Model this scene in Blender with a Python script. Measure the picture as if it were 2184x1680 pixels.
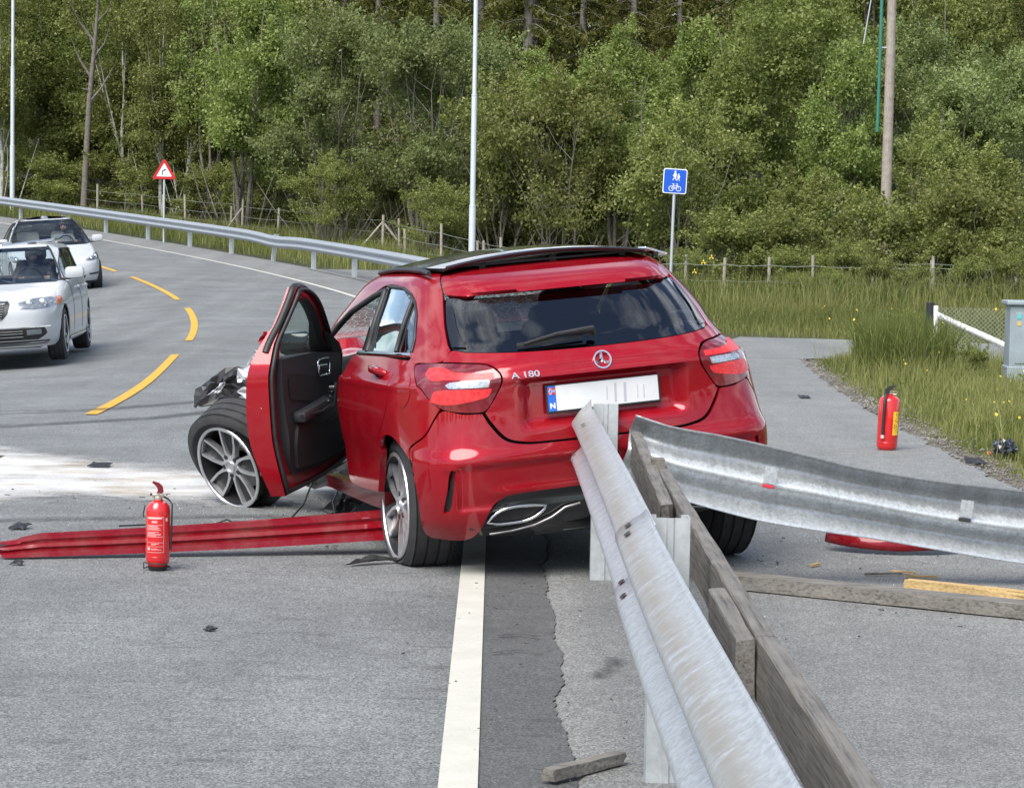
import bpy, bmesh, math, random
import numpy as np
from math import sin, cos, pi, radians, sqrt, atan2
from mathutils import Vector, Matrix
from mathutils.geometry import delaunay_2d_cdt

for o in list(bpy.data.objects):
    bpy.data.objects.remove(o)
scene = bpy.context.scene
col = scene.collection

# ------------------------------------------------------------------ camera
# World: x right, y along the road away from the camera, z up; metres. Eye height 1.52 m.
cam_data = bpy.data.cameras.new('camera')
cam = bpy.data.objects.new('camera', cam_data)
col.objects.link(cam)
CAM_YAW, CAM_PITCH, CAM_ROLL = radians(0.447), radians(3.773), radians(1.0)
_w = Vector((sin(CAM_YAW) * cos(CAM_PITCH), cos(CAM_YAW) * cos(CAM_PITCH), -sin(CAM_PITCH)))
_r = Vector((cos(CAM_YAW), -sin(CAM_YAW), 0))
_u = _r.cross(_w)
_r2 = _r * cos(CAM_ROLL) + _u * sin(CAM_ROLL)
_u2 = -_r * sin(CAM_ROLL) + _u * cos(CAM_ROLL)
cam.matrix_world = Matrix(((_r2.x, _u2.x, -_w.x, 0), (_r2.y, _u2.y, -_w.y, 0), (_r2.z, _u2.z, -_w.z, 1.52), (0, 0, 0, 1)))
cam_data.sensor_width = 36.0
cam_data.lens = 36.0 * 5100.0 / 2184.0
cam_data.clip_start = 0.1
cam_data.clip_end = 3000
scene.camera = cam

# ------------------------------------------------------------------ world: daylight sky with broken cloud
SUN_EL, SUN_AZ = radians(50), radians(-152)      # azimuth from +y towards +x
world = bpy.data.worlds.new('World')
scene.world = world
world.use_nodes = True
wn, wl = world.node_tree.nodes, world.node_tree.links
wn.clear()
w_out = wn.new('ShaderNodeOutputWorld')
w_bg = wn.new('ShaderNodeBackground')
w_sky = wn.new('ShaderNodeTexSky')
w_sky.sky_type = 'NISHITA'
w_sky.sun_disc = False
w_sky.sun_elevation = SUN_EL
w_sky.sun_rotation = SUN_AZ
w_bg.inputs['Strength'].default_value = 0.115
# clouds: a noise on the sky dome, the same all round
w_tc = wn.new('ShaderNodeTexCoord')
w_map = wn.new('ShaderNodeMapping')
w_map.inputs['Scale'].default_value = (1.0, 1.0, 2.2)
w_noise = wn.new('ShaderNodeTexNoise')
w_noise.inputs['Scale'].default_value = 3.4
w_noise.inputs['Detail'].default_value = 7
w_noise.inputs['Roughness'].default_value = 0.58
w_ramp = wn.new('ShaderNodeValToRGB')
w_ramp.color_ramp.elements[0].position = 0.48
w_ramp.color_ramp.elements[1].position = 0.67
w_mix = wn.new('ShaderNodeMix')
w_mix.data_type = 'RGBA'
w_mix.inputs['B'].default_value = (9.5, 9.7, 10.0, 1)
wl.new(w_tc.outputs['Generated'], w_map.inputs['Vector'])
wl.new(w_map.outputs['Vector'], w_noise.inputs['Vector'])
wl.new(w_noise.outputs['Fac'], w_ramp.inputs['Fac'])
wl.new(w_ramp.outputs['Color'], w_mix.inputs['Factor'])
wl.new(w_sky.outputs['Color'], w_mix.inputs['A'])
wl.new(w_mix.outputs['Result'], w_bg.inputs['Color'])
wl.new(w_bg.outputs['Background'], w_out.inputs['Surface'])

sun_data = bpy.data.lights.new('sun', 'SUN')
sun_data.energy = 3.2
sun_data.angle = radians(44)
sun_data.color = (1.0, 0.96, 0.9)
sun = bpy.data.objects.new('sun', sun_data)
col.objects.link(sun)
_sd = Vector((sin(SUN_AZ) * cos(SUN_EL), cos(SUN_AZ) * cos(SUN_EL), sin(SUN_EL)))
sun.rotation_euler = _sd.to_track_quat('Z', 'Y').to_euler()

vs = scene.view_settings
vs.view_transform = 'Standard'
vs.look = 'None'
vs.exposure = 0.78
vs.gamma = 1.0
scene.cycles.max_bounces = 8
scene.cycles.transparent_max_bounces = 12
scene.cycles.use_denoising = True

# ------------------------------------------------------------------ helpers
def tag(o, label=None, cat=None, group=None, kind=None):
    if label: o['label'] = label
    if cat: o['category'] = cat
    if group: o['group'] = group
    if kind: o['kind'] = kind
    return o

def empty(name, loc=(0, 0, 0), rz=0.0, label=None, cat=None, group=None, M=None):
    o = bpy.data.objects.new(name, None)
    col.objects.link(o)
    if M is not None:
        o.matrix_world = M
    else:
        o.location = loc
        o.rotation_euler = (0, 0, rz)
    o.empty_display_size = 0.1
    return tag(o, label, cat, group)

def mk(name, verts, faces, mat=None, parent=None, smooth=False, M=None, mats=None, mi=None):
    me = bpy.data.meshes.new(name)
    verts = np.asarray(verts, dtype=np.float64)
    if isinstance(faces, np.ndarray):
        n, k = faces.shape
        me.vertices.add(len(verts)); me.vertices.foreach_set('co', verts.astype(np.float32).ravel())
        me.loops.add(n * k); me.loops.foreach_set('vertex_index', faces.astype(np.int32).ravel())
        me.polygons.add(n); me.polygons.foreach_set('loop_start', np.arange(0, n * k, k, dtype=np.int32))
        me.update(calc_edges=True)
    else:
        me.from_pydata(verts.tolist(), [], faces)
    for m in (mats or ([mat] if mat else [])):
        me.materials.append(m)
    if mi is not None:
        me.polygons.foreach_set('material_index', np.asarray(mi, dtype=np.int32))
    if smooth:
        me.polygons.foreach_set('use_smooth', np.ones(len(me.polygons), dtype=bool))
    me.update()
    o = bpy.data.objects.new(name, me)
    col.objects.link(o)
    if parent is not None: o.parent = parent
    if M is not None:
        if parent is not None: o.matrix_local = M
        else: o.matrix_world = M
    return o

def sharp(o, deg=35):
    """smooth shading with hard edges above the angle"""
    me = o.data
    bm = bmesh.new(); bm.from_mesh(me)
    for f in bm.faces: f.smooth = True
    lim = radians(deg)
    for e in bm.edges:
        if len(e.link_faces) != 2 or e.calc_face_angle(0) > lim: e.smooth = False
    bm.to_mesh(me); bm.free()
    return o

class MB:
    """collects simple shapes into one mesh"""
    def __init__(s): s.v = []; s.f = []; s.mi = []; s.cur = 0
    def add(s, v, f):
        b = len(s.v); s.v += [tuple(p) for p in v]
        s.f += [tuple(i + b for i in q) for q in f]; s.mi += [s.cur] * len(f)
        return s
    def box(s, c, d, M=None, bev=0.0):
        x, y, z = c; a, b, e = d[0] / 2, d[1] / 2, d[2] / 2
        if bev <= 0:
            v = [(x + i * a, y + j * b, z + k * e) for i in (-1, 1) for j in (-1, 1) for k in (-1, 1)]
            f = [(0, 1, 3, 2), (4, 6, 7, 5), (0, 4, 5, 1), (2, 3, 7, 6), (0, 2, 6, 4), (1, 5, 7, 3)]
        else:
            bm = bmesh.new(); bmesh.ops.create_cube(bm, size=1)
            for p in bm.verts: p.co = Vector((x + p.co.x * d[0], y + p.co.y * d[1], z + p.co.z * d[2]))
            bmesh.ops.bevel(bm, geom=list(bm.edges), offset=bev, segments=2, affect='EDGES', profile=0.5)
            bm.verts.index_update(); v = [p.co[:] for p in bm.verts]; f = [[q.index for q in g.verts] for g in bm.faces]; bm.free()
        if M is not None: v = [tuple(M @ Vector(p)) for p in v]
        return s.add(v, f)
    def tube(s, pts, r, n=8, cap=True, closed=False, flat=1.0):
        pts = [Vector(p) for p in pts]; m = len(pts)
        rs = r if hasattr(r, '__len__') else [r] * m
        rings = []; up = None
        for i, p in enumerate(pts):
            if closed: t = pts[(i + 1) % m] - pts[i - 1]
            else: t = pts[min(i + 1, m - 1)] - pts[max(i - 1, 0)]
            t.normalize()
            if up is None:
                up = Vector((0, 0, 1)) if abs(t.z) < 0.9 else Vector((1, 0, 0))
            a = t.cross(up)
            if a.length < 1e-6: a = t.cross(Vector((1, 0, 0)))
            a.normalize(); b = a.cross(t); up = b
            rings.append([p + a * (cos(2 * pi * k / n) * rs[i]) + b * (sin(2 * pi * k / n) * rs[i] * flat) for k in range(n)])
        v = [q for g in rings for q in g]; f = []
        for i in range(m if closed else m - 1):
            j = (i + 1) % m
            for k in range(n):
                f.append((i * n + k, i * n + (k + 1) % n, j * n + (k + 1) % n, j * n + k))
        if cap and not closed:
            f.append(tuple(range(n - 1, -1, -1))); f.append(tuple((m - 1) * n + k for k in range(n)))
        return s.add(v, f)
    def lathe(s, prof, n=24, axis='z', M=None, closed=False):
        v = []; f = []; m = len(prof)
        for i in range(n):
            a = 2 * pi * i / n
            for r, h in prof:
                if axis == 'z': v.append((r * cos(a), r * sin(a), h))
                elif axis == 'y': v.append((r * cos(a), h, r * sin(a)))
                else: v.append((h, r * cos(a), r * sin(a)))
        for i in range(n):
            j = (i + 1) % n
            for k in range(m if closed else m - 1):
                l = (k + 1) % m
                f.append((i * m + k, j * m + k, j * m + l, i * m + l))
        if M is not None: v = [tuple(M @ Vector(p)) for p in v]
        return s.add(v, f)
    def prism(s, poly, h0, h1, M=None, plane='xy'):
        n = len(poly)
        def q(p, h): return (p[0], p[1], h) if plane == 'xy' else ((p[0], h, p[1]) if plane == 'xz' else (h, p[0], p[1]))
        v = [q(p, h0) for p in poly] + [q(p, h1) for p in poly]
        f = [tuple(range(n - 1, -1, -1)), tuple(range(n, 2 * n))] + [(i, (i + 1) % n, n + (i + 1) % n, n + i) for i in range(n)]
        if M is not None: v = [tuple(M @ Vector(p)) for p in v]
        return s.add(v, f)
    def build(s, name, mat=None, parent=None, M=None, smooth=None, mats=None):
        o = mk(name, s.v, s.f, mat, parent, M=M, mats=mats, mi=s.mi if mats else None)
        bm = bmesh.new(); bm.from_mesh(o.data); bmesh.ops.recalc_face_normals(bm, faces=bm.faces); bm.to_mesh(o.data); bm.free()
        if smooth: sharp(o, smooth)
        return o

def copy_tree(o, parent=None):
    c = o.copy(); col.objects.link(c); c.parent = parent
    if parent is not None: c.matrix_parent_inverse = o.matrix_parent_inverse.copy()
    for ch in o.children:
        copy_tree(ch, c)
    return c

def sstep(a, b, x):
    t = np.clip((np.asarray(x, float) - a) / (b - a), 0, 1)
    return t * t * (3 - 2 * t)

# ------------------------------------------------------------------ materials
def newmat(name):
    m = bpy.data.materials.new(name); m.use_nodes = True
    nt = m.node_tree; return m, nt.nodes, nt.links, nt.nodes['Principled BSDF']

def setin(b, **k):
    for n, v in k.items():
        n = n.replace('_', ' ')
        b.inputs[n].default_value = v if not (isinstance(v, tuple) and len(v) == 3) else (*v, 1)

def noise(N, L, scale, detail=4, rough=0.55, vec=None, dim='3D'):
    t = N.new('ShaderNodeTexNoise'); t.inputs['Scale'].default_value = scale
    t.inputs['Detail'].default_value = detail; t.inputs['Roughness'].default_value = rough
    if vec is not None: L.new(vec, t.inputs['Vector'])
    return t.outputs['Fac']

def ramp(N, L, src, stops):
    r = N.new('ShaderNodeValToRGB'); e = r.color_ramp.elements
    while len(e) < len(stops): e.new(0.5)
    for k, (p, c) in enumerate(stops):
        e[k].position = p; e[k].color = (*c, 1) if hasattr(c, '__len__') else (c, c, c, 1)
    L.new(src, r.inputs['Fac']); return r.outputs['Color']

def mixc(N, L, fac, a, b, mode='MIX'):
    m = N.new('ShaderNodeMix'); m.data_type = 'RGBA'; m.blend_type = mode
    for k, s in (('Factor', fac), ('A', a), ('B', b)):
        if isinstance(s, (int, float)): m.inputs[k].default_value = s
        elif isinstance(s, tuple): m.inputs[k].default_value = (*s, 1)
        else: L.new(s, m.inputs[k])
    return m.outputs['Result']

def bump(N, L, B, src, dist=0.01, strength=0.5):
    b = N.new('ShaderNodeBump'); b.inputs['Distance'].default_value = dist; b.inputs['Strength'].default_value = strength
    L.new(src, b.inputs['Height']); L.new(b.outputs['Normal'], B.inputs['Normal'])

def objcoord(N, scale=None):
    t = N.new('ShaderNodeTexCoord'); return t.outputs['Object']

def mapped(N, L, src, scale=(1, 1, 1), rot=(0, 0, 0)):
    m = N.new('ShaderNodeMapping'); m.inputs['Scale'].default_value = scale; m.inputs['Rotation'].default_value = rot
    L.new(src, m.inputs['Vector']); return m.outputs['Vector']

def plain(name, color, rough=0.5, metal=0.0, var=0.0, vscale=8.0, bmp=0.0, coat=0.0, spec=None):
    m, N, L, B = newmat(name)
    setin(B, Base_Color=color, Roughness=rough, Metallic=metal)
    if coat: setin(B, Coat_Weight=coat, Coat_Roughness=0.03)
    if spec is not None: B.inputs['Specular IOR Level'].default_value = spec
    if var or bmp:
        v = objcoord(N); f = noise(N, L, vscale, 6, 0.6, v)
        if var:
            d = tuple(max(0, c * (1 - var)) for c in color); u = tuple(min(1, c * (1 + var)) for c in color)
            L.new(ramp(N, L, f, [(0.3, d), (0.7, u)]), B.inputs['Base Color'])
        if bmp: bump(N, L, B, f, bmp, 0.6)
    return m
# ------------------------------------------------------------------ terrain
RC, RR, RY0 = -3.45, 115.0, 22.0          # centre line: straight at x=RC up to y=RY0, then an arc to the left
def road_sr(x, y):
    """world -> (distance along the road, offset to the right of the centre line)"""
    x = np.asarray(x, float); y = np.asarray(y, float)
    cx = RC - RR
    th = np.arctan2(y - RY0, x - cx); r = np.hypot(x - cx, y - RY0)
    return np.where(y > RY0, RY0 + RR * th, y), np.where(y > RY0, r - RR, x - RC)
def road_xy(s, off):
    s = np.asarray(s, float); off = np.asarray(off, float)
    th = np.maximum(s - RY0, 0) / RR; r = RR + off
    x = np.where(s > RY0, RC - RR + r * np.cos(th), RC + off)
    y = np.where(s > RY0, RY0 + r * np.sin(th), s)
    return x, y
def road_z(s):
    t = np.maximum(np.asarray(s, float) - 20, 0)
    return np.where(t < 75, 0.0004 * t * t, 2.25 + 0.06 * (t - 75))
def cross_fall(s, off):
    return -0.085 * np.maximum(-np.asarray(off, float), 0) * sstep(14, 30, s)      # the inner lane leans into the bend
def ground_z(x, y):
    s, o = road_sr(x, y)
    k = 1 - sstep(4, 12, o) * sstep(-4, 4, x)
    z = road_z(s) * k + np.where(o < 0, cross_fall(s, np.maximum(o, -4.5)) - 0.05, 0)
    hill = np.maximum(0, np.minimum(o - 14, y - 70))
    z = z + np.minimum(0.13 * hill, 9) * sstep(0, 6, hill)
    z = z - 0.05
    z = z - 0.12 * sstep(3.5, 6, x) * (1 - sstep(29, 31, y)) * sstep(3.5, 9, x)
    return z
def gz(x, y): return float(ground_z(x, y))

def asphalt(name, lo, hi, grain=230, tint=(1, 1, 1), rough=0.82, patch=0.25, streak=True):
    m, N, L, B = newmat(name)
    v = objcoord(N)
    vo = N.new('ShaderNodeTexVoronoi'); vo.inputs['Scale'].default_value = grain; L.new(v, vo.inputs['Vector'])
    n2 = noise(N, L, grain * 1.7, 3, 0.6, v)
    gr = mixc(N, L, 0.55, vo.outputs['Color'], n2)
    bw = N.new('ShaderNodeRGBToBW'); L.new(gr, bw.inputs['Color'])
    c = ramp(N, L, bw.outputs['Val'], [(0.34, tuple(lo * t for t in tint)), (0.50, tuple((lo * .6 + hi * .4) * t for t in tint)), (0.66, tuple(hi * t for t in tint))])
    big = noise(N, L, 0.9, 6, 0.62, v)
    c = mixc(N, L, 1.0, c, ramp(N, L, big, [(0.3, 1 - patch), (0.7, 1 + patch * 0.5)]), 'MULTIPLY')
    mid = noise(N, L, 7.0, 5, 0.7, v)
    c = mixc(N, L, 1.0, c, ramp(N, L, mid, [(0.25, 0.82), (0.6, 1.06)]), 'MULTIPLY')
    tr_ = noise(N, L, 1.0, 3, 0.5, mapped(N, L, v, (1.6, 0.04, 1)))
    c = mixc(N, L, 1.0, c, ramp(N, L, tr_, [(0.3, 0.86), (0.7, 1.10)]), 'MULTIPLY')
    if streak:
        st = noise(N, L, 1.0, 4, 0.7, mapped(N, L, v, (2.2, 9.0, 1)))
        c = mixc(N, L, 1.0, c, ramp(N, L, st, [(0.58, 1.0), (0.72, 0.55)]), 'MULTIPLY')
    L.new(c, B.inputs['Base Color'])
    setin(B, Roughness=rough)
    bump(N, L, B, bw.outputs['Val'], 0.004, 0.5)
    return m

M_ROAD = asphalt('road_asphalt', 0.072, 0.29, 170, (0.965, 1.0, 0.985))
M_SHOULDER = asphalt('shoulder_asphalt', 0.055, 0.15, 170, (0.985, 1.0, 0.98), patch=0.15)
M_PATH = asphalt('path_asphalt', 0.095, 0.30, 170, (0.99, 1.0, 0.955), patch=0.16, streak=False)

def m_soil():
    m, N, L, B = newmat('verge_soil')
    v = objcoord(N)
    a = ramp(N, L, noise(N, L, 0.35, 6, 0.65, v), [(0.3, (0.030, 0.042, 0.012)), (0.55, (0.052, 0.058, 0.02)), (0.75, (0.075, 0.062, 0.03))])
    b = ramp(N, L, noise(N, L, 14, 5, 0.7, v), [(0.3, 0.5), (0.7, 1.35)])
    L.new(mixc(N, L, 1.0, a, b, 'MULTIPLY'), B.inputs['Base Color'])
    setin(B, Roughness=0.95)
    bump(N, L, B, noise(N, L, 9, 5, 0.7, v), 0.06, 0.7)
    return m
M_SOIL = m_soil()

def grid_sheet(name, S, T, fn, mat, kind='structure', zoff=0.0, smooth=True):
    """S,T 1-D arrays; fn(s,t)->x,y ; z from the ground or road"""
    ss, tt = np.meshgrid(S, T, indexing='ij')
    x, y, z = fn(ss, tt)
    v = np.stack([x.ravel(), y.ravel(), z.ravel() + zoff], 1)
    n, m = ss.shape
    i = np.arange(n * m).reshape(n, m)
    f = np.stack([i[:-1, :-1].ravel(), i[1:, :-1].ravel(), i[1:, 1:].ravel(), i[:-1, 1:].ravel()], 1)
    o = mk(name, v, f, mat, smooth=smooth)
    bm = bmesh.new(); bm.from_mesh(o.data)
    bmesh.ops.recalc_face_normals(bm, faces=bm.faces)
    if sum(f.normal.z for f in bm.faces) < 0: bmesh.ops.reverse_faces(bm, faces=bm.faces)
    bm.to_mesh(o.data); bm.free()
    return tag(o, kind=kind)

def _terr(a, b): return a, b, ground_z(a, b)
gx = np.unique(np.concatenate([np.linspace(-700, -120, 20), np.arange(-120, 60, 1.5), np.linspace(60, 700, 24)]))
gy = np.unique(np.concatenate([np.linspace(-300, -12, 12), np.arange(-12, 130, 1.5), np.linspace(130, 1400, 40)]))
grid_sheet('ground', gx, gy, _terr, M_SOIL)

_cr = np.random.default_rng(4); _cy = np.arange(-45, 160, 0.035); _cn = _cr.normal(0, 0.006, len(_cy)); _cl = np.interp(_cy, np.arange(-45, 160, 0.3), _cr.normal(0, 0.012, len(np.arange(-45, 160, 0.3))))
CRACK = lambda y: 0.252 + np.interp(y, _cy, _cn + _cl) + 0.012 * np.sin(np.asarray(y) * 2.1 + 1)
def _road(s, t):
    x, y = road_xy(s, t); return x, y, road_z(s) + cross_fall(s, t)
RS = np.concatenate([np.arange(-40, 4, 4.0), np.arange(4, 16, 0.03), np.arange(16, 150, 1.0)])
# carriageway from the left edge to the white line, then the darker shoulder strip up to the ragged joint
grid_sheet('road', np.arange(-40, 150, 1.0), np.array([-3.7, -3, -2, -1, 0, 1, 2, 3, 3.34]), _road, M_ROAD, zoff=-0.004)
def _shoulder(s, t):
    e = 3.34 + t * ((CRACK(s) - RC) - 3.34) * np.where(s > 22, 1.0, 1.0) + t * sstep(24, 40, s) * 1.5
    x, y = road_xy(s, e); return x, y, road_z(s) - 0.006 * (t > 0.97)
grid_sheet('shoulder', RS[RS <= 24], np.array([0, 0.5, 1.0]), _shoulder, M_SHOULDER, zoff=-0.003)
grid_sheet('shoulder_far', np.arange(24, 150, 1.0), np.array([0, 0.5, 1.0]), _shoulder, M_PATH, zoff=-0.003)

# footpath behind the barrier, with a branch that turns off to the right
def flatz(x, y): return np.zeros_like(x)
PATH_EDGE_Y = np.array([-40, 10, 14.8, 18.2, 21.3, 25.5, 29.2, 30.9])
PATH_EDGE_X = np.array([3.3, 3.3, 3.31, 3.36, 3.42, 3.62, 3.86, 4.0])
def edge_x(y): return np.interp(y, PATH_EDGE_Y, PATH_EDGE_X)
def _path(s, t):
    y = s
    x0 = CRACK(y); x1 = edge_x(y) + 0.03 * np.sin(y * 5.1) + 0.02 * np.sin(y * 13 + 1) + 0.012 * np.sin(y * 31)
    x = x0 + t * (x1 - x0)
    return x, y, np.zeros_like(x) - 0.01 * (t > 0.99) - 0.012 * (t < 0.01)
PS = np.concatenate([np.arange(-40, 4, 4.0), np.arange(4, 16, 0.03), np.arange(16, 31.0, 0.1), [31.0]])
grid_sheet('footpath', PS, np.array([0, 0.01, 0.3, 0.6, 0.97, 1.0]), _path, M_PATH, zoff=-0.002)
def _side(x, t):
    y0 = 31.0 + 0.04 * np.maximum(x - 4, 0) + 0.05 * np.sin(x * 3.0); y1 = 37.7 - 0.25 * (x - 3.8) + 0.05 * np.sin(x * 4.0)
    y1 = np.maximum(y1, y0 + 4.0)
    y = y0 + t * (y1 - y0)
    return x, y, np.zeros_like(x) + (ground_z(x, y) + 0.05) * 0.0
o = grid_sheet('footpath_branch', np.concatenate([np.arange(0.9, 4, 0.3), np.arange(4, 24, 0.5)]), np.linspace(0, 1, 6), _side, M_PATH, zoff=0.0)
def _path2(s, t):
    x, y = road_xy(s, 4.9 + t * 2.8); z = road_z(s) * (1 - sstep(4, 12, 4.9 + t * 2.8) * sstep(-4, 4, x)); return x, y, z
grid_sheet('footpath_far', np.arange(37.0, 60, 1.0), np.linspace(0, 1, 4), _path2, M_PATH, zoff=0.006)

# ------------------------------------------------------------------ painted markings (real sheets, 4 mm up)
def m_paint(name, colr, wear=0.45):
    m, N, L, B = newmat(name)
    v = objcoord(N)
    n = noise(N, L, 60, 6, 0.7, mapped(N, L, v, (1.0, 2.5, 1)))
    n2 = noise(N, L, 5, 5, 0.6, v)
    c = ramp(N, L, n, [(0.28, tuple(k * wear for k in colr)), (0.42, colr)])
    c = mixc(N, L, 1.0, c, ramp(N, L, n2, [(0.3, 0.86), (0.7, 1.0)]), 'MULTIPLY')
    L.new(c, B.inputs['Base Color']); setin(B, Roughness=0.7)
    bump(N, L, B, noise(N, L, 300, 3, 0.6, v), 0.002, 0.5)
    return m
M_WHITE_PAINT = m_paint('white_road_paint', (0.55, 0.535, 0.47))
M_YELLOW_PAINT = m_paint('yellow_road_paint', (0.62, 0.34, 0.03))
def marking(name, s0, s1, o0, o1, mat, label, zoff=0.004, step=1.0, group=None):
    o = grid_sheet(name, np.linspace(s0, s1, max(2, int((s1 - s0) / step) + 1)), np.array([o0, (o0 + o1) / 2, o1]), lambda s, t: _road(s, t + 0.10 - 0.36 * sstep(19, 30, s)), mat, zoff=zoff)
    return o
grid_sheet('edge_line', RS, np.array([3.315, 3.37, 3.425]), _road, M_WHITE_PAINT, zoff=0.003)
for s0 in (-16.4, -4.4, 7.6, 19.6, 32.2, 44.8, 57.0, 69.0):
    marking('centre_line_dash', s0, s0 + (8.3 if s0 == 7.6 else 9.4 if s0 < 30 else 9.6), 0.0, 0.105, M_YELLOW_PAINT, '')

def spill_mat():
    m, N, L, B = newmat('absorbent_powder')
    v = objcoord(N)
    at = N.new('ShaderNodeAttribute'); at.attribute_name = 'cover'
    n = noise(N, L, 2.2, 8, 0.72, mapped(N, L, v, (1.0, 1.3, 1)))
    n2 = noise(N, L, 70, 4, 0.7, v)
    a = N.new('ShaderNodeMath'); a.operation = 'ADD'; L.new(n, a.inputs[0]); L.new(at.outputs['Fac'], a.inputs[1])
    b = N.new('ShaderNodeMath'); b.operation = 'MULTIPLY_ADD'; L.new(n2, b.inputs[0]); b.inputs[1].default_value = 0.5; L.new(a.outputs[0], b.inputs[2])
    hf = N.new('ShaderNodeMath'); hf.operation = 'MULTIPLY'; hf.inputs[1].default_value = 0.5; L.new(b.outputs[0], hf.inputs[0])
    al = ramp(N, L, hf.outputs[0], [(0.44, 0.0), (0.56, 0.5), (0.72, 0.95)])
    c = ramp(N, L, noise(N, L, 1.7, 5, 0.6, mapped(N, L, v, (1, 2.5, 1))), [(0.35, (0.42, 0.37, 0.30)), (0.5, (0.54, 0.53, 0.51)), (0.7, (0.60, 0.60, 0.60))])
    L.new(c, B.inputs['Base Color']); L.new(al, B.inputs['Alpha']); setin(B, Roughness=0.95)
    return m
def soft_patch(name, poly, mat, kind, z=0.004, step=0.12, fall=0.55, label=None, cat=None):
    """a thin layer whose cover fades to its edge"""
    p = np.array(poly, float); x0, y0 = p.min(0) - 0.1; x1, y1 = p.max(0) + 0.1
    X = np.arange(x0, x1 + step, step); Y = np.arange(y0, y1 + step, step)
    xx, yy = np.meshgrid(X, Y, indexing='ij')
    q = np.stack([xx.ravel(), yy.ravel()], 1)
    d = poly_dist(q, p)
    cover = np.clip(d / fall, -1, 1) * 0.5 + 0.12
    i = np.arange(len(q)).reshape(xx.shape)
    f = np.stack([i[:-1, :-1].ravel(), i[1:, :-1].ravel(), i[1:, 1:].ravel(), i[:-1, 1:].ravel()], 1)
    keep = (d[f] > -0.3).any(1)
    f = f[keep]
    o = mk(name, np.stack([q[:, 0], q[:, 1], np.full(len(q), z)], 1), f, mat)
    a = o.data.attributes.new('cover', 'FLOAT', 'POINT'); a.data.foreach_set('value', cover.astype(np.float32))
    return tag(o, label, cat, kind=kind)
def in_poly(q, p):
    x, y = q[:, 0], q[:, 1]; c = np.zeros(len(q), bool); n = len(p); j = n - 1
    for i in range(n):
        xi, yi = p[i]; xj, yj = p[j]
        with np.errstate(divide='ignore', invalid='ignore'):
            c ^= ((yi > y) != (yj > y)) & (x < (xj - xi) * (y - yi) / ((yj - yi) if yj != yi else 1e-12) + xi)
        j = i
    return c
def poly_dist(q, p):
    d = np.full(len(q), 1e9); n = len(p)
    for i in range(n):
        a = np.array(p[i]); b = np.array(p[(i + 1) % n]); ab = b - a
        t = np.clip(((q - a) @ ab) / max(ab @ ab, 1e-12), 0, 1)
        d = np.minimum(d, np.hypot(*(q - a - t[:, None] * ab).T))
    return np.where(in_poly(q, np.array(p)), d, -d)
soft_patch('absorbent_powder', [(-4.4, 17.0), (-3.4, 16.7), (-3.05, 16.3), (-2.4, 15.7), (-1.85, 15.25), (-1.2, 14.8), (-0.6, 14.3), (-0.75, 13.6), (-1.2, 13.5), (-1.6, 13.2), (-2.0, 13.3), (-2.4, 13.4), (-2.75, 12.9), (-3.6, 12.7), (-4.6, 13.4)],
           spill_mat(), 'stuff', label='white absorbent powder spread on the road by the broken wheel', cat='powder')

def smear_mat():
    m, N, L, B = newmat('dark_smear')
    v = objcoord(N)
    at = N.new('ShaderNodeAttribute'); at.attribute_name = 'cover'
    n = noise(N, L, 9.0, 7, 0.75, v)
    a = N.new('ShaderNodeMath'); a.operation = 'ADD'; L.new(n, a.inputs[0]); L.new(at.outputs['Fac'], a.inputs[1])
    h = N.new('ShaderNodeMath'); h.operation = 'MULTIPLY'; h.inputs[1].default_value = 0.5; L.new(a.outputs[0], h.inputs[0])
    L.new(ramp(N, L, h.outputs[0], [(0.36, 0.0), (0.55, 0.55)]), B.inputs['Alpha'])
    setin(B, Base_Color=(0.028, 0.027, 0.026), Roughness=0.7)
    return m
M_SMEAR = smear_mat()
def strip_poly(pts, w):
    p = [Vector((a, b)) for a, b in pts]; L_ = []; R_ = []
    for i in range(len(p)):
        t = (p[min(i + 1, len(p) - 1)] - p[max(i - 1, 0)]).normalized(); n = Vector((-t.y, t.x)); L_.append(tuple(p[i] + n * w)); R_.append(tuple(p[i] - n * w))
    return L_ + R_[::-1]
for pts, w, fall, lab in (([(-4.6, 17.9), (-3.6, 18.4), (-2.7, 19.4), (-2.0, 21.0)], .16, .16, 'dark skid mark curving away beyond the white powder'), ([(-4.3, 19.6), (-3.4, 20.0), (-2.6, 21.3), (-2.2, 23.0)], .14, .15, 'second dark skid mark beyond the white powder'),
                      ([(-3.2, 12.1), (-2.2, 12.5), (-1.2, 12.75), (-.7, 12.6)], .12, .14, 'dark drag mark behind the fallen sill panel'), ([(.36, 8.15), (.42, 8.35), (.47, 8.62)], .06, .07, 'dark oil spot on the footpath edge beside the near barrier'), ([(.02, 9.0), (.11, 9.05), (.2, 9.0)], .03, .03, 'dark scuffs across the shoulder strip by the crack'), ([(.0, 8.62), (.1, 8.7), (.2, 8.66)], .025, .03, 'short dark scuffs on the shoulder strip nearer the offcut')):
    soft_patch('road_stain', strip_poly(pts, w), M_SMEAR, 'stuff', z=.0065, step=min(.08, w * .6), fall=fall, label=lab, cat='stain')
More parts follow.
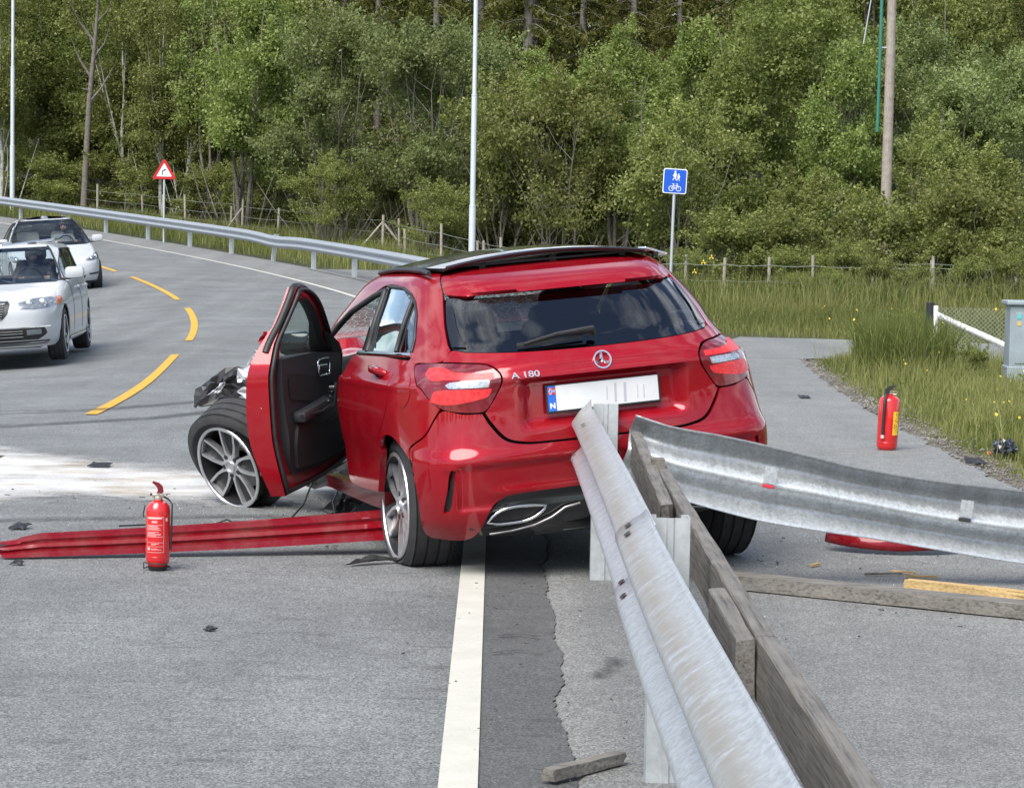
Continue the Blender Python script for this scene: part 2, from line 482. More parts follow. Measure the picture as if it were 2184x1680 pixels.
# ------------------------------------------------------------------ curved body shells cut into panels
class Shell:
    """A car body as a stack of plan outlines. Knots: v, z, rear x, front x, half width, rear and front corner exponents.
    A point is (s, v): s metres round the outline from the rear centre (left positive), v up the stack."""
    NT = 161
    def __init__(self, KN, XC, left=0.0):
        self.K = np.array(KN, float); self.XC = XC; self.left = left
        self.T = np.linspace(0, 2, self.NT)
    def cr(self, v, c):
        x = self.K[:, 0]; y = self.K[:, c]; h = np.diff(x); d = np.diff(y) / h; m = np.zeros_like(y)
        w1 = 2 * h[1:] + h[:-1]; w2 = h[1:] + 2 * h[:-1]
        with np.errstate(divide='ignore', invalid='ignore'):
            mm = (w1 + w2) / (w1 / d[:-1] + w2 / d[1:])
        m[1:-1] = np.where(d[:-1] * d[1:] > 0, mm, 0); m[0] = d[0]; m[-1] = d[-1]
        v = np.clip(v, x[0], x[-1]); i = np.clip(np.searchsorted(x, v) - 1, 0, len(x) - 2); t = (v - x[i]) / h[i]
        return (2 * t**3 - 3 * t**2 + 1) * y[i] + (t**3 - 2 * t**2 + t) * h[i] * m[i] + (-2 * t**3 + 3 * t**2) * y[i + 1] + (t**3 - t**2) * h[i] * m[i + 1]
    def outline(self, v):
        v = np.atleast_1d(v).astype(float)
        r, xf, w, nr, nf = [self.cr(v, k)[:, None] for k in (2, 3, 4, 5, 6)]
        ph = self.T[None, :] * pi / 2; c = np.cos(ph); s = np.sin(ph); rear = self.T[None, :] <= 1
        n = np.where(rear, nr, nf); a = np.where(rear, self.XC - r, xf - self.XC)
        rho = (np.abs(c)**n + np.abs(s)**n)**(-1 / n)
        x = self.XC - a * rho * c; y = w * rho * s
        S = np.concatenate([np.zeros((len(v), 1)), np.cumsum(np.hypot(np.diff(x, axis=1), np.diff(y, axis=1)), axis=1)], axis=1)
        return x, y, S
    def at(self, sv, disp=None, norm=False):
        sv = np.atleast_2d(np.asarray(sv, float)); s = sv[:, 0]; v = sv[:, 1]
        x, y, S = self.outline(v); a = np.abs(s)
        if norm: a = a * S[:, -1]
        i = np.clip((S < a[:, None]).sum(1) - 1, 0, self.NT - 2); k = np.arange(len(s))
        t = np.clip((a - S[k, i]) / (S[k, i + 1] - S[k, i]), 0, 1)
        px = x[k, i] * (1 - t) + x[k, i + 1] * t; py = y[k, i] * (1 - t) + y[k, i + 1] * t
        tx = x[k, i + 1] - x[k, i]; ty = y[k, i + 1] - y[k, i]; L = np.hypot(tx, ty)
        if self.left:
            q = np.clip((py - .55) / .3, 0, 1); py = np.where(s > 0, py * (1 - self.left * q * q * (3 - 2 * q)), py)
        sg = np.where(s < 0, -1., 1.)
        P = np.stack([px, py * sg, self.cr(v, 1)], 1); N = np.stack([-ty / L, tx / L * sg, np.zeros_like(tx)], 1)
        if disp is not None: P = P + N * disp(P, s, v)[:, None]
        return P
    def frame(self, s, v, disp=None):
        e = 0.004
        p = self.at([[s, v], [s + e, v], [s - e, v], [s, v + e], [s, v - e]], disp)
        a = Vector(p[1] - p[2]).normalized(); b = Vector(p[3] - p[4]).normalized()
        n = b.cross(a).normalized()
        c = Vector(self.at([[s, 0.5]])[0]) * 0 + Vector((self.XC, 0, 0.6))
        if n.dot(Vector(p[0]) - c) < 0: n = -n
        return Vector(p[0]), a, b, n
    def s_side(self, x0, v):
        x, y, S = self.outline(v); return float(np.interp(x0, x[0], S[0]))
    def s_front(self, y0, v):
        x, y, S = self.outline(v); h = self.NT // 2
        k = slice(h, None); return float(np.interp(-abs(y0), -y[0][k], S[0][k]))
    def s_rear(self, y0, v):
        x, y, S = self.outline(v); h = self.NT // 2 + 1; return float(np.interp(abs(y0), y[0][:h], S[0][:h]))
    def s_end(self, v): return float(self.outline(v)[2][0, -1])

def densify(poly, step, curved=False):
    p = [np.array(q, float) for q in poly]; out = []
    n = len(p)
    if curved:
        q = []
        for i in range(n):
            a, b, c, d = p[i - 1], p[i], p[(i + 1) % n], p[(i + 2) % n]
            L = np.hypot(*(c - b)); m = max(1, int(L / step))
            # sharp corners stay sharp
            def cs(u, w):
                return (u @ w) / max(np.hypot(*u) * np.hypot(*w), 1e-9)
            ta = (c - a) / 2 if cs(b - a, c - b) > 0.55 else (c - b) * 0.0 + (c - b)
            tb = (d - b) / 2 if cs(c - b, d - c) > 0.55 else (c - b)
            la = np.hypot(*ta); lb = np.hypot(*tb)
            if la > 0: ta = ta / la * L
            if lb > 0: tb = tb / lb * L
            for k in range(m):
                t = k / m
                q.append((2 * t**3 - 3 * t**2 + 1) * b + (t**3 - 2 * t**2 + t) * ta + (-2 * t**3 + 3 * t**2) * c + (t**3 - t**2) * tb)
        return q
    for i in range(n):
        a, b = p[i], p[(i + 1) % n]; m = max(1, int(np.hypot(*(b - a)) / step))
        for k in range(m): out.append(a + (b - a) * k / m)
    return out

def tri_region(poly, holes=(), step=0.02, curved=True):
    """triangulate a 2-D region: boundary kept exactly, inside filled with an even grid of points"""
    loops = [densify(poly, step, curved)] + [densify(h, step, curved) for h in holes]
    V = []; E = []
    for lp in loops:
        b = len(V); V += lp; E += [(b + i, b + (i + 1) % len(lp)) for i in range(len(lp))]
    outer = np.array(loops[0]); lo = outer.min(0); hi = outer.max(0)
    X = np.arange(lo[0] + step / 2, hi[0], step); Y = np.arange(lo[1] + step / 2, hi[1], step * 0.9)
    gx_, gy_ = np.meshgrid(X, Y); gx_[1::2] += step / 2
    q = np.stack([gx_.ravel(), gy_.ravel()], 1)
    k = poly_dist(q, outer) > step * 0.45
    for lp in loops[1:]: k &= poly_dist(q, np.array(lp)) < -step * 0.45
    V += list(q[k])
    vo, eo, fo, *_ = delaunay_2d_cdt([Vector((float(a[0]), float(a[1]))) for a in V], E, [], 0, 1e-6)
    vo = np.array([tuple(a) for a in vo]); fo = np.array([tuple(f) for f in fo])
    c = vo[fo].mean(1)
    k = in_poly(c, outer)
    for lp in loops[1:]: k &= ~in_poly(c, np.array(lp))
    return vo, fo[k]

def panel(name, poly, fmap, mat, parent, step=0.02, thick=0.012, holes=(), curved=True, outward=None, inset=0.0, M=None):
    """a sheet-metal panel: the region mapped onto a surface, edges folded inwards"""
    vo, fo = tri_region(poly, holes, step, curved)
    P = np.asarray(fmap(vo), float)
    a = P[fo[:, 1]] - P[fo[:, 0]]; b = P[fo[:, 2]] - P[fo[:, 0]]; nf = np.cross(a, b)
    cen = P.mean(0) if outward is None else np.asarray(outward, float)
    ref = (P[fo].mean(1) - cen)
    if outward is not None and (nf * ref).sum() < 0: fo = fo[:, ::-1]; nf = -nf
    nv = np.zeros_like(P)
    for k in range(3): np.add.at(nv, fo[:, k], nf)
    nv /= np.maximum(np.linalg.norm(nv, axis=1, keepdims=True), 1e-12)
    P = P - nv * inset
    ed = {}
    for f in fo:
        for k in range(3):
            e = (int(f[k]), int(f[(k + 1) % 3]))
            if (e[1], e[0]) in ed: del ed[(e[1], e[0])]
            else: ed[e] = 1
    faces = [tuple(int(i) for i in f) for f in fo]; V = P.tolist()
    if thick > 0:
        bv = sorted({i for e in ed for i in e}); mp = {}
        for i in bv:
            mp[i] = len(V); V.append((P[i] - nv[i] * thick).tolist())
        for (i, j) in ed: faces.append((j, i, mp[i], mp[j]))
    o = mk(name, V, faces, mat, parent, M=M)
    sharp(o, 40)
    return o

def offset_poly(poly, d):
    """shrink a counter-clockwise or clockwise polygon by d"""
    p = [np.array(q, float) for q in poly]; n = len(p)
    A = sum(p[i][0] * p[(i + 1) % n][1] - p[(i + 1) % n][0] * p[i][1] for i in range(n))
    sg = 1 if A > 0 else -1; out = []
    for i in range(n):
        a = p[i] - p[i - 1]; b = p[(i + 1) % n] - p[i]
        na = np.array([-a[1], a[0]]) / max(np.hypot(*a), 1e-9); nb = np.array([-b[1], b[0]]) / max(np.hypot(*b), 1e-9)
        m = na + nb; L = m @ m
        m = m / max(L, 0.5) * 2 if L > 1e-6 else na
        out.append(tuple(p[i] + sg * d * m * 0.5 * 1.0))
    return out
def mirror(poly): return [(-a, b) for a, b in reversed(poly)]

# ------------------------------------------------------------------ car materials
def car_paint(name, colr, flake=0.3, rough=0.32, dirt=0.0, coat=0.75):
    m, N, L, B = newmat(name)
    setin(B, Base_Color=colr, Metallic=flake, Roughness=rough, Coat_Weight=coat, Coat_Roughness=0.025, Coat_IOR=1.5)
    B.inputs['Specular IOR Level'].default_value = 0.0
    v = objcoord(N)
    c = mixc(N, L, 1.0, colr, ramp(N, L, noise(N, L, 600, 2, 0.5, v), [(0.35, 0.86), (0.65, 1.1)]), 'MULTIPLY')
    if dirt:
        d = ramp(N, L, noise(N, L, 6, 7, 0.7, v), [(0.45, 0.0), (0.8, dirt)])
        c = mixc(N, L, d, c, (0.22, 0.18, 0.15))
    L.new(c, B.inputs['Base Color'])
    r = ramp(N, L, noise(N, L, 9, 6, 0.7, v), [(0.35, 0.05), (0.8, 0.15)])
    L.new(r, B.inputs['Coat Roughness'])
    return m
def glass_mat(name, tint, rough=0.0, ior=1.5, boost=1.0):
    m = bpy.data.materials.new(name); m.use_nodes = True; nt = m.node_tree; N, L = nt.nodes, nt.links
    N.clear()
    out = N.new('ShaderNodeOutputMaterial'); tr = N.new('ShaderNodeBsdfTransparent'); gl = N.new('ShaderNodeBsdfGlossy')
    tr.inputs['Color'].default_value = (*tint, 1); gl.inputs['Roughness'].default_value = rough
    gl.inputs['Color'].default_value = (0.95, 0.97, 1, 1)
    fr = N.new('ShaderNodeFresnel'); fr.inputs['IOR'].default_value = ior
    mx = N.new('ShaderNodeMixShader')
    k = N.new('ShaderNodeMath'); k.operation = 'MULTIPLY'; k.use_clamp = True; k.inputs[1].default_value = boost
    L.new(fr.outputs[0], k.inputs[0]); L.new(k.outputs[0], mx.inputs['Fac']); L.new(tr.outputs[0], mx.inputs[1]); L.new(gl.outputs[0], mx.inputs[2]); L.new(mx.outputs[0], out.inputs['Surface'])
    return m
M_RED = car_paint('red_metallic_paint', (0.30, 0.0034, 0.0110), 0.25, 0.40, 0.10, 1.0)
M_RED_DIRTY = car_paint('red_paint_scuffed', (0.17, 0.004, 0.009), 0.2, 0.4, 0.25)
M_WHITE_CAR = car_paint('white_pearl_paint', (0.47, 0.485, 0.50), 0.0, 0.35)
M_BLACK_GLOSS = plain('black_gloss_plastic', (0.012, 0.012, 0.014), 0.12, coat=0.6)
M_BLACK = plain('black_plastic', (0.018, 0.018, 0.019), 0.5, var=0.3, vscale=30)
M_TRIM = plain('charcoal_door_trim', (0.022, 0.023, 0.026), 0.62, var=0.15, vscale=60, bmp=0.0008)
M_RUBBER = plain('tyre_rubber', (0.028, 0.028, 0.029), 0.78, var=0.35, vscale=14, bmp=0.001)
M_CHROME = plain('chrome_trim', (0.78, 0.79, 0.80), 0.12, 1.0)
M_ALLOY = plain('machined_alloy', (0.68, 0.69, 0.70), 0.28, 0.8, var=0.12, vscale=20)
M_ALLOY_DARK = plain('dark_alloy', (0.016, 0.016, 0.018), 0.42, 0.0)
M_STEEL = plain('brake_steel', (0.42, 0.41, 0.40), 0.4, 1.0, var=0.2, vscale=15)
M_TINT = glass_mat('tinted_glass', (0.12, 0.135, 0.135), boost=1.8)
M_SIDEGLASS = glass_mat('side_glass', (0.30, 0.34, 0.33), boost=3.0)
M_CLEAR = glass_mat('clear_glass', (0.66, 0.76, 0.72), boost=1.2)
M_SEAT = plain('black_seat_cloth', (0.014, 0.014, 0.015), 0.8)
# ------------------------------------------------------------------ wheels: y is the axle, +y is the outer face
def tyre_mesh(R, rim, W, n=72, grooves=True):
    h = W / 2; prof = []
    side = [(rim, -h * 0.78), (rim + 0.012, -h * 0.90), (rim + (R - rim) * 0.45, -h), (R - 0.022, -h * 0.93), (R - 0.006, -h * 0.80)]
    prof += side
    if grooves:
        for g in (-0.45, -0.15, 0.15, 0.45):
            y = g * W * 0.82; prof += [(R, y - 0.006), (R - 0.008, y - 0.004), (R - 0.008, y + 0.004), (R, y + 0.006)]
    prof += [(r, -y) for r, y in reversed(side)]
    b = MB(); b.lathe(prof, n, 'y'); return b
def build_wheel(parent_name, label, cat=None, R=0.317, rim=0.232, W=0.225, spokes=5, M=None, parent=None, style='twin', rim_shift=None):
    root = bpy.data.objects.new(parent_name, None); col.objects.link(root); root.empty_display_size = 0.1
    if parent is not None: root.parent = parent; root.matrix_local = M
    else: root.matrix_world = M
    ty = tyre_mesh(R, rim, W).build('tyre', M_RUBBER, root, smooth=30)
    RM = rim_shift if rim_shift is not None else Matrix.Identity(4)
    yo = W * 0.46
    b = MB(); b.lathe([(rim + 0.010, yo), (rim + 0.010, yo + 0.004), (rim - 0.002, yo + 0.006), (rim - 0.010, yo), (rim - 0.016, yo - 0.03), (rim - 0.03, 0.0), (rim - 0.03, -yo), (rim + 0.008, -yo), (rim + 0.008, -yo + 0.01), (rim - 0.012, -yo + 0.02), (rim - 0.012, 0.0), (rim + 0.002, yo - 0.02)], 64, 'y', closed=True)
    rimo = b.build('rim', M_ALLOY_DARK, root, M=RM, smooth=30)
    b = MB(); b.lathe([(rim + 0.011, yo + 0.002), (rim + 0.008, yo + 0.008), (rim - 0.006, yo + 0.008), (rim - 0.009, yo + 0.002)], 64, 'y', closed=True)
    b.build('rim_lip', M_ALLOY, root, M=RM, smooth=40)
    # spokes: each a pair of machined bars round a dark pocket
    for k in range(spokes):
        a = 2 * pi * k / spokes + 0.2
        Rk = Matrix.Rotation(a, 4, 'Y')
        def P(r, t, y): return tuple(Rk @ Vector((r, y, t)))
        b = MB(); d = MB()
        r0, r1 = 0.052, rim - 0.004
        for sgn in (-1, 1):
            inner = [(r0, 0.004 * sgn), (0.085, 0.024 * sgn), (0.13, 0.038 * sgn), (r1, 0.046 * sgn)]
            outer = [(r0, 0.034 * sgn), (0.085, 0.041 * sgn), (0.13, 0.052 * sgn), (r1, 0.061 * sgn)]
            for (i0, i1, o0, o1) in zip(inner[:-1], inner[1:], outer[:-1], outer[1:]):
                def yy(r): return yo - 0.004 - 0.02 * (1 - (r / rim)) ** 1.0
                v = []
                for (r, t) in (i0, o0, o1, i1): v.append(P(r, t, yy(r)))
                for (r, t) in (i0, o0, o1, i1): v.append(P(r, t, yy(r) - 0.035))
                b.add(v, [(0, 1, 2, 3), (7, 6, 5, 4), (0, 4, 5, 1), (1, 5, 6, 2), (2, 6, 7, 3), (3, 7, 4, 0)])
        # cross end of the loop at the rim
        v = [P(r1 - 0.014, -0.045, yo - 0.004), P(r1 - 0.014, 0.045, yo - 0.004), P(r1 + 0.002, 0.054, yo - 0.003), P(r1 + 0.002, -0.054, yo - 0.003)]
        v += [tuple(Vector(q) - Vector((0, 0.03, 0))) for q in v]
        b.add(v, [(0, 1, 2, 3), (7, 6, 5, 4), (0, 4, 5, 1), (1, 5, 6, 2), (2, 6, 7, 3), (3, 7, 4, 0)])
        b.build('spoke', M_ALLOY, root, M=RM, smooth=30)
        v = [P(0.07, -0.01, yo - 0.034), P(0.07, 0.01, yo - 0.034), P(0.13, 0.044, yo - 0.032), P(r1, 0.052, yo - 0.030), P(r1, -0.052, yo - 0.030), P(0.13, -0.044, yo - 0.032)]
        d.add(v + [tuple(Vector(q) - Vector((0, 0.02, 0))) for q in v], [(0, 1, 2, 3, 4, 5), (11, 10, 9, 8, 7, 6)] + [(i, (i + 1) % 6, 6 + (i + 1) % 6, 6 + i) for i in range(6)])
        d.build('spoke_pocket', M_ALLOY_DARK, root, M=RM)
        c = MB(); an = a + pi / spokes
        c.lathe([(0.0, yo - 0.016), (0.013, yo - 0.016), (0.013, yo - 0.05)], 12, 'y', Matrix.Translation((0.058 * cos(-an), 0, 0.058 * sin(-an))) @ Matrix.Identity(4))
        c.build('lug_hole', M_BLACK, root, M=RM)
    b = MB(); b.lathe([(0.0, yo - 0.016), (0.04, yo - 0.018), (0.060, yo - 0.022), (0.064, yo - 0.06), (0.0, yo - 0.06)], 32, 'y')
    hub = b.build('hub', M_ALLOY, root, M=RM, smooth=30)
    b = MB(); b.lathe([(0.034, yo - 0.017), (0.034, yo - 0.008), (0.029, yo - 0.008), (0.029, yo - 0.014), (0.0, yo - 0.014)], 24, 'y')
    cap = b.build('centre_cap', M_ALLOY, root, M=RM, smooth=30)
    b = MB(); b.lathe([(0.06, -0.03), (0.155, -0.03), (0.155, -0.008), (0.06, -0.008)], 40, 'y', closed=True)
    b.build('brake_disc', M_STEEL, root, M=RM, smooth=30)
    b = MB(); b.lathe([(0.0, -W * .44), (rim - .02, -W * .44), (rim - .02, -W * .40), (0.0, -W * .40)], 32, 'y'); b.build('backing_plate', M_BLACK, root, M=RM)
    return root
def star_mesh(r, th=0.004, ring=0.1):
    """ring and three tapering arms in the xz plane, facing +y"""
    b = MB(); rr = r * (1 - ring / 2)
    b.lathe([(rr - r * ring / 2, -th), (rr - r * ring / 2, th), (rr + r * ring / 2, th), (rr + r * ring / 2, -th)], 40, 'y', closed=True)
    for k in range(3):
        a = pi / 2 + 2 * pi * k / 3
        c, s = cos(a), sin(a); w = r * 0.24
        tip = (rr * c, 0, rr * s)
        L = (-w * s * 1.0 - 0 * c, 0, w * c); Rr = (w * s, 0, -w * c); bk = (-w * 0.6 * c, 0, -w * 0.6 * s)
        q = 0.5
        v = [(L[0], -th, L[2]), (Rr[0], -th, Rr[2]), (tip[0] + Rr[0] * q, -th, tip[2] + Rr[2] * q), (tip[0] + L[0] * q, -th, tip[2] + L[2] * q), (bk[0], th * 1.15, bk[2]), (tip[0], th * 1.0, tip[2])]
        b.add(v, [(0, 4, 5, 3), (1, 2, 5, 4), (0, 1, 4), (2, 3, 5), (0, 3, 2, 1)])
    return b
# ------------------------------------------------------------------ the crashed red hatchback
RED_KN = [
    [0.16, 0.16, -0.56, 3.40, 0.800, 5.0, 4.0], [0.22, 0.22, -0.640, 3.45, 0.852, 5.6, 4.0], [0.30, 0.30, -0.690, 3.50, 0.876, 6.4, 4.0],
    [0.45, 0.45, -0.728, 3.52, 0.886, 7.0, 4.0], [0.56, 0.56, -0.738, 3.52, 0.890, 6.8, 4.0], [0.62, 0.62, -0.724, 3.50, 0.890, 6.0, 4.0],
    [0.75, 0.75, -0.716, 3.45, 0.886, 5.2, 4.0], [0.84, 0.84, -0.722, 3.40, 0.876, 4.9, 4.0], [0.90, 0.90, -0.730, 3.30, 0.860, 4.6, 4.0],
    [0.95, 0.95, -0.722, 3.00, 0.832, 4.2, 4.2], [1.00, 1.00, -0.684, 2.60, 0.810, 3.6, 4.6], [1.06, 1.06, -0.610, 2.05, 0.778, 3.6, 5.0],
    [1.15, 1.15, -0.505, 1.80, 0.742, 3.7, 5.0], [1.27, 1.27, -0.360, 1.50, 0.672, 3.8, 5.0], [1.33, 1.325, -0.280, 1.36, 0.640, 3.8, 5.0],
    [1.38, 1.368, -0.170, 1.24, 0.600, 3.8, 4.5], [1.44, 1.402, 0.000, 1.10, 0.520, 3.4, 4.0], [1.50, 1.420, 0.180, 0.95, 0.400, 3.0, 3.0],
    [1.56, 1.430, 0.380, 0.80, 0.220, 2.6, 2.6], [1.60, 1.433, 0.560, 0.64, 0.040, 2.3, 2.3]]
RS_ = Shell(RED_KN, 0.6, 0.024)
def red_disp(P, s, v):
    y = np.abs(P[:, 1]); d = np.zeros(len(s))
    rear = P[:, 0] < -0.3
    # number plate recess in the tailgate, lip above it
    d += np.where(rear, -0.040 * (1 - sstep(0.33, 0.41, y)) * sstep(0.665, 0.715, v) * (1 - sstep(0.885, 0.893, v)), 0)
    d += np.where(rear, 0.012 * np.exp(-((v - 0.905) / 0.016)**2) * (1 - sstep(0.3, 0.62, y)), 0)
    # bumper: flat below the crease, flare round the slot, foot
    d += np.where(rear, -0.016 * sstep(0.33, 0.36, v) * (1 - sstep(0.525, 0.540, v)) * (1 - sstep(0.70, 0.735, np.abs(s))), 0)
    d += np.where(rear, 0.010 * np.exp(-((v - 0.41) / 0.018)**2) * (1 - sstep(0.45, 0.6, np.abs(s))), 0)
    d += np.where(rear, -0.010 * np.exp(-((np.abs(s) - 0.77) / 0.022)**2) * sstep(0.33, 0.37, v) * (1 - sstep(0.50, 0.54, v)), 0)
    # roof spoiler ledge
    d += np.where(rear | (P[:, 2] > 1.2), 0.055 * sstep(1.268, 1.276, v) * (1 - sstep(1.33, 1.42, v)) * (1 - sstep(0.36, 0.56, y)) * (P[:, 0] < 0.2), 0)
    # hip crease along the side and a dent line
    side = (P[:, 0] > -0.45)
    d += np.where(side, 0.010 * np.exp(-((v - 0.895) / 0.02)**2), 0)
    d += np.where(side, -0.012 * np.exp(-((v - 0.52) / 0.10)**2), 0)
    return d
def rmap(sv): return RS_.at(sv, red_disp)
def rmap_n(sv): return RS_.at(sv, red_disp, norm=True)
# pose: rear axle over the verge, nose to the left, left side down on its flat tyre
_q = (0.372, 11.314, 0.018); _yw, _pt, _rl = radians(16.58), radians(1.45), radians(5.76)
_F = Vector((-sin(_yw), cos(_yw), 0)); _L = Vector((-cos(_yw), -sin(_yw), 0)); _Z = Vector((0, 0, 1))
_F2 = _F * cos(_pt) - _Z * sin(_pt); _Z2 = _Z * cos(_pt) + _F * sin(_pt)
_L3 = _L * cos(_rl) - _Z2 * sin(_rl); _Z3 = _Z2 * cos(_rl) + _L * sin(_rl)
MCAR = Matrix(((_F2.x, _L3.x, _Z3.x, _q[0]), (_F2.y, _L3.y, _Z3.y, _q[1]), (_F2.z, _L3.z, _Z3.z, _q[2]), (0, 0, 0, 1)))
MCI = MCAR.inverted()
car = empty('crashed_car', M=MCAR, label='red hatchback wrecked on the barrier end with its front door open', cat='car')
MID = (0.6, 0, 0.7)

TL = [(.560, .772), (.656, .776), (.768, .80), (.872, .872), (.955, .936), (.965, .970), (.94, .984), (.75, .988), (.632, .982), (.518, .968), (.476, .932), (.473, .90), (.493, .856), (.54, .785)]
def half_closed(left):      # left boundary from bottom centre to top centre, then mirrored
    return left + [(-a, b) for a, b in reversed(left) if a > 1e-6]
tailgate = half_closed([(0, .617), (.30, .618), (.385, .624), (.465, .648), (.520, .712), (.552, .766), (.532, .787), (.484, .858), (.464, .90), (.468, .937), (.512, .976), (.632, .990), (.742, .996), (.664, 1.040), (.60, 1.030), (.35, 1.014), (0, 1.008)])
tg = panel('tailgate', tailgate, rmap, M_RED, car, 0.014, outward=MID)
win = half_closed([(0, 1.014), (.35, 1.020), (.60, 1.036), (.655, 1.047), (.662, 1.062), (.648, 1.136), (.612, 1.24), (.596, 1.272), (.45, 1.262), (0, 1.258)])
panel('rear_window', win, rmap, M_TINT, car, 0.02, 0.004, outward=MID, inset=0.004)
# dark printed border and side fins of the window
def band(name, path, w, mat, lift=0.002, step=0.02, fm=rmap, parent=None, flat=0.35):
    p = densify([np.array(a) for a in path], step)[:]
    # densify closes the loop; drop the return leg
    out = []
    for i in range(len(path) - 1):
        a, b = np.array(path[i]), np.array(path[i + 1]); m = max(1, int(np.hypot(*(b - a)) / step))
        out += [a + (b - a) * k / m for k in range(m)]
    out.append(np.array(path[-1]))
    P = fm(np.array(out)); b = MB(); b.tube([tuple(x) for x in P], w, 8)
    return b.build(name, mat, parent if parent is not None else car, smooth=60)
for sg in (1, -1):
    f = [(.585, 1.050), (.652, 1.055), (.644, 1.136), (.606, 1.24), (.590, 1.262), (.575, 1.235), (.592, 1.136)]
    panel('window_fin', f if sg > 0 else mirror(f), rmap, M_BLACK_GLOSS, car, 0.02, 0.003, outward=MID, inset=-0.003)
spo = half_closed([(0, 1.268), (.45, 1.272), (.585, 1.284), (.592, 1.300), (.582, 1.335), (.548, 1.378), (.40, 1.372), (0, 1.372)])
panel('roof_spoiler', spo, rmap, M_RED, car, 0.014, 0.045, outward=MID)
bumper = half_closed([(0, .607), (.30, .608), (.395, .613), (.478, .638), (.535, .704), (.566, .762), (.656, .767), (.757, .786), (.795, .757), (.875, .677), (1.025, .612), (1.038, .565), (1.0, .48), (.975, .40), (.965, .32), (.94, .245), (.90, .217), (.808, .206), (.68, .198), (.624, .222), (.56, .344), (.50, .386), (.42, .397), (.192, .402), (0, .402)])
slot = [(.724, .525), (.748, .529), (.764, .50), (.775, .44), (.795, .36), (.797, .336), (.765, .336), (.752, .38), (.735, .46)]
bp = panel('rear_bumper', bumper, rmap, M_RED, car, 0.014, 0.02, outward=MID, holes=[slot, mirror(slot)])
for sg in (1, -1):
    panel('bumper_slot', offset_poly(slot, -0.006) if sg > 0 else mirror(offset_poly(slot, -0.006)), rmap, M_BLACK, car, 0.015, 0.0, outward=MID, inset=0.02)
diff = half_closed([(0, .398), (.19, .398), (.42, .393), (.497, .380), (.552, .340), (.612, .226), (.60, .205), (.50, .19), (.35, .175), (0, .165)])
dp = panel('diffuser', diff, rmap, M_BLACK_GLOSS, car, 0.02, 0.03, outward=MID, inset=0.016)
for sg in (1, -1):
    loop = [(.575, .281), (.556, .305), (.515, .330), (.46, .339), (.38, .338), (.312, .331), (.318, .315), (.355, .286), (.40, .270), (.46, .266), (.54, .268)]
    q = densify(loop, 0.02, True); P = RS_.at(np.array([(a * sg, b) for a, b in q]), red_disp)
    b = MB(); b.tube([tuple(p) for p in P], 0.0075, 8, closed=True); b.build('exhaust_trim', M_CHROME, car, smooth=60)
    panel('exhaust_mouth', [(a * sg, b_) for a, b_ in (loop if sg > 0 else loop[::-1])], rmap, M_BLACK, car, 0.02, 0.0, outward=MID, inset=0.012)
    st = [(.56, .222), (.46, .228), (.36, .243), (.28, .272), (.22, .310), (.15, .322)]
    band('diffuser_strip', [(a * sg, b_) for a, b_ in st], 0.006, M_STEEL)
# tail lamps
def lamp_red():
    m, N, L, B = newmat('tail_lamp_red_lens'); setin(B, Base_Color=(0.62, 0.012, 0.02), Roughness=0.4, Coat_Weight=0.2, Coat_Roughness=0.2)
    v = objcoord(N); L.new(ramp(N, L, noise(N, L, 45, 3, 0.6, v), [(0.35, (0.48, 0.008, 0.014)), (0.65, (0.80, 0.035, 0.035))]), B.inputs['Base Color']); return m
M_LENS = lamp_red()
M_LENS_DARK = plain('tail_lamp_dark_lens', (0.15, 0.004, 0.010), 0.15, coat=0.6, var=0.4, vscale=25)
M_LENS_CLEAR = plain('tail_lamp_reflector', (0.55, 0.56, 0.58), 0.2, 0.7, var=0.4, vscale=90)
for sg in (1, -1):
    T = TL if sg > 0 else mirror(TL)
    lamp = panel('tail_lamp', T, rmap, M_LENS_DARK, car, 0.014, 0.03, outward=MID, inset=-0.002)
    def mm(p): return p if sg > 0 else mirror(p)
    up = [(.50, .938), (.50, .915), (.60, .916), (.735, .918), (.82, .918), (.87, .945), (.84, .968), (.74, .970), (.69, .952), (.60, .942)]
    lo = [(.515, .870), (.60, .874), (.70, .876), (.80, .872), (.82, .845), (.83, .828), (.74, .812), (.66, .815), (.58, .826), (.53, .840)]
    cl = [(.520, .907), (.62, .908), (.71, .907), (.735, .897), (.72, .884), (.62, .880), (.53, .878)]
    for nm, p, mat, lift in (('lamp_segment', up, M_LENS, -.004), ('lamp_segment', lo, M_LENS, -.004), ('reverse_light', cl, M_LENS_CLEAR, -.005)):
        panel(nm, mm(p), rmap, mat, lamp, 0.012, 0.002, outward=MID, inset=lift)
    q = densify(cl, 0.015, True); P = RS_.at(np.array([(a * sg, b_) for a, b_ in q]), red_disp)
    b = MB(); b.tube([tuple(p) for p in P], 0.0022, 6, closed=True); b.build('light_bezel', M_CHROME, lamp, smooth=60)
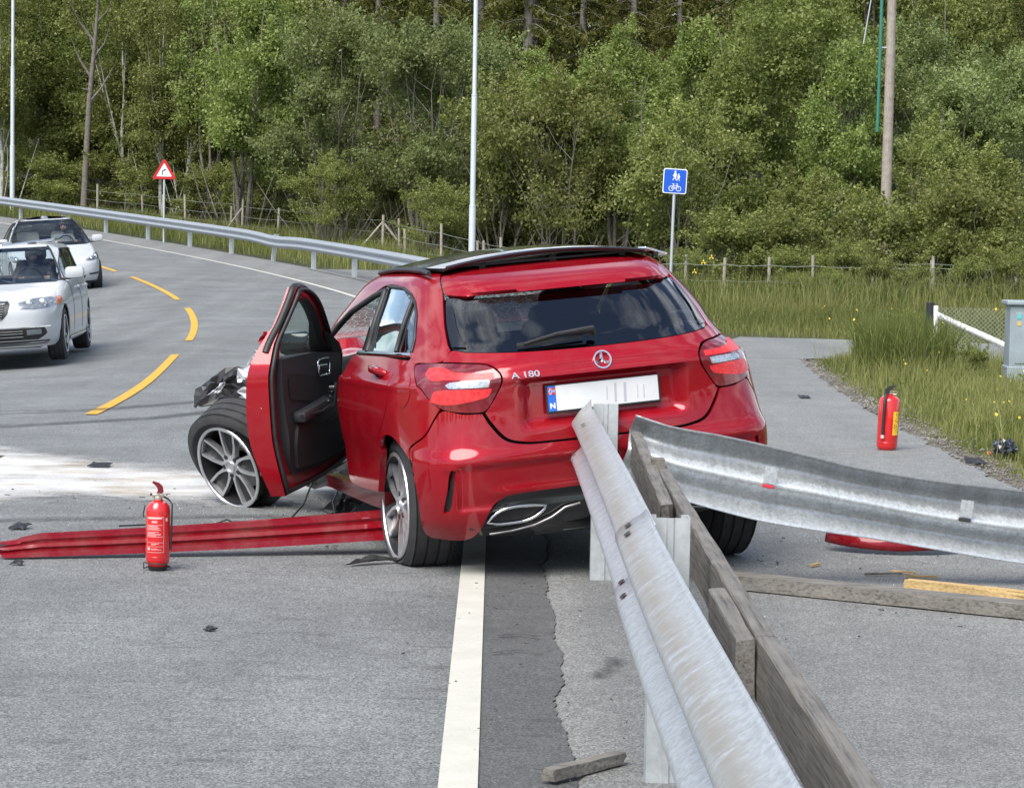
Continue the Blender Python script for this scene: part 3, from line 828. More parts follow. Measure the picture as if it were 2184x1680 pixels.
# quarter panels, roof rail and screen pillar, each side
ARC = [(1.285 + .325 * cos(t), .335 + .335 * sin(t)) for t in np.linspace(radians(52), radians(135), 8)]
def S_(x, v): return RS_.s_side(x, v)
quarter = [(.752, .997), (.672, 1.043), (.678, 1.062), (.662, 1.136), (.624, 1.245), (.603, 1.300), (.594, 1.338), (.56, 1.385), (.50, 1.445), (.80, 1.445), (1.2, 1.445), (S_(1.02, 1.44), 1.440), (S_(1.14, 1.38), 1.380), (S_(1.30, 1.27), 1.27), (S_(1.55, 1.15), 1.15), (S_(1.80, 1.04), 1.04), (2.80, 1.00),
           (2.50, 1.105), (2.0, 1.225), (1.52, 1.305), (1.26, 1.345), (.968, 1.337), (.862, 1.300), (.832, 1.255), (.834, 1.20), (.896, 1.10), (.962, 1.036), (1.008, 1.006), (1.14, .972), (1.214, .948), (1.26, .86), (1.286, .776), (1.38, .70), (1.465, .648)] + ARC + [(1.032, .620), (.88, .685), (.802, .765), (.772, .795), (.878, .867), (.963, .933), (.974, .972), (.946, .992)]
for sg in (1, -1):
    Q = quarter if sg > 0 else mirror(quarter)
    qp = panel('quarter_panel', Q, rmap, M_RED, car, 0.016, 0.014, outward=MID)
    def mm(p): return p if sg > 0 else mirror(p)
    door = [(1.02, 1.002), (1.146, .968), (1.222, .945), (1.268, .86), (1.294, .776), (1.388, .70), (1.475, .646), (1.505, .585), (1.57, .50), (1.606, .40), (1.61, .38), (2.10, .380), (2.20, .406), (2.262, .512), (2.235, .648), (2.248, .84), (2.165, .922), (2.05, .975), (1.88, 1.010), (1.4, 1.014)]
    dr = panel('rear_door', mm(door), rmap, M_RED, car, 0.018, 0.03, outward=MID)
    panel('door_window', mm([(1.18, 1.042), (1.59, 1.036), (1.215, 1.325), (.985, 1.322), (.90, 1.266)]), rmap, M_SIDEGLASS, dr, 0.03, 0.003, outward=MID, inset=0.006, curved=False)
    panel('quarter_window', mm([(.885, 1.25), (.848, 1.23), (.850, 1.19), (.915, 1.096), (.985, 1.040), (1.14, 1.040)]), rmap, M_SIDEGLASS, dr, 0.03, 0.003, outward=MID, inset=0.006, curved=False)
    band('window_divider', [(.872 * sg, 1.262), (1.16 * sg, 1.040)], 0.011, M_BLACK, parent=dr)
    panel('pillar_trim', mm([(1.59, 1.036), (1.225, 1.330), (1.33, 1.326), (1.78, 1.03)]), rmap, M_BLACK_GLOSS, dr, 0.03, 0.012, outward=MID, curved=False)
    band('window_seal', [(a * sg, b_) for a, b_ in [(.975, 1.038), (.908, 1.098), (.845, 1.20), (.842, 1.255), (.870, 1.294), (.968, 1.328), (1.24, 1.336)]], 0.008, M_BLACK, parent=dr)
    band('chrome_strip', [(.976 * sg, 1.026), (1.3 * sg, 1.026), (1.84 * sg, 1.020)], 0.0125, M_CHROME, parent=dr)
    panel('sill', mm([(1.60, .372), (2.10, .372), (2.86, .365), (2.84, .30), (2.1, .285), (1.62, .28)]), rmap, M_RED_DIRTY, car, 0.04, 0.05, outward=MID, inset=0.03, curved=False)
    # handle in its cup
    p0, a0, b0, n0 = RS_.frame(1.44 * sg, .945, red_disp)
    hb = MB(); tdir = a0 * (1 if sg > 0 else -1)
    cp = []
    for t in np.linspace(-1, 1, 9):
        cp.append(p0 + tdir * (t * 0.105) + n0 * (0.040 * (1 - t**4) - 0.006) + b0 * (0.004 * t))
    hb.tube(cp, [0.011, 0.014, 0.015, 0.016, 0.016, 0.016, 0.015, 0.014, 0.011], 10, flat=1.3)
    hb.build('door_handle', M_RED, dr, smooth=60)
    hb = MB(); hb.tube([p + Vector((0, 0, 0.011)) + n0 * 0.008 for p in cp[1:-1]], 0.0035, 6); hb.build('handle_chrome', M_CHROME, dr, smooth=60)
    cup = [(1.44 + 0.075 * cos(t), .935 + 0.022 * sin(t)) for t in np.linspace(0, 2 * pi, 14)[:-1]]
    panel('handle_cup', mm(cup), rmap, M_RED_DIRTY, dr, 0.02, 0.0, outward=MID, inset=-0.002)
fuel = [(1.055 + .072 * cos(t) * (1 + .1 * sin(t)), .878 + .075 * sin(t)) for t in np.linspace(0, 2 * pi, 18)[:-1]]
panel('fuel_flap', fuel, rmap, M_RED, car, 0.012, 0.006, outward=MID, inset=-0.0035)
# right front door, kept shut
fd = [(2.265, .845), (2.252, .648), (2.28, .512), (2.22, .40), (3.05, .385), (3.12, .50), (3.12, .80), (3.0, .96), (2.85, .995), (1.90, 1.012), (2.065, .978), (2.18, .925)]
fdr = panel('front_door', mirror(fd), rmap, M_RED, car, 0.03, 0.03, outward=MID)
panel('door_window', mirror([(1.80, 1.035), (1.36, 1.32), (1.55, 1.292), (2.0, 1.215), (2.45, 1.105), (2.72, 1.02)]), rmap, M_SIDEGLASS, fdr, 0.04, 0.003, outward=MID, inset=0.006, curved=False)
# front wings and bonnet, crumpled
def crumple(P, s, v):
    k = sstep(2.15, 2.9, P[:, 0])
    return red_disp(P, s, v) + k * (0.05 * np.sin(P[:, 0] * 17 + P[:, 2] * 9) * np.cos(P[:, 1] * 11 + 2) - 0.06 * k)
def wmap(sv):
    P = RS_.at(sv, crumple); k = sstep(2.2, 3.3, P[:, 0]); P[:, 0] = P[:, 0] - k * 0.35; P[:, 2] += 0.03 * k * np.sin(P[:, 1] * 8 + P[:, 0] * 10); return P
wing = [(3.06, .40), (3.135, .50), (3.135, .80), (3.02, .965), (2.95, 1.0), (4.2, .93), (4.6, .82), (4.4, .72), (4.0, .72), (3.75, .66), (3.55, .5), (3.45, .34)]
panel('front_wing', mirror(wing), wmap, M_RED, car, 0.05, 0.02, outward=MID)
lw = [(3.0, .62), (3.06, .80), (3.0, .965), (2.92, 1.0), (3.6, .98), (4.1, .93), (3.9, .86), (3.55, .84), (3.3, .78), (3.15, .70)]
panel('front_wing', lw, wmap, M_RED, car, 0.04, 0.02, outward=MID)
def hoodmap(q):
    x, y = q[:, 0], q[:, 1]; z = 0.985 - 0.10 * (x - 1.85) - 0.07 * np.abs(y)**2.5 / 0.5
    k = sstep(2.2, 2.9, x)
    z = z + k * (0.08 * np.sin(x * 12 + 1) * np.cos(y * 7 + .5) + 0.05 * np.sin(y * 19 + x * 5)) + 0.07 * k
    return np.stack([x, y, z], 1)
panel('bonnet', [(1.86, -.66), (1.98, -.3), (2.0, 0), (1.98, .3), (1.86, .66), (2.3, .70), (2.7, .66), (2.95, .5), (3.0, .1), (2.9, -.35), (2.75, -.62), (2.3, -.70)], hoodmap, M_RED, car, 0.05, 0.02, outward=(2.4, 0, 0.3))
# windscreen, cracked
def crackglass():
    m = glass_mat('cracked_windscreen', (0.55, 0.66, 0.62), boost=1.3); N, L = m.node_tree.nodes, m.node_tree.links
    out = N['Material Output']; old = out.inputs['Surface'].links[0].from_socket
    df = N.new('ShaderNodeBsdfDiffuse'); df.inputs['Color'].default_value = (0.42, 0.52, 0.50, 1)
    tr = N.new('ShaderNodeBsdfTranslucent'); tr.inputs['Color'].default_value = (0.5, 0.62, 0.58, 1)
    ad = N.new('ShaderNodeMixShader'); L.new(df.outputs[0], ad.inputs[1]); L.new(tr.outputs[0], ad.inputs[2])
    v = objcoord(N); vo = N.new('ShaderNodeTexVoronoi'); vo.feature = 'DISTANCE_TO_EDGE'; vo.inputs['Scale'].default_value = 26; L.new(v, vo.inputs['Vector'])
    r = ramp(N, L, vo.outputs['Distance'], [(0.015, 0.8), (0.08, 0.22)])
    mx = N.new('ShaderNodeMixShader'); L.new(r, mx.inputs['Fac']); L.new(old, mx.inputs[1]); L.new(ad.outputs[0], mx.inputs[2]); L.new(mx.outputs[0], out.inputs['Surface'])
    return m
ws = []
for v_ in np.linspace(1.03, 1.40, 8): ws.append((RS_.s_front(RS_.cr(np.array([v_]), 4)[0] * 0.86, v_), v_))
wsn = [(a / RS_.s_end(b), b) for a, b in ws]
panel('windscreen', wsn + [(1.0 - 1e-4, 1.40), (1.0 - 1e-4, 1.03)], rmap_n, crackglass(), car, 0.03, 0.004, outward=MID, curved=False)
panel('windscreen', [(-a, b) for a, b in wsn] + [(-1.0 + 1e-4, 1.40), (-1.0 + 1e-4, 1.03)], rmap_n, bpy.data.materials['cracked_windscreen'], car, 0.03, 0.004, outward=MID, curved=False)
# roof skin and the glass roof that sprang up out of its frame
rr_ = [(-.9999, 1.37), (-.5, 1.40), (0, 1.362), (.5, 1.40), (.9999, 1.37), (.9999, 1.47), (0, 1.47), (-.9999, 1.47)]
ring = [(x, 1.372) for x in np.linspace(-.24, .24, 13)] + [(x, 1.43) for x in np.linspace(.28, .9999, 20)] + [(x, 1.59) for x in np.linspace(.9999, -.9999, 41)] + [(x, 1.43) for x in np.linspace(-.9999, -.28, 20)]
panel('roof', ring, rmap_n, M_RED, car, 0.03, 0.0, outward=(0.5, 0, 1.0), curved=False, inset=0.010)
def glassroof(q):
    x, y = q[:, 0], q[:, 1]
    z = 1.442 + 0.016 * sstep(-.06, .10, x) + 0.012 * sstep(0, .5, x) - 0.045 * (y / 0.52)**2 - 0.02 * sstep(0.6, 1.1, x)
    return np.stack([x, y, z], 1)
gp = [(-.02, -.50), (-.05, 0), (-.02, .50), (.10, .545), (.9, .56), (1.0, .50), (1.05, 0), (1.0, -.5), (.9, -.55), (.10, -.535)]
gr_ = panel('glass_roof', gp, glassroof, M_BLACK_GLOSS, car, 0.04, 0.014, outward=(0.5, 0, 0.9))
b = MB()
P = glassroof(np.array([(-.035 - .012 * (1 - (y / .5)**2), y) for y in np.linspace(-.49, .49, 15)])); b.tube([tuple(p + np.array([0, 0, .002])) for p in P], 0.009, 6)
b.build('roof_seal', M_BLACK_GLOSS, gr_, smooth=60)
b = MB(); P = glassroof(np.array([(x, .55) for x in np.linspace(.0, .95, 10)]))
for p in P[:-1]: pass
b.tube([tuple(p + np.array([0, .015, -.012])) for p in P], 0.012, 6); b.build('roof_rail', M_BLACK, gr_, smooth=60)
b = MB(); P = glassroof(np.array([(x, -.54) for x in np.linspace(-.02, .95, 10)])); b.tube([tuple(p + np.array([0, -.02, -.014])) for p in P], 0.012, 6); b.build('roof_rail', M_BLACK, gr_, smooth=60)
b = MB(); b.box((0, 0, 0), (.10, .12, .012), Matrix.Translation((.03, -.56, 1.395)) @ Matrix.Rotation(0.35, 4, 'X'), bev=0.003); b.build('roof_bracket', M_CHROME, gr_)
for y in (-.4, -.05, .3):
    b = MB(); b.box((.04, y, 1.405), (.05, .03, .03)); b.build('roof_clip', M_BLACK, gr_)
b = MB(); b.box((0.5, 0, 1.405), (1.0, 0.9, 0.01)); b.build('headliner', M_BLACK, car)
# wiper, badge, lettering, plate
p0, a0, b0, n0 = RS_.frame(0.01, 1.045, red_disp); p1, _, _, n1 = RS_.frame(.18, 1.045, red_disp); p2, _, _, n2 = RS_.frame(.33, 1.032, red_disp)
b = MB(); b.tube([p0 + n0 * .02, p0 + n0 * .05, p1 + n1 * .04, p2 + n2 * .02], [0.022, 0.020, 0.012, 0.008], 8, flat=0.8)
b.build('rear_wiper', M_BLACK, car, smooth=50)
q0 = [RS_.frame(s_, 1.046 - .00012 * 0 - (.012 * (s_ - .05) / .3), red_disp) for s_ in np.linspace(.05, .36, 8)]
b = MB(); b.tube([f[0] + f[3] * .012 for f in q0], 0.006, 6, flat=2.0); b.build('wiper_blade', M_BLACK, car, smooth=50)
def on_surface(s, v, up=0.0, roll=0.0):
    p, a, bb, n = RS_.frame(s, v, red_disp)
    # local x runs to the right as seen from behind, y outwards, z up the panel
    x = -a; z = bb; x = (x - n * x.dot(n)).normalized(); z = n.cross(x) * -1
    if z.dot(bb) < 0: z = -z
    return Matrix(((x.x, n.x, z.x, p.x + n.x * up), (x.y, n.y, z.y, p.y + n.y * up), (x.z, n.z, z.z, p.z + n.z * up), (0, 0, 0, 1)))
star_mesh(0.042, 0.005, 0.15).build('star_badge', M_CHROME, car, M=on_surface(0.0, 0.948, 0.006), smooth=40)
def text_obj(name, txt, size, mat, parent, M, depth=0.002, extrude=True, bold=0.0):
    c = bpy.data.curves.new(name, 'FONT'); c.body = txt; c.size = size; c.extrude = depth; c.align_x = 'CENTER'; c.align_y = 'CENTER'; c.offset = bold
    t = bpy.data.objects.new(name + '_curve', c); col.objects.link(t)
    bpy.context.view_layer.update()
    me = bpy.data.meshes.new_from_object(t.evaluated_get(bpy.context.evaluated_depsgraph_get()))
    bpy.data.objects.remove(t); bpy.data.curves.remove(c)
    o = bpy.data.objects.new(name, me); me.materials.clear(); me.materials.append(mat); col.objects.link(o)
    if parent is not None: o.parent = parent; o.matrix_local = M
    else: o.matrix_world = M
    return o
RXZ = Matrix.Rotation(pi / 2, 4, 'X')      # text plane to the xz plane
def txt_frame(M): return M @ Matrix(((1, 0, 0, 0), (0, 0, 1, 0), (0, 1, 0, 0), (0, 0, 0, 1)))
text_obj('model_lettering', 'A 180', 0.046, M_CHROME, car, txt_frame(on_surface(.362, .915, .003)) @ Matrix.Scale(1.15, 4, (1, 0, 0)), 0.002, bold=0.0004)
M_PLATE = plain('plate_white', (0.66, 0.66, 0.66), 0.35, var=0.06, vscale=9)
M_BLUE = plain('plate_blue', (0.02, 0.13, 0.55), 0.35)
M_PRINT_RED = plain('print_red', (0.55, 0.03, 0.05), 0.5)
M_PRINT_WHITE = plain('print_white', (0.82, 0.82, 0.82), 0.5)
M_SMUDGE = plain('plate_smudge', (0.44, 0.44, 0.47), 0.6)
PM = on_surface(0.0, .795, 0.0)
PM = Matrix.Translation(Vector((-.022, 0, 0))) @ PM @ Matrix.Rotation(radians(5), 4, 'X')
pl = empty('number_plate'); pl.parent = car; pl.matrix_local = PM
b = MB(); b.box((0, 0, 0), (.54, .012, .128), bev=0.004); b.build('plate_holder', M_BLACK, pl)
b = MB(); b.box((0.018, .0075, .003), (.484, .004, .112), bev=0.001); b.build('plate_face', M_PLATE, pl)
b = MB(); b.box((-.243, .0075, .003), (.038, .005, .112)); b.build('plate_band', M_BLUE, pl)
b = MB(); b.box((-.243, .0110, .036), (.034, .002, .030)); b.build('plate_flag', M_PRINT_RED, pl)
b = MB(); b.box((-.243, .0125, .036), (.034, .002, .008)); b.box((-.249, .0127, .036), (.008, .002, .030)); b.build('flag_cross', M_PRINT_WHITE, pl)
b = MB(); b.box((-.243, .0138, .036), (.034, .001, .004)); b.box((-.249, .0139, .036), (.004, .001, .030)); b.build('flag_cross', M_BLUE, pl)
text_obj('plate_letter', 'N', 0.034, M_PRINT_WHITE, pl, Matrix(((1, 0, 0, -.243), (0, 0, 1, .0112), (0, 1, 0, -.030), (0, 0, 0, 1))), 0.0008, bold=0.001)
for x_, w_ in ((.055, .010), (.10, .012), (.015, .004), (.16, .003), (.19, .004)):
    b = MB(); b.box((x_, .0102, .004), (w_, .001, .085 if w_ > .008 else .06), Matrix.Rotation(0.05, 4, 'Y')); b.build('plate_smudge', M_SMUDGE, pl)
# underbody, cabin floor and seats
b = MB(); b.box((1.3, 0, .27), (3.4, 1.30, .06)); b.box((-.38, 0, .32), (.50, 1.3, .14)); b.build('underbody', M_BLACK, car)
b = MB(); b.box((-.45, .0, .26), (.3, .5, .16), bev=.05); b.build('silencer', M_STEEL, car)
def seat(name, x, y, w):
    b = MB()
    b.box((x + .22, y, .50), (.52, w, .16), bev=.05)
    b.box((x - .08, y, .80), (.14, w, .62), Matrix.Translation((x - .08, y, .5)) @ Matrix.Rotation(-.30, 4, 'Y') @ Matrix.Translation((-x + .08, -y, -.5)), bev=.05)
    return b.build(name, M_SEAT, car, smooth=40)
seat('rear_seat', .10, 0, 1.26); seat('front_seat', 1.05, .36, .50); seat('front_seat', 1.05, -.36, .50)
for x_, y_ in ((-.10, .42), (-.10, 0), (-.10, -.42), (.86, .36), (.86, -.36)):
    b = MB(); b.box((x_, y_, 1.14 if x_ > .5 else 1.10), (.11, .26, .19), bev=.045); b.build('headrest', M_SEAT, car, smooth=40)
b = MB(); b.box((1.72, 0, .84), (.40, 1.36, .22), bev=.07); b.build('dashboard', M_TRIM, car, smooth=40)
b = MB(); b.lathe([(.17, -.012), (.182, 0), (.17, .012), (.158, 0)], 28, 'x', Matrix.Translation((1.40, .36, .88)) @ Matrix.Rotation(-.4, 4, 'Y'), closed=True); b.box((1.42, .36, .88), (.03, .30, .05), bev=.01); b.build('steering_wheel', M_TRIM, car, smooth=40)
b = MB(); b.box((-.30, 0, .62), (.04, 1.3, .66)); b.build('boot_lining', M_SEAT, car)
# door opening seals on the left and the body pillar behind the open door
band('door_seal', [(1.66, 1.03), (1.30, 1.315), (1.52, 1.288), (2.0, 1.208), (2.5, 1.088), (2.78, .985)], 0.016, M_BLACK)
panel('pillar_trim', [(2.262, .845), (2.275, .512), (2.215, .40), (2.35, .40), (2.42, .52), (2.38, .80), (2.25, .96), (1.95, 1.02), (2.08, .98), (2.19, .92)], rmap, M_BLACK, car, 0.04, 0.06, outward=MID, inset=0.05)
b = MB()
for sg in (1, -1):
    for a0_ in np.linspace(0.15, pi - 0.1, 14):
        pass
for sg in (1, -1):
    b = MB(); b.lathe([(.345, .52 * sg), (.355, .835 * sg if sg < 0 else .80 * sg), (.365, .835 * sg if sg < 0 else .80 * sg), (.37, .52 * sg)], 40, 'y', Matrix.Translation((-.02 if sg > 0 else 0, 0, .35)), closed=True)
    o = b.build('wheel_arch_liner', M_BLACK, car)
    bm = bmesh.new(); bm.from_mesh(o.data); bmesh.ops.delete(bm, geom=[v for v in bm.verts if v.co.z < .36], context='VERTS'); bm.to_mesh(o.data); bm.free()
# ------------------------------------------------------------------ its open front door, wheels and torn front corner
def place_world(W): return MCI @ W
# local door frame: u from hinge to latch, t towards the cabin, z up
dh = Vector((-.830, 12.50, 0)); dl = Vector((-1.105, 11.52, 0)); du = (dl - dh).normalized(); dt = Vector((-du.y, du.x, 0))
if dt.x < 0: dt = -dt
MD = Matrix(((du.x, dt.x, 0, dh.x), (du.y, dt.y, 0, dh.y), (0, 0, 1, 0), (0, 0, 0, 1))) @ Matrix.Rotation(radians(3.0), 4, 'X')
DL = (dl - dh).length
door = empty('front_door'); door.parent = car; door.matrix_local = place_world(MD); tag(door, 'open left front door showing its black inner trim')
def dsk(t0):
    def f(q):
        u, z = q[:, 0], q[:, 1]
        bow = -0.060 * np.sin(np.clip((z - .20) / .86, 0, 1) * pi)**0.8 * (z < 1.06) + 0.125 * sstep(.80, 1.30, z) + 0.035 * (1 - sstep(.24, .55, z)) - 0.02 * np.sin(u * pi)
        return np.stack([u, t0 + bow, z], 1)
    return f
dout = [(0, .34), (.45, .275), (.93, .235), (.965, .32), (1.00, .50), (1.02, .72), (1.015, .86), (.975, .955), (.95, 1.02), (.905, 1.13), (.865, 1.215), (.845, 1.245), (.80, 1.253), (.70, 1.245), (.55, 1.20), (.32, 1.08), (.10, .955), (0, .90)]
dwin = [(.16, .905), (.885, .905), (.87, .99), (.83, 1.10), (.79, 1.175), (.72, 1.195), (.56, 1.15), (.36, 1.045)]
panel('outer_skin', dout, dsk(0.0), M_RED, door, 0.025, 0.0, outward=(.5, 2.0, .7), holes=[dwin])
# shell of the inner face: red sheet metal edge, stepped in
din = offset_poly(dout, 0.012)
panel('inner_panel', din, lambda q: np.stack([q[:, 0], 0.062 - 0.022 * sstep(.86, 1.0, q[:, 1]) + 0.125 * sstep(.80, 1.30, q[:, 1]) + 0.030 * (1 - sstep(.24, .55, q[:, 1])), q[:, 1]], 1), M_RED, door, 0.03, 0.0, outward=(.5, -2.0, .7), holes=[dwin])
# the edge band that joins skin and inner panel, latch side, bottom and frame
def strip(name, path, f0, f1, mat, n=5, parent=None):
    p = np.array(densify(path, .03, True)); A = f0(p); B_ = f1(p); V = []; F = []
    for k in range(n + 1):
        t = k / n; V += (A * (1 - t) + B_ * t).tolist()
    m = len(p)
    for k in range(n):
        for i in range(m): F.append((k * m + i, k * m + (i + 1) % m, (k + 1) * m + (i + 1) % m, (k + 1) * m + i))
    o = mk(name, V, F, mat, parent); sharp(o, 40); return o
fin = lambda q: np.stack([q[:, 0], 0.062 - 0.022 * sstep(.86, 1.0, q[:, 1]) + 0.125 * sstep(.80, 1.30, q[:, 1]) + 0.030 * (1 - sstep(.24, .55, q[:, 1])), q[:, 1]], 1)
_o = np.array(densify(dout, .03, True)); _i = np.array(densify(din, .03, True))
strip('door_edge', dout, dsk(0.0), fin, M_RED, 5, door)
strip('window_reveal', dwin, dsk(0.0), fin, M_BLACK, 2, door)
panel('window_glass', offset_poly(dwin, -0.008), lambda q: np.stack([q[:, 0], 0.005 + 0.125 * sstep(.80, 1.30, q[:, 1]), q[:, 1]], 1), M_CLEAR, door, 0.05, 0.003, outward=(.5, -2, .7))
# weather strip round the inner face
seal = offset_poly(dout, 0.035)
b = MB(); b.tube([tuple(p) for p in (fin(np.array(densify(seal, .03, True))) + np.array([0, .012, 0]))], 0.011, 8, closed=True); b.build('weather_strip', M_BLACK, door, smooth=60)
frm = offset_poly(dout, 0.006); q = [p for p in densify(frm, .02, True) if p[1] > .92]
b = MB(); b.tube([tuple(p) for p in fin(np.array(q)) * .6 + dsk(0.0)(np.array(q)) * .4], 0.019, 8); b.build('frame_seal', M_BLACK, door, smooth=60)
# trim
trim = [(.03, .40), (.45, .345), (.83, .33), (.875, .42), (.905, .60), (.925, .80), (.925, .90), (.5, .915), (.06, .90)]
def ftrim(d): return lambda q: np.stack([q[:, 0], d + 0.012 * np.sin(q[:, 0] * pi) - 0.0 * sstep(.86, .93, q[:, 1]) + 0.012 * np.exp(-((q[:, 1] - .52) / .1)**2), q[:, 1]], 1)
tr = panel('door_trim', trim, ftrim(.095), M_TRIM, door, 0.03, 0.05, outward=(.5, -2, .7))
panel('lower_pocket', [(.06, .42), (.45, .37), (.80, .36), (.83, .50), (.78, .60), (.4, .56), (.08, .60)], ftrim(.112), M_SEAT, tr, 0.03, 0.03, outward=(.5, -2, .7))
panel('trim_inlay', [(.40, .66), (.84, .70), (.86, .80), (.80, .825), (.45, .79)], ftrim(.088), M_SEAT, tr, 0.03, 0.0, outward=(.5, -2, .7), inset=-0.012)
b = MB(); b.box((.62, .145, .64), (.44, .07, .055), Matrix.Translation((.62, .145, .64)) @ Matrix.Rotation(radians(8), 4, 'Y') @ Matrix.Translation((-.62, -.145, -.64)), bev=.018); b.build('armrest', M_TRIM, tr, smooth=40)
b = MB(); b.tube([(.84, .16, .615), (.62, .185, .625), (.42, .175, .655), (.33, .16, .75)], 0.011, 8); b.build('pull_handle', M_ALLOY_DARK, tr, smooth=50)
for k in range(4):
    b = MB(); b.box((.40 + .03 * k, .165, .735 - .022 * k), (.024, .03, .016), bev=.004); b.build('window_switch', M_STEEL if k in (0, 3) else M_BLACK_GLOSS, tr)
bz = [(.30, .80), (.46, .795), (.475, .86), (.46, .875), (.30, .88), (.285, .865)]
b = MB(); b.tube([tuple(p) for p in ftrim(.108)(np.array(densify(bz, .02, True)))], 0.006, 6, closed=True); b.build('handle_bezel', M_CHROME, tr, smooth=60)
b = MB(); b.box((.39, .112, .838), (.12, .02, .03), bev=.006); b.build('release_handle', M_CHROME, tr)
b = MB(); b.lathe([(.075, 0), (.08, .012), (.0, .014)], 24, 'y', Matrix.Translation((.20, .115, .52))); b.build('speaker_grille', M_BLACK, tr)
# latch and bolts on the closing edge
b = MB(); b.box((1.008, .015, .70), (.012, .07, .022), bev=.003); b.build('latch', M_STEEL, door)
for dz, dtt in ((.028, -.01), (.028, .03), (-.03, .02)):
    b = MB(); b.lathe([(0, .008), (.007, .006), (.008, 0)], 10, 'x', Matrix.Translation((1.010, dtt, .70 + dz))); b.build('latch_bolt', M_CHROME, door)
# mirror seen through the glass
b = MB(); b.box((.12, -.12, .95), (.10, .19, .13), bev=.04); b.build('door_mirror', M_BLACK_GLOSS, door, smooth=40)
panel('mirror_sail', [(.02, .90), (.17, .905), (.30, 1.01), (.10, .95)], lambda q: np.stack([q[:, 0], 0.085 + 0.10 * sstep(.82, 1.25, q[:, 1]), q[:, 1]], 1), M_BLACK, door, 0.03, 0.03, outward=(.5, -2, .7), curved=False)

# wheels ------------------------------------------------------------
def wheel_world(c, out, spin=0.0):
    """matrix with +y along the outward axle"""
    y = Vector(out).normalized(); x = y.cross(Vector((0, 0, 1))).normalized(); z = x.cross(y)
    return Matrix(((x.x, y.x, z.x, c[0]), (x.y, y.y, z.y, c[1]), (x.z, y.z, z.z, c[2]), (0, 0, 0, 1))) @ Matrix.Rotation(spin, 4, 'Y')
_c = MCAR @ Vector((-.005, .715, .345))
RLC = Vector((_c.x, _c.y, .262))
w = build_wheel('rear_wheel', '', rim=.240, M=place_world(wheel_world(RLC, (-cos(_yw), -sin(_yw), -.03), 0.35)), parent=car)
# flat tyre: squash what is under the ground
def flatten(wheel, MW, zmin, bulge=0.35):
    for ch in wheel.children:
        if ch.name.split('.')[0] == 'tyre':
            ch.data = ch.data.copy()
            Mi = MW.inverted()
            for v in ch.data.vertices:
                p = MW @ v.co
                if p.z < zmin:
                    d = zmin - p.z; p.z = zmin + 0.001 * d; q = Mi @ p; q.y += math.copysign(d * bulge, v.co.y); v.co = q
flatten(w, wheel_world(RLC, (-cos(_yw), -sin(_yw), -.03), 0.35), 0.004)
_c = MCAR @ Vector((0, -.775, .25))
RRM = wheel_world((_c.x, _c.y, .312), (cos(_yw), sin(_yw), .05), 0.2)
w = build_wheel('rear_wheel', '', M=place_world(RRM), parent=car); flatten(w, RRM, 0.003, 0.2)
FLC = Vector((-1.385, 13.30, .288))
FLM = wheel_world(FLC, (-.48, -.72, -.52), 0.6)
shift = Matrix.Translation((0, .05, -.022)) @ Matrix.Rotation(radians(15), 4, 'X')
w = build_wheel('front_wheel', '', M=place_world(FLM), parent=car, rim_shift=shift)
tag(w, 'broken front wheel torn sideways with its rim off the tyre')
_c = MCAR @ Vector((2.55, -.76, .3))
build_wheel('front_wheel', '', M=place_world(wheel_world((_c.x, _c.y, .317), (cos(_yw), sin(_yw), 0), 0.9)), parent=car)
# torn inner wing, wheel-arch liner and hanging scraps round the front wheel
random.seed(5)
def scrap(name, pts, th, mat, parent, jag=0.02, M=None, seed=1):
    """an irregular crumpled sheet spanned by a 3-D outline"""
    rnd = random.Random(seed); P = [Vector(p) for p in pts]; c = sum(P, Vector()) / len(P); n = Vector()
    for i in range(len(P)): n += (P[i] - c).cross(P[(i + 1) % len(P)] - c)
    n.normalize(); ring = []
    for i in range(len(P)):
        a, b_ = P[i], P[(i + 1) % len(P)]
        for k in range(4):
            t = k / 4; ring.append(a.lerp(b_, t) + Vector([rnd.uniform(-jag, jag) for _ in range(3)]) * (0.5 if k else 1))
    V = []; F = []; m = len(ring); rings = 4
    for r in range(rings):
        f = 1 - r / rings
        for q in ring: V.append(c + (q - c) * f + n * rnd.uniform(-jag, jag) * 1.2)
    V.append(c + n * jag)
    for r in range(rings - 1):
        for i in range(m): F.append((r * m + i, r * m + (i + 1) % m, (r + 1) * m + (i + 1) % m, (r + 1) * m + i))
    for i in range(m): F.append(((rings - 1) * m + i, (rings - 1) * m + (i + 1) % m, len(V) - 1))
    o = mk(name, [tuple(v) for v in V], F, mat, parent, M=M)
    md = o.modifiers.new('thickness', 'SOLIDIFY'); md.thickness = th
    return o
M_GREY_METAL = plain('torn_grey_metal', (0.50, 0.51, 0.53), 0.4, 0.5, var=0.3, vscale=18)
IW = place_world(Matrix.Identity(4))
scrap('inner_wing', [(-1.30, 13.55, .78), (-1.46, 13.55, .74), (-1.44, 13.5, .60), (-1.30, 13.4, .52), (-1.12, 13.4, .58), (-1.12, 13.5, .76)], .004, M_GREY_METAL, car, .015, IW, 3)
scrap('arch_liner', [(-1.40, 13.6, .745), (-1.56, 13.65, .735), (-1.68, 13.6, .64), (-1.72, 13.5, .53), (-1.63, 13.45, .55), (-1.45, 13.45, .60), (-1.36, 13.5, .68)], .006, M_BLACK, car, .02, IW, 4)
scrap('torn_clip', [(-1.60, 13.4, .60), (-1.54, 13.4, .66), (-1.50, 13.42, .68), (-1.53, 13.4, .62)], .003, M_GREY_METAL, car, .008, IW, 7)
scrap('lamp_fragment', [(-1.30, 13.6, .80), (-1.34, 13.6, .92), (-1.27, 13.55, .96), (-1.23, 13.5, .85)], .006, M_RED, car, .02, IW, 8)
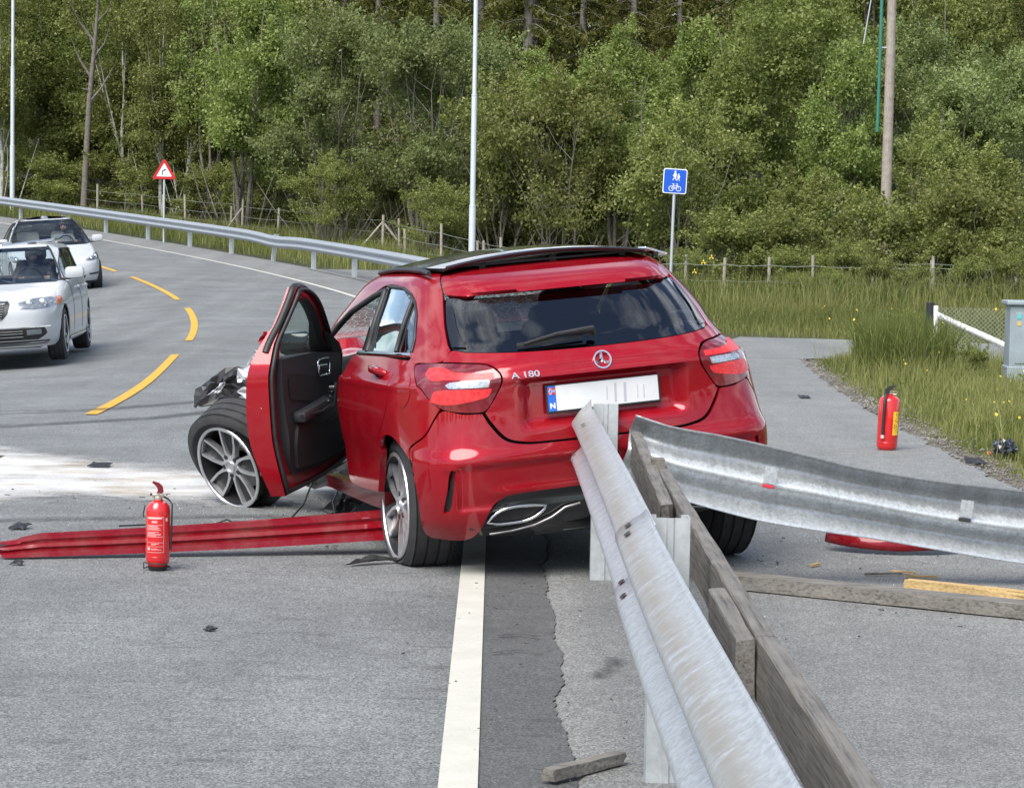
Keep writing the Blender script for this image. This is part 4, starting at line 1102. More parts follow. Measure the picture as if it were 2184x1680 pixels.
scrap('torn_bracket', [(-1.40, 13.6, .77), (-1.36, 13.6, .84), (-1.24, 13.55, .86), (-1.27, 13.55, .79)], .004, M_GREY_METAL, car, .015, IW, 9)
scrap('hanging_cover', [(-1.2, 13.1, .16), (-.95, 12.9, .14), (-.72, 12.75, .20), (-.70, 12.9, .30), (-.95, 13.1, .28)], .006, M_BLACK, car, .03, IW, 11)
scrap('hanging_cover', [(-.88, 12.7, .03), (-.74, 12.62, .03), (-.66, 12.6, .16), (-.74, 12.7, .22)], .006, M_BLACK, car, .03, IW, 12)
for k, pts in enumerate(([(-.95, 12.8, .22), (-1.0, 12.65, .08), (-1.06, 12.6, .01)], [(-.80, 12.7, .2), (-.84, 12.6, .1), (-.82, 12.55, .02)])):
    b = MB(); b.tube([MCI @ Vector(p) for p in pts], 0.006, 6); b.build('loose_wire', M_BLACK, car, smooth=60)
# ------------------------------------------------------------------ steel barriers
def galv(name, base=(0.47, 0.495, 0.51), rust=0.85, axis='y', rough=0.42):
    m, N, L, B = newmat(name)
    v = objcoord(N)
    sp = N.new('ShaderNodeTexVoronoi'); sp.inputs['Scale'].default_value = 90; L.new(v, sp.inputs['Vector'])
    bw = N.new('ShaderNodeRGBToBW'); L.new(sp.outputs['Color'], bw.inputs['Color'])
    c = ramp(N, L, bw.outputs['Val'], [(0.2, tuple(k * 0.86 for k in base)), (0.8, tuple(min(1, k * 1.10) for k in base))])
    # run-off streaks across the beam and a brownish dirt film on top
    sc = (14, 2, 2.5) if axis == 'x' else (4, 34, 0.8)
    st = noise(N, L, 1.0, 6, 0.7, mapped(N, L, v, sc))
    c = mixc(N, L, 1.0, c, ramp(N, L, st, [(0.3, 0.82 if axis == 'x' else 0.84), (0.55, 1.0), (0.75, 1.1)]), 'MULTIPLY')
    if rust:
        at = N.new('ShaderNodeAttribute'); at.attribute_name = 'dirt'
        n2 = noise(N, L, 1.0, 6, 0.72, mapped(N, L, v, (8, 20, 8) if axis == 'y' else (20, 8, 8)))
        a = N.new('ShaderNodeMath'); a.operation = 'MULTIPLY'; L.new(at.outputs['Fac'], a.inputs[0])
        L.new(ramp(N, L, n2, [(0.34, 0.0), (0.50, 1.0)]), a.inputs[1])
        a2 = N.new('ShaderNodeMath'); a2.operation = 'MULTIPLY'; L.new(a.outputs[0], a2.inputs[0]); a2.inputs[1].default_value = rust
        c = mixc(N, L, a2.outputs[0], c, (0.33, 0.295, 0.24))
    if axis == 'x':      # weathered zinc, ragged tide mark, plus painted-in shading: dull upper flange, bright middle, grey below
        at = N.new('ShaderNodeAttribute'); at.attribute_name = 'dirt'  # holds height up the section here, to place the painted shading
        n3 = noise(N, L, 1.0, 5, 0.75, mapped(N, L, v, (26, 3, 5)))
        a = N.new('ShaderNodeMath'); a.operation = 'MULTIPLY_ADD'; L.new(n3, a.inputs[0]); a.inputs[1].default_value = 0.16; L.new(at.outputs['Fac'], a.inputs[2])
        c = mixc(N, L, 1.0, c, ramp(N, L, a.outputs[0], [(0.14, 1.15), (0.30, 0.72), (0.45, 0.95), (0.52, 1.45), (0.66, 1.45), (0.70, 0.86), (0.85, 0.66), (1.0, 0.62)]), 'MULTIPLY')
    L.new(c, B.inputs['Base Color'])
    setin(B, Metallic=0.55, Roughness=rough)
    L.new(ramp(N, L, st, [(0.3, rough + 0.12), (0.7, rough - 0.06)]), B.inputs['Roughness'])
    bump(N, L, B, noise(N, L, 25, 4, 0.6, v), 0.003, 0.25)
    return m
M_GALV = galv('galvanised_steel')
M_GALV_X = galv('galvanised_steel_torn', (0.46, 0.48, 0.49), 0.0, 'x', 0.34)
M_GALV_FAR = galv('galvanised_steel_far', (0.42, 0.45, 0.48), 0.0)
M_POST = plain('galvanised_post', (0.50, 0.52, 0.52), 0.5, 0.5, var=0.15, vscale=25)
M_HOLE = plain('bolt_hole_dark', (0.03, 0.028, 0.025), 0.8)

NW = 33
def wprof(sgn=1.0):
    """(depth towards the traffic, height) round the W section, lower edge to upper edge"""
    out = []
    for t in np.linspace(0, 1, NW):
        z = 0.31 * t
        d = 0.042 * (1 - cos(4 * pi * t)); d = 0.083 * (d / 0.084)**0.75
        out.append((sgn * d, z))
    return out
def sweep_beam(name, path, mat, parent, outv=None, sgn=1.0, twist=None, thick=0.004, cut=None, rel=False):
    """sweep the W section along a path of lower-back-edge points; outv gives the traffic side in plan"""
    pts = [Vector(p) for p in path]; V = []; F = []; dirt = []; pr = wprof(sgn); n = len(pr)
    for i, p in enumerate(pts):
        t = (pts[min(i + 1, len(pts) - 1)] - pts[max(i - 1, 0)]).normalized()
        o = Vector((t.y, -t.x, 0)).normalized()
        if outv is not None and o.dot(Vector(outv)) < 0: o = -o
        up = t.cross(o); up = up if up.z > 0 else -up
        if twist:
            R = Matrix.Rotation(twist(i / (len(pts) - 1)), 3, t); o = R @ o; up = R @ up
        for k, (d, z) in enumerate(pr):
            dd, zz = (d, z) if cut is None else cut(i / (len(pts) - 1), d, z)
            q = p + o * dd + up * zz; V.append(tuple(q)); dirt.append(k / (n - 1) if rel else float(np.exp(-((zz - 0.262) / 0.020)**2)) + 0.05)  # rel: height fraction for the painted shading bands, else the dirt film
    for i in range(len(pts) - 1):
        for k in range(n - 1): F.append((i * n + k, i * n + k + 1, (i + 1) * n + k + 1, (i + 1) * n + k))
    o = mk(name, V, F, mat, parent, smooth=True)
    a = o.data.attributes.new('dirt', 'FLOAT', 'POINT'); a.data.foreach_set('value', dirt)
    md = o.modifiers.new('thickness', 'SOLIDIFY'); md.thickness = thick; md.offset = 0
    return o
def c_post(name, x, y, z0, z1, parent, face=0.0, w=0.11, d=0.085, lean=(0, 0)):
    """lipped channel post"""
    t = 0.005; l = 0.02
    prof = [(-w / 2, 0), (-w / 2, d), (-w / 2 + l, d), (-w / 2 + l, d - t), (-w / 2 + t, d - t), (-w / 2 + t, t), (-.012, t), (-.008, -.006 + t), (.008, -.006 + t), (.012, t), (w / 2 - t, t), (w / 2 - t, d - t), (w / 2 - l, d - t), (w / 2 - l, d), (w / 2, d), (w / 2, 0), (.012, 0), (.008, -.006), (-.008, -.006), (-.012, 0)]
    R = Matrix.Rotation(face, 2); b = MB(); n = len(prof); V = []
    for z, f in ((z0, 0), (z1, 1)):
        for p in prof:
            q = R @ Vector(p); V.append((x + q.x + lean[0] * f, y + q.y + lean[1] * f, z))
    b.add(V, [tuple(range(n - 1, -1, -1)), tuple(range(n, 2 * n))] + [(i, (i + 1) % n, n + (i + 1) % n, n + i) for i in range(n)])
    return b.build(name, M_POST, parent)

# near barrier: ends at the car
gr1 = empty('guardrail', (0.42, 8.0, 0), label='near steel crash barrier whose end is rammed by the red car', cat='guardrail')
Gi = Matrix.Translation((-0.42, -8.0, 0))
ys = np.concatenate([np.arange(6.2, 10.2, 0.2), np.linspace(10.2, 10.56, 8)])
def bx(y): return 0.432 + 0.004 * sin(y * 0.9)
path = [(bx(y) - 0.42, y - 8.0, 0.468 + 0.002 * sin(y * 2.0) - 0.012 * max(0, y - 10.2)) for y in ys]
def endcut(t, d, z):
    k = max(0, (t - 0.965) / 0.035)      # the upper wave is dragged a little, corners rounded off
    return d * (1 - 0.25 * k * k), z + 0.03 * k * (z / 0.31)
beam = sweep_beam('beam', path, M_GALV, gr1, outv=(-1, 0, 0), cut=endcut)
# a second length of beam under the first at the splice near the camera and at the broken end
sweep_beam('beam', [(bx(y) - 0.42 - 0.006, y - 8.0, 0.4695 + 0.002 * sin(y * 2.0)) for y in np.concatenate([np.arange(-3, 6.4, 0.25), [6.52]])], M_GALV, gr1, outv=(-1, 0, 0))
def hole(y, z, parent, t=0.235):
    """a slotted bolt hole on the face of the wave at height z"""
    k = z / 0.31; d = 0.083 * ((0.042 * (1 - cos(4 * pi * k))) / 0.084)**0.75; d2 = 0.083 * ((0.042 * (1 - cos(4 * pi * (k + .01)))) / 0.084)**0.75
    n = Vector((-0.0031, 0, (d2 - d) * -1)); n = Vector((-1, 0, (d2 - d) / 0.0031 * -1 * -1)); n = Vector((-0.0031, 0, -(d2 - d) * -1)).normalized()
    n = Vector((-1.0, 0, -(d - d2) / 0.0031)).normalized() if False else Vector((-1.0, 0, (d - d2) / 0.0031)).normalized()
    c = Vector((bx(y) - d, y, 0.468 + z)) + n * 0.012
    b = MB(); a = Vector((0, 1, 0)); u = n.cross(a)
    b.add([tuple(c + a * (0.024 * cos(q)) + u * (0.011 * sin(q)) - Vector((0.42, 8.0, 0))) for q in np.linspace(0, 2 * pi, 15)[:-1]], [tuple(range(14))])
    return b.build('bolt_hole', M_HOLE, parent)
for y, z in ((6.44, .268), (6.30, .262), (6.50, .105), (6.28, .100), (9.9, .268), (10.45, .10), (10.35, .085), (2.3, .26)): hole(y, z, gr1)
for y in (10.58, 6.62, 2.6, -1.4):
    o = c_post('post', 0.50 - 0.42, y - 8.0, -0.15, 0.745 if y < 10 else 0.785, gr1, 0.0)
b = MB()
for y in (10.58, 6.62): b.box((0.455 - 0.42, y + .05 - 8.0, .62), (.05, .07, .20), bev=.004)
b.build('spacer', M_POST, gr1)
# timber rail on the footpath side
def wood(name, base, dark, grain=(3, 0.6, 24), fresh=False):
    m, N, L, B = newmat(name)
    v = objcoord(N)
    g = noise(N, L, 4.0, 8, 0.65, mapped(N, L, v, grain))
    c = ramp(N, L, g, [(0.28, dark), (0.5, base), (0.75, tuple(min(1, k * 1.25) for k in base))])
    n2 = noise(N, L, 7, 5, 0.6, v)
    c = mixc(N, L, 1.0, c, ramp(N, L, n2, [(0.3, 0.72), (0.7, 1.1)]), 'MULTIPLY')
    L.new(c, B.inputs['Base Color']); setin(B, Roughness=0.85)
    bump(N, L, B, g, 0.006, 0.7)
    return m
M_WOOD_Y = wood('weathered_wood', (0.17, 0.158, 0.142), (0.045, 0.042, 0.038), (22, 0.8, 22))
M_WOOD_X = wood('weathered_wood_cross', (0.18, 0.168, 0.148), (0.05, 0.046, 0.04), (0.8, 22, 22))
M_WOOD_FRESH = wood('fresh_split_wood', (0.50, 0.35, 0.155), (0.28, 0.17, 0.06), (1.2, 30, 30))
M_WOOD_Z = wood('weathered_wood_upright', (0.17, 0.155, 0.135), (0.05, 0.046, 0.04), (24, 24, 0.9))
def plank(name, a, b_, h, th, mat, parent=None, M=None, seed=1, jag0=0.0, jag1=0.0, upv=(0, 0, 1)):
    """a sawn board from a to b, a little uneven, ends square or splintered"""
    rnd = random.Random(seed); a = Vector(a); b_ = Vector(b_); t = (b_ - a).normalized(); up = Vector(upv); s = t.cross(up).normalized(); up = s.cross(t)
    n = max(4, int((b_ - a).length / 0.18)); V = []; F = []
    sec = [(-.5, -.5), (-.5, -.2), (-.5, .2), (-.5, .47), (-.44, .5), (0, .5), (.44, .5), (.5, .47), (.5, .2), (.5, -.2), (.5, -.5), (0, -.5)]; m = len(sec)
    for i in range(n + 1):
        c = a.lerp(b_, i / n)
        for (x, z) in sec:
            e = Vector((0, 0, 0))
            if i == 0 and jag0: e = -t * rnd.uniform(0, jag0)
            if i == n and jag1: e = t * rnd.uniform(0, jag1)
            V.append(tuple(c + s * (x * th + rnd.uniform(-.0015, .0015)) + up * (z * h + rnd.uniform(-.0015, .0015)) + e))
    for i in range(n):
        for k in range(m): F.append((i * m + k, i * m + (k + 1) % m, (i + 1) * m + (k + 1) % m, (i + 1) * m + k))
    F.append(tuple(range(m - 1, -1, -1))); F.append(tuple(n * m + k for k in range(m)))
    o = mk(name, V, F, mat, parent, M=M)
    bm = bmesh.new(); bm.from_mesh(o.data); bmesh.ops.recalc_face_normals(bm, faces=bm.faces); bm.to_mesh(o.data); bm.free()
    return o
tim = empty('timber_rail', (0.60, 7.0, 0), label='weathered grey timber rail of bolted boards behind the near barrier', cat='timber rail')
tl = Vector((0.60, 7.0, 0))
def tp(*p): return Vector(p) - tl
plank('board', tp(.600, 8.15, .545), tp(.632, 10.62, .60), .148, .046, M_WOOD_Y, tim, seed=2, jag0=.05, jag1=.03)
plank('board', tp(.633, 5.42, .545), tp(.668, 9.62, .555), .148, .046, M_WOOD_Y, tim, seed=3, jag1=.04)
plank('board', tp(.640, -1.0, .545), tp(.634, 5.41, .545), .148, .046, M_WOOD_Y, tim, seed=4)
plank('board', tp(.583, 5.40, .540), tp(.590, 6.15, .545), .148, .046, M_WOOD_Y, tim, seed=5, jag0=.02, jag1=.01)
plank('block', tp(.646, 9.30, .50), tp(.646, 9.30, .665), .09, .05, M_WOOD_Z, tim, seed=6, upv=(0, 1, 0))
plank('board', tp(.590, 6.9, .30), tp(.600, 9.3, .33), .10, .04, M_WOOD_Y, tim, seed=7)
# torn-off beam lying across the path
tb = empty('torn_guardrail_beam', (1.3, 10.5, 0), label='torn length of steel barrier beam bent away across the footpath', cat='guardrail beam')
tc = Vector((1.3, 10.5, 0))
tpts = [(.555, 10.40, .440), (.70, 10.40, .405), (.90, 10.41, .365), (1.21, 10.43, .292), (1.5, 10.46, .235), (1.9, 10.52, .172), (2.35, 10.58, .112), (2.8, 10.65, .055), (3.25, 10.75, .008)]
_p = np.array(tpts); _t = np.linspace(0, 1, 40); _ti = np.linspace(0, 1, len(tpts))
tfine = [(np.interp(t, _ti, _p[:, 0]) - tc.x, np.interp(t, _ti, _p[:, 1]) - tc.y + 0.004 * sin(t * 23), np.interp(t, _ti, _p[:, 2])) for t in _t]
def tcut(t, d, z): return d * (1 - 0.25 * (1 - t)), z * (1.0 + 0.03 * (1 - t)) + 0.008 * sin(t * 14 + z * 9)
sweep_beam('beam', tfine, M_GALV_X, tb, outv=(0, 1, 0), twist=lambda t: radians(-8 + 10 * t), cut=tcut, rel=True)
for x, m_ in ((1.21, M_PRINT_RED), (2.10, M_HOLE)):
    y = np.interp(x, _p[:, 0], _p[:, 1]); z = np.interp(x, _p[:, 0], _p[:, 2]) + .155; sl = -0.19 if x < 1.8 else -0.13
    b = MB(); Mx = Matrix.Translation((x - tc.x, y - tc.y - .012, z)) @ Matrix.Rotation(-atan2(sl, 1) , 4, 'Y')
    b.box((0, 0, 0), (.055, .010, .016), Mx, bev=.004); b.build('beam_slot', m_, tb)
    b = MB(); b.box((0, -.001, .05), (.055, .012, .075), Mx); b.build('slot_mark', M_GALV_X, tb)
# far barrier round the bend
gr2 = empty('guardrail', (-8, 70, 0), label='long curved steel crash barrier on the far side of the bend', cat='guardrail')
g2 = Vector((-8, 70, 0))
ss = np.arange(42, 150, 1.0); X_, Y_ = road_xy(ss, np.full(len(ss), 5.0)); Z_ = ground_z(X_, Y_) + 0.05
dent = np.exp(-((ss - 62.5) / 1.6)**2)
path = [(x - g2.x, y - g2.y, z + 0.44 - 0.06 * d) for x, y, z, d in zip(X_, Y_, Z_, dent)]
sweep_beam('beam', path, M_GALV_FAR, gr2, outv=(-1, -0.3, 0), thick=0.006)
for s in np.arange(43.2, 150, 4.0):
    x, y = road_xy(s, 5.12); z = gz(x, y) + 0.05
    c_post('post', float(x) - g2.x, float(y) - g2.y, z - 0.15, z + 0.72, gr2, max(0, (s - 22)) / 115, lean=(0.10, -0.1) if abs(s - 63.2) < 1 else (0, 0))
# ------------------------------------------------------------------ lamp posts, signs, poles, fences, cabinet
M_LAMP = plain('lamp_post_grey', (0.56, 0.60, 0.64), 0.45, 0.2, var=0.08, vscale=3)
def lamp_post(x, y, label, sec):
    z = gz(x, y); o = empty('street_lamp', (x, y, z), label=label, cat='street lamp', group='street lamps along the bend')
    b = MB(); P = [(0, 0, -.2)]; R = [sec[0][1]]
    for h, r in sec:
        P.append((0, 0, h)); R.append(r)
    prof = []; zc = -0.2
    for i, (h, r) in enumerate(sec):
        prof += [(r, zc), (r, h - .03), (r * 0.92 + .012, h - .03), (r * 0.92 + .012, h)]; zc = h
    b.lathe([(0.0, -0.2)] + prof + [(0, zc)], 16, 'z'); b.build('pole', M_LAMP, o, smooth=40)
    h = sec[-1][0]
    b = MB(); b.tube([(0, 0, h), (-.2, -.05, h + .25), (-.8, -.1, h + .42), (-1.4, -.12, h + .45)], .035, 10); b.build('arm', M_LAMP, o, smooth=50)
    b = MB(); b.box((-1.75, -.12, h + .46), (.75, .3, .11), bev=.04); b.build('lamp_head', M_LAMP, o, smooth=40)
    return o
lamp_post(-.62, 62.0, 'tall stepped grey street lamp behind the red car roof', [(1.9, .088), (4.75, .070), (9.5, .055)])
lamp_post(-18.55, 92.0, 'tall grey street lamp beyond the barrier near the birch trunks', [(2.6, .095), (5.6, .078), (10.2, .06)])
M_SIGNPOLE = plain('sign_pole_zinc', (0.50, 0.53, 0.56), 0.45, 0.5)
M_SIGN_BLUE = plain('sign_blue', (0.008, 0.09, 0.52), 0.4)
M_SIGN_RED = plain('sign_red', (0.50, 0.012, 0.014), 0.4)
M_SIGN_WHITE = plain('sign_white', (0.80, 0.80, 0.80), 0.4)
M_SIGN_BLACK = plain('sign_black', (0.02, 0.02, 0.02), 0.5)
def rrect(w, h, r, n=5):
    out = []
    for cx, cy, a in ((w / 2 - r, h / 2 - r, 0), (-w / 2 + r, h / 2 - r, 90), (-w / 2 + r, -h / 2 + r, 180), (w / 2 - r, -h / 2 + r, 270)):
        for k in range(n + 1): t = radians(a + 90 * k / n); out.append((cx + r * cos(t), cy + r * sin(t)))
    return out
def flat(name, poly, mat, parent, y, th=0.004, M=None):
    b = MB(); b.prism(poly, y, y - th, plane='xz', M=M); return b.build(name, mat, parent)
# footpath and cycle path sign
zs = gz(4.40, 60.0)
sg = empty('path_sign', (4.38, 60.0, zs), label='square blue sign showing walkers above a bicycle', cat='road sign')
sg.rotation_euler = (0, radians(1.2), radians(4))
H1 = 2.96 - zs
b = MB(); b.tube([(0, 0, -.3), (0, 0, H1 + .2)], .038, 12); b.build('pole', M_SIGNPOLE, sg, smooth=50)
MS = Matrix.Translation((0.0, 0, H1)) @ Matrix.Rotation(radians(1.5), 4, 'Y')
flat('sign_plate', rrect(.60, .62, .05), M_SIGN_WHITE, sg, -.045, .012, MS)
flat('sign_face', rrect(.555, .575, .04), M_SIGN_BLUE, sg, -.058, .003, MS)
def picto(b, shapes, y=-.064):
    for p in shapes: b.prism(p, y, y - .002, plane='xz', M=MS)
b = MB()
def disc(cx, cz, r, n=12): return [(cx + r * cos(2 * pi * k / n), cz + r * sin(2 * pi * k / n)) for k in range(n)]
ad = [disc(-.005, .235, .024), [(-.03, .205), (.022, .205), (.030, .13), (.018, .10), (-.028, .10), (-.042, .15)], [(-.028, .105), (.0, .105), (-.035, .035), (-.062, .015), (-.066, .03), (-.045, .055)], [(-.005, .105), (.02, .105), (.028, .055), (.05, .018), (.03, .012), (.008, .055)], [(-.03, .20), (-.052, .15), (-.062, .12), (-.05, .115), (-.03, .16)], [(.02, .20), (.05, .15), (.045, .14), (.02, .165)]]
picto(b, ad)
k_ = .72; ch = [[(.085 + (x + .005) * k_, .012 + (z - .012) * k_) for x, z in p] for p in ad]; picto(b, ch)
b.build('walker_symbol', M_SIGN_WHITE, sg)
b = MB()
for cx in (-.085, .10):
    b.lathe([(.052, -.0655), (.066, -.0655), (.066, -.0635), (.052, -.0635)], 20, 'y', MS @ Matrix.Translation((cx, 0, -.185)), closed=True)
def barp(p, q, w=.006):
    p = np.array(p); q = np.array(q); d = (q - p) / np.hypot(*(q - p)); n = np.array([-d[1], d[0]]) * w
    return [tuple(p + n), tuple(q + n), tuple(q - n), tuple(p - n)]
picto(b, [barp((-.085, -.185), (-.035, -.105)), barp((-.035, -.105), (.07, -.11)), barp((-.035, -.105), (.015, -.185)), barp((.015, -.185), (.07, -.11)), barp((.10, -.185), (.062, -.075)), barp((.015, -.185), (-.085, -.185)), barp((-.04, -.075), (-.03, -.11)), barp((-.065, -.07), (-.015, -.07), .008), barp((.03, -.068), (.075, -.075), .008)], -.0635)
b.build('bicycle_symbol', M_SIGN_WHITE, sg)
# bend warning sign
zt = gz(-10.25, 74.0)
wg = empty('warning_sign', (-10.25, 74.0, zt), label='red and white triangular warning sign with a right bend arrow', cat='road sign')
wg.rotation_euler = (0, 0, radians(6))
H2 = 3.30 - zt
b = MB(); b.tube([(0, .0, -.3), (0, 0, H2 + .3)], .034, 10); b.build('pole', M_SIGNPOLE, wg, smooth=50)
MT = Matrix.Translation((0, 0, H2))
def tri(s, r):
    out = []
    for a in (90, 210, 330):
        c = (s * cos(radians(a)), s * sin(radians(a)))
        for k in (-50, 0, 50): t = radians(a + k); out.append((c[0] + r * cos(t), c[1] + r * sin(t)))
    return out
flat('sign_plate', tri(.35, .045), M_SIGN_RED, wg, -.04, .012, MT)
flat('sign_face', tri(.245, .015), M_SIGN_WHITE, wg, -.053, .003, MT)
b = MB()
for p in ([(-.075, -.10), (-.045, -.10), (-.045, .005), (-.03, .028), (.005, .038), (.005, .068), (-.05, .06), (-.075, .02)], [(.0, .02), (.075, .085), (.0, .095)]): b.prism(p, -.0565, -.058, plane='xz', M=MT)
b.build('arrow_symbol', M_SIGN_BLACK, wg)
# wooden utility pole with green cable pipe and stay
M_POLEWOOD = wood('pole_wood', (0.33, 0.285, 0.24), (0.17, 0.145, 0.12), (26, 26, 0.35))
zp = gz(10.7, 66.0)
up_ = empty('utility_pole', (10.72, 66.0, zp), label='weathered wooden utility pole with a green cable pipe beside it', cat='utility pole')
b = MB(); b.tube([(0, 0, -.3), (0.0, 0, 3), (0.01, 0, 6), (0.02, 0, 10.5)], [.155, .145, .132, .115], 16); b.build('pole', M_POLEWOOD, up_, smooth=50)
M_GREEN = plain('green_pipe', (0.03, 0.17, 0.125), 0.45)
b = MB(); b.tube([(-.30, -.05, 4.6), (-.285, -.05, 6), (-.26, -.05, 10.4)], .045, 8); b.build('cable_pipe', M_GREEN, up_, smooth=50)
b = MB()
for h in (6.9, 8.4): b.box((-.2, -.03, h), (.24, .05, .035))
b.build('pipe_clamp', M_SIGNPOLE, up_)
b = MB(); b.tube([(-.72, 0.1, 7.0), (-.35, 0, 9.6)], .018, 6); b.build('stay_wire', M_SIGNPOLE, up_)
b = MB(); b.tube([(.25, .3, 3.2), (1.45, .9, .6)], .03, 6); b.build('stay_rod', M_BLACK, up_)
# ---- wire fences
M_FPOST = wood('fence_post_wood', (0.34, 0.31, 0.25), (0.15, 0.135, 0.10), (30, 30, 1.5))
M_WIRE = plain('fence_wire', (0.34, 0.37, 0.32), 0.5, 0.6)
def wire_fence(name, posts, label, hts, mesh=False, stays=()):
    x0, y0 = posts[0][0], posts[0][1]; fo = empty(name, (x0, y0, gz(x0, y0)), label=label, cat='fence'); o0 = Vector((x0, y0, gz(x0, y0)))
    rnd = random.Random(8)
    T = []
    for (x, y, h) in posts:
        z = gz(x, y); b = MB(); lx, ly = rnd.uniform(-.05, .05), rnd.uniform(-.05, .05); r = rnd.uniform(.036, .052)
        b.tube([Vector((x, y, z - .2)) - o0, Vector((x + lx, y + ly, z + h)) - o0], [r, r * .95], 8); b.build('post', M_FPOST, fo, smooth=50)
        T.append((x + lx * .9, y + ly * .9, z))
    for ht in hts:
        b = MB(); P = []
        for i in range(len(T) - 1):
            a, c = Vector(T[i]), Vector(T[i + 1])
            for k in range(3): q = a.lerp(c, k / 3); P.append(q + Vector((0, -.05, ht - .03 * sin(pi * k / 3))) - o0)
        P.append(Vector(T[-1]) + Vector((0, -.05, ht)) - o0)
        b.tube(P, .0065, 4); b.build('wire', M_WIRE, fo)
    for (a, c) in stays:
        b = MB(); b.tube([Vector(a) - o0, Vector(c) - o0], .035, 6); b.build('brace', M_FPOST, fo)
    if mesh:
        b = MB()
        for i in range(len(T) - 1):
            a, c = Vector(T[i]), Vector(T[i + 1]); n = max(2, int((c - a).length / .16))
            for k in range(n):
                p = a.lerp(c, k / n); q = a.lerp(c, min(1, (k + 3) / n)); q2 = a.lerp(c, max(0, (k - 3) / n))
                for e in (q, q2):
                    b.tube([p + Vector((0, -.05, .05)) - o0, e + Vector((0, -.05, .95)) - o0], .0035, 3, cap=False)
        b.build('wire_mesh', M_WIRE, fo)
    return fo
RF = [(3.6, 61.0, 1.1), (4.80, 60.6, 1.18), (5.74, 60.4, 1.12), (6.90, 60.3, 1.15), (8.01, 60.2, 1.22), (9.50, 60.1, 1.14), (10.99, 60.0, 1.25), (13.1, 60.1, 1.18), (14.6, 60.2, 1.15), (16.2, 60.3, 1.15)]
wire_fence('wire_fence', RF, 'low wire fence on grey posts in front of the bushes by the utility pole', (.95, .55), stays=[((9.5, 60.05, .95), (10.05, 60.0, .35))])
wire_fence('wire_netting_fence', [(9.6, 60.6, 1.05), (11.0, 60.5, 1.15), (13.1, 60.6, 1.15), (15.5, 60.6, 1.1)], 'sagging wire netting fence behind the white gate', (1.05,), mesh=True)
LF = []
for k, s in enumerate(np.concatenate([np.arange(55.5, 74, 1.75), np.arange(74, 110, 2.3)])):
    x, y = road_xy(s, 11.0 + 0.4 * sin(s)); LF.append((float(x), float(y), 1.05 + 0.18 * sin(k * 2.4)))
_a = LF[9]; _b = LF[14]
wire_fence('wire_fence', LF, 'long wire fence on thin posts along the verge behind the far barrier', (.95, .6, .3), stays=[((_a[0], _a[1], gz(*_a[:2]) + .9), (_a[0] + .7, _a[1] - .1, gz(*_a[:2]) + .05)), ((_a[0], _a[1], gz(*_a[:2]) + .9), (_a[0] - .7, _a[1] - .1, gz(*_a[:2]) + .05)), ((_b[0], _b[1], gz(*_b[:2]) + .9), (_b[0] - .6, _b[1] - .1, gz(*_b[:2]) + .05))])
# ---- white tube gate and grey cabinet on the verge
gt = empty('gate', (5.80, 31.6, -.1), label='white tubular gate end with wire mesh beside the grey cabinet', cat='gate')
M_GATEWHITE = plain('flaking_white_paint', (0.72, 0.72, 0.70), 0.55, var=0.35, vscale=26)
b = MB(); b.tube([(-.03, .05, -.3), (-.03, .05, .84)], .055, 10); b.build('gate_post', M_BLACK, gt, smooth=50)
b = MB(); b.tube([(.035, 0, .0), (.035, 0, .80)], .033, 10); b.build('gate_upright', M_GATEWHITE, gt, smooth=50)
b = MB(); b.tube([(.05, 0, .68), (1.35, -.1, .12)], .042, 10); b.build('gate_brace', M_GATEWHITE, gt, smooth=50)
b = MB(); b.tube([(1.5, -.1, .0), (1.5, -.1, .80)], .033, 10); b.build('gate_upright', M_GATEWHITE, gt, smooth=50)
b = MB()
for k in range(-14, 26):
    x0 = k * .06
    for sgn in (1, -1):
        pts = []
        for t in np.linspace(0, 1, 2):
            pts.append((x0 + sgn * t * .8 + (0 if sgn > 0 else 0), -.06, t * .78))
        # clip to the gate
        (xa, _, za), (xb, _, zb) = pts
        def cl(x, z, x2, z2):
            lo, hi = .06, 1.48
            t0, t1 = 0, 1
            for bound, s_ in ((lo, 1), (hi, -1)):
                da, db = (x - bound) * s_, (x2 - bound) * s_
                if da < 0 and db < 0: return None
                if da < 0: t0 = max(t0, da / (da - db))
                if db < 0: t1 = min(t1, da / (da - db))
            return None if t0 >= t1 else ((x + (x2 - x) * t0, z + (z2 - z) * t0), (x + (x2 - x) * t1, z + (z2 - z) * t1))
        r = cl(xa, za, xb, zb)
        if r: b.tube([(r[0][0], -.05, r[0][1]), (r[1][0], -.05, r[1][1])], .0028, 3, cap=False)
b.build('gate_mesh', M_WIRE, gt)
M_CAB = plain('cabinet_grey', (0.27, 0.32, 0.34), 0.5, 0.1, var=0.12, vscale=5)
cb = empty('utility_cabinet', (6.18, 26.6, -.15), rz=radians(-4), label='grey metal utility cabinet standing in the tall grass', cat='cabinet')
b = MB(); b.box((0, .0, .66), (.92, .40, .70), bev=.01); b.build('cabinet_body', M_CAB, cb)
b = MB(); b.box((0, 0, .20), (.96, .42, .25), bev=.01); b.build('cabinet_base', M_CAB, cb)
b = MB(); b.box((0, 0, 1.03), (1.0, .48, .05), bev=.012); b.build('cabinet_lid', M_CAB, cb)
b = MB(); b.box((0, -.204, .64), (.80, .012, .56), bev=.004); b.build('cabinet_door', M_CAB, cb)
b = MB(); b.box((-.36, -.213, .88), (.05, .004, .05)); b.build('sticker', plain('sticker_teal', (.1, .45, .45), .5), cb)
b = MB(); b.box((-.36, -.213, .80), (.045, .004, .045)); b.build('sticker', plain('sticker_orange', (.55, .38, .12), .5), cb)
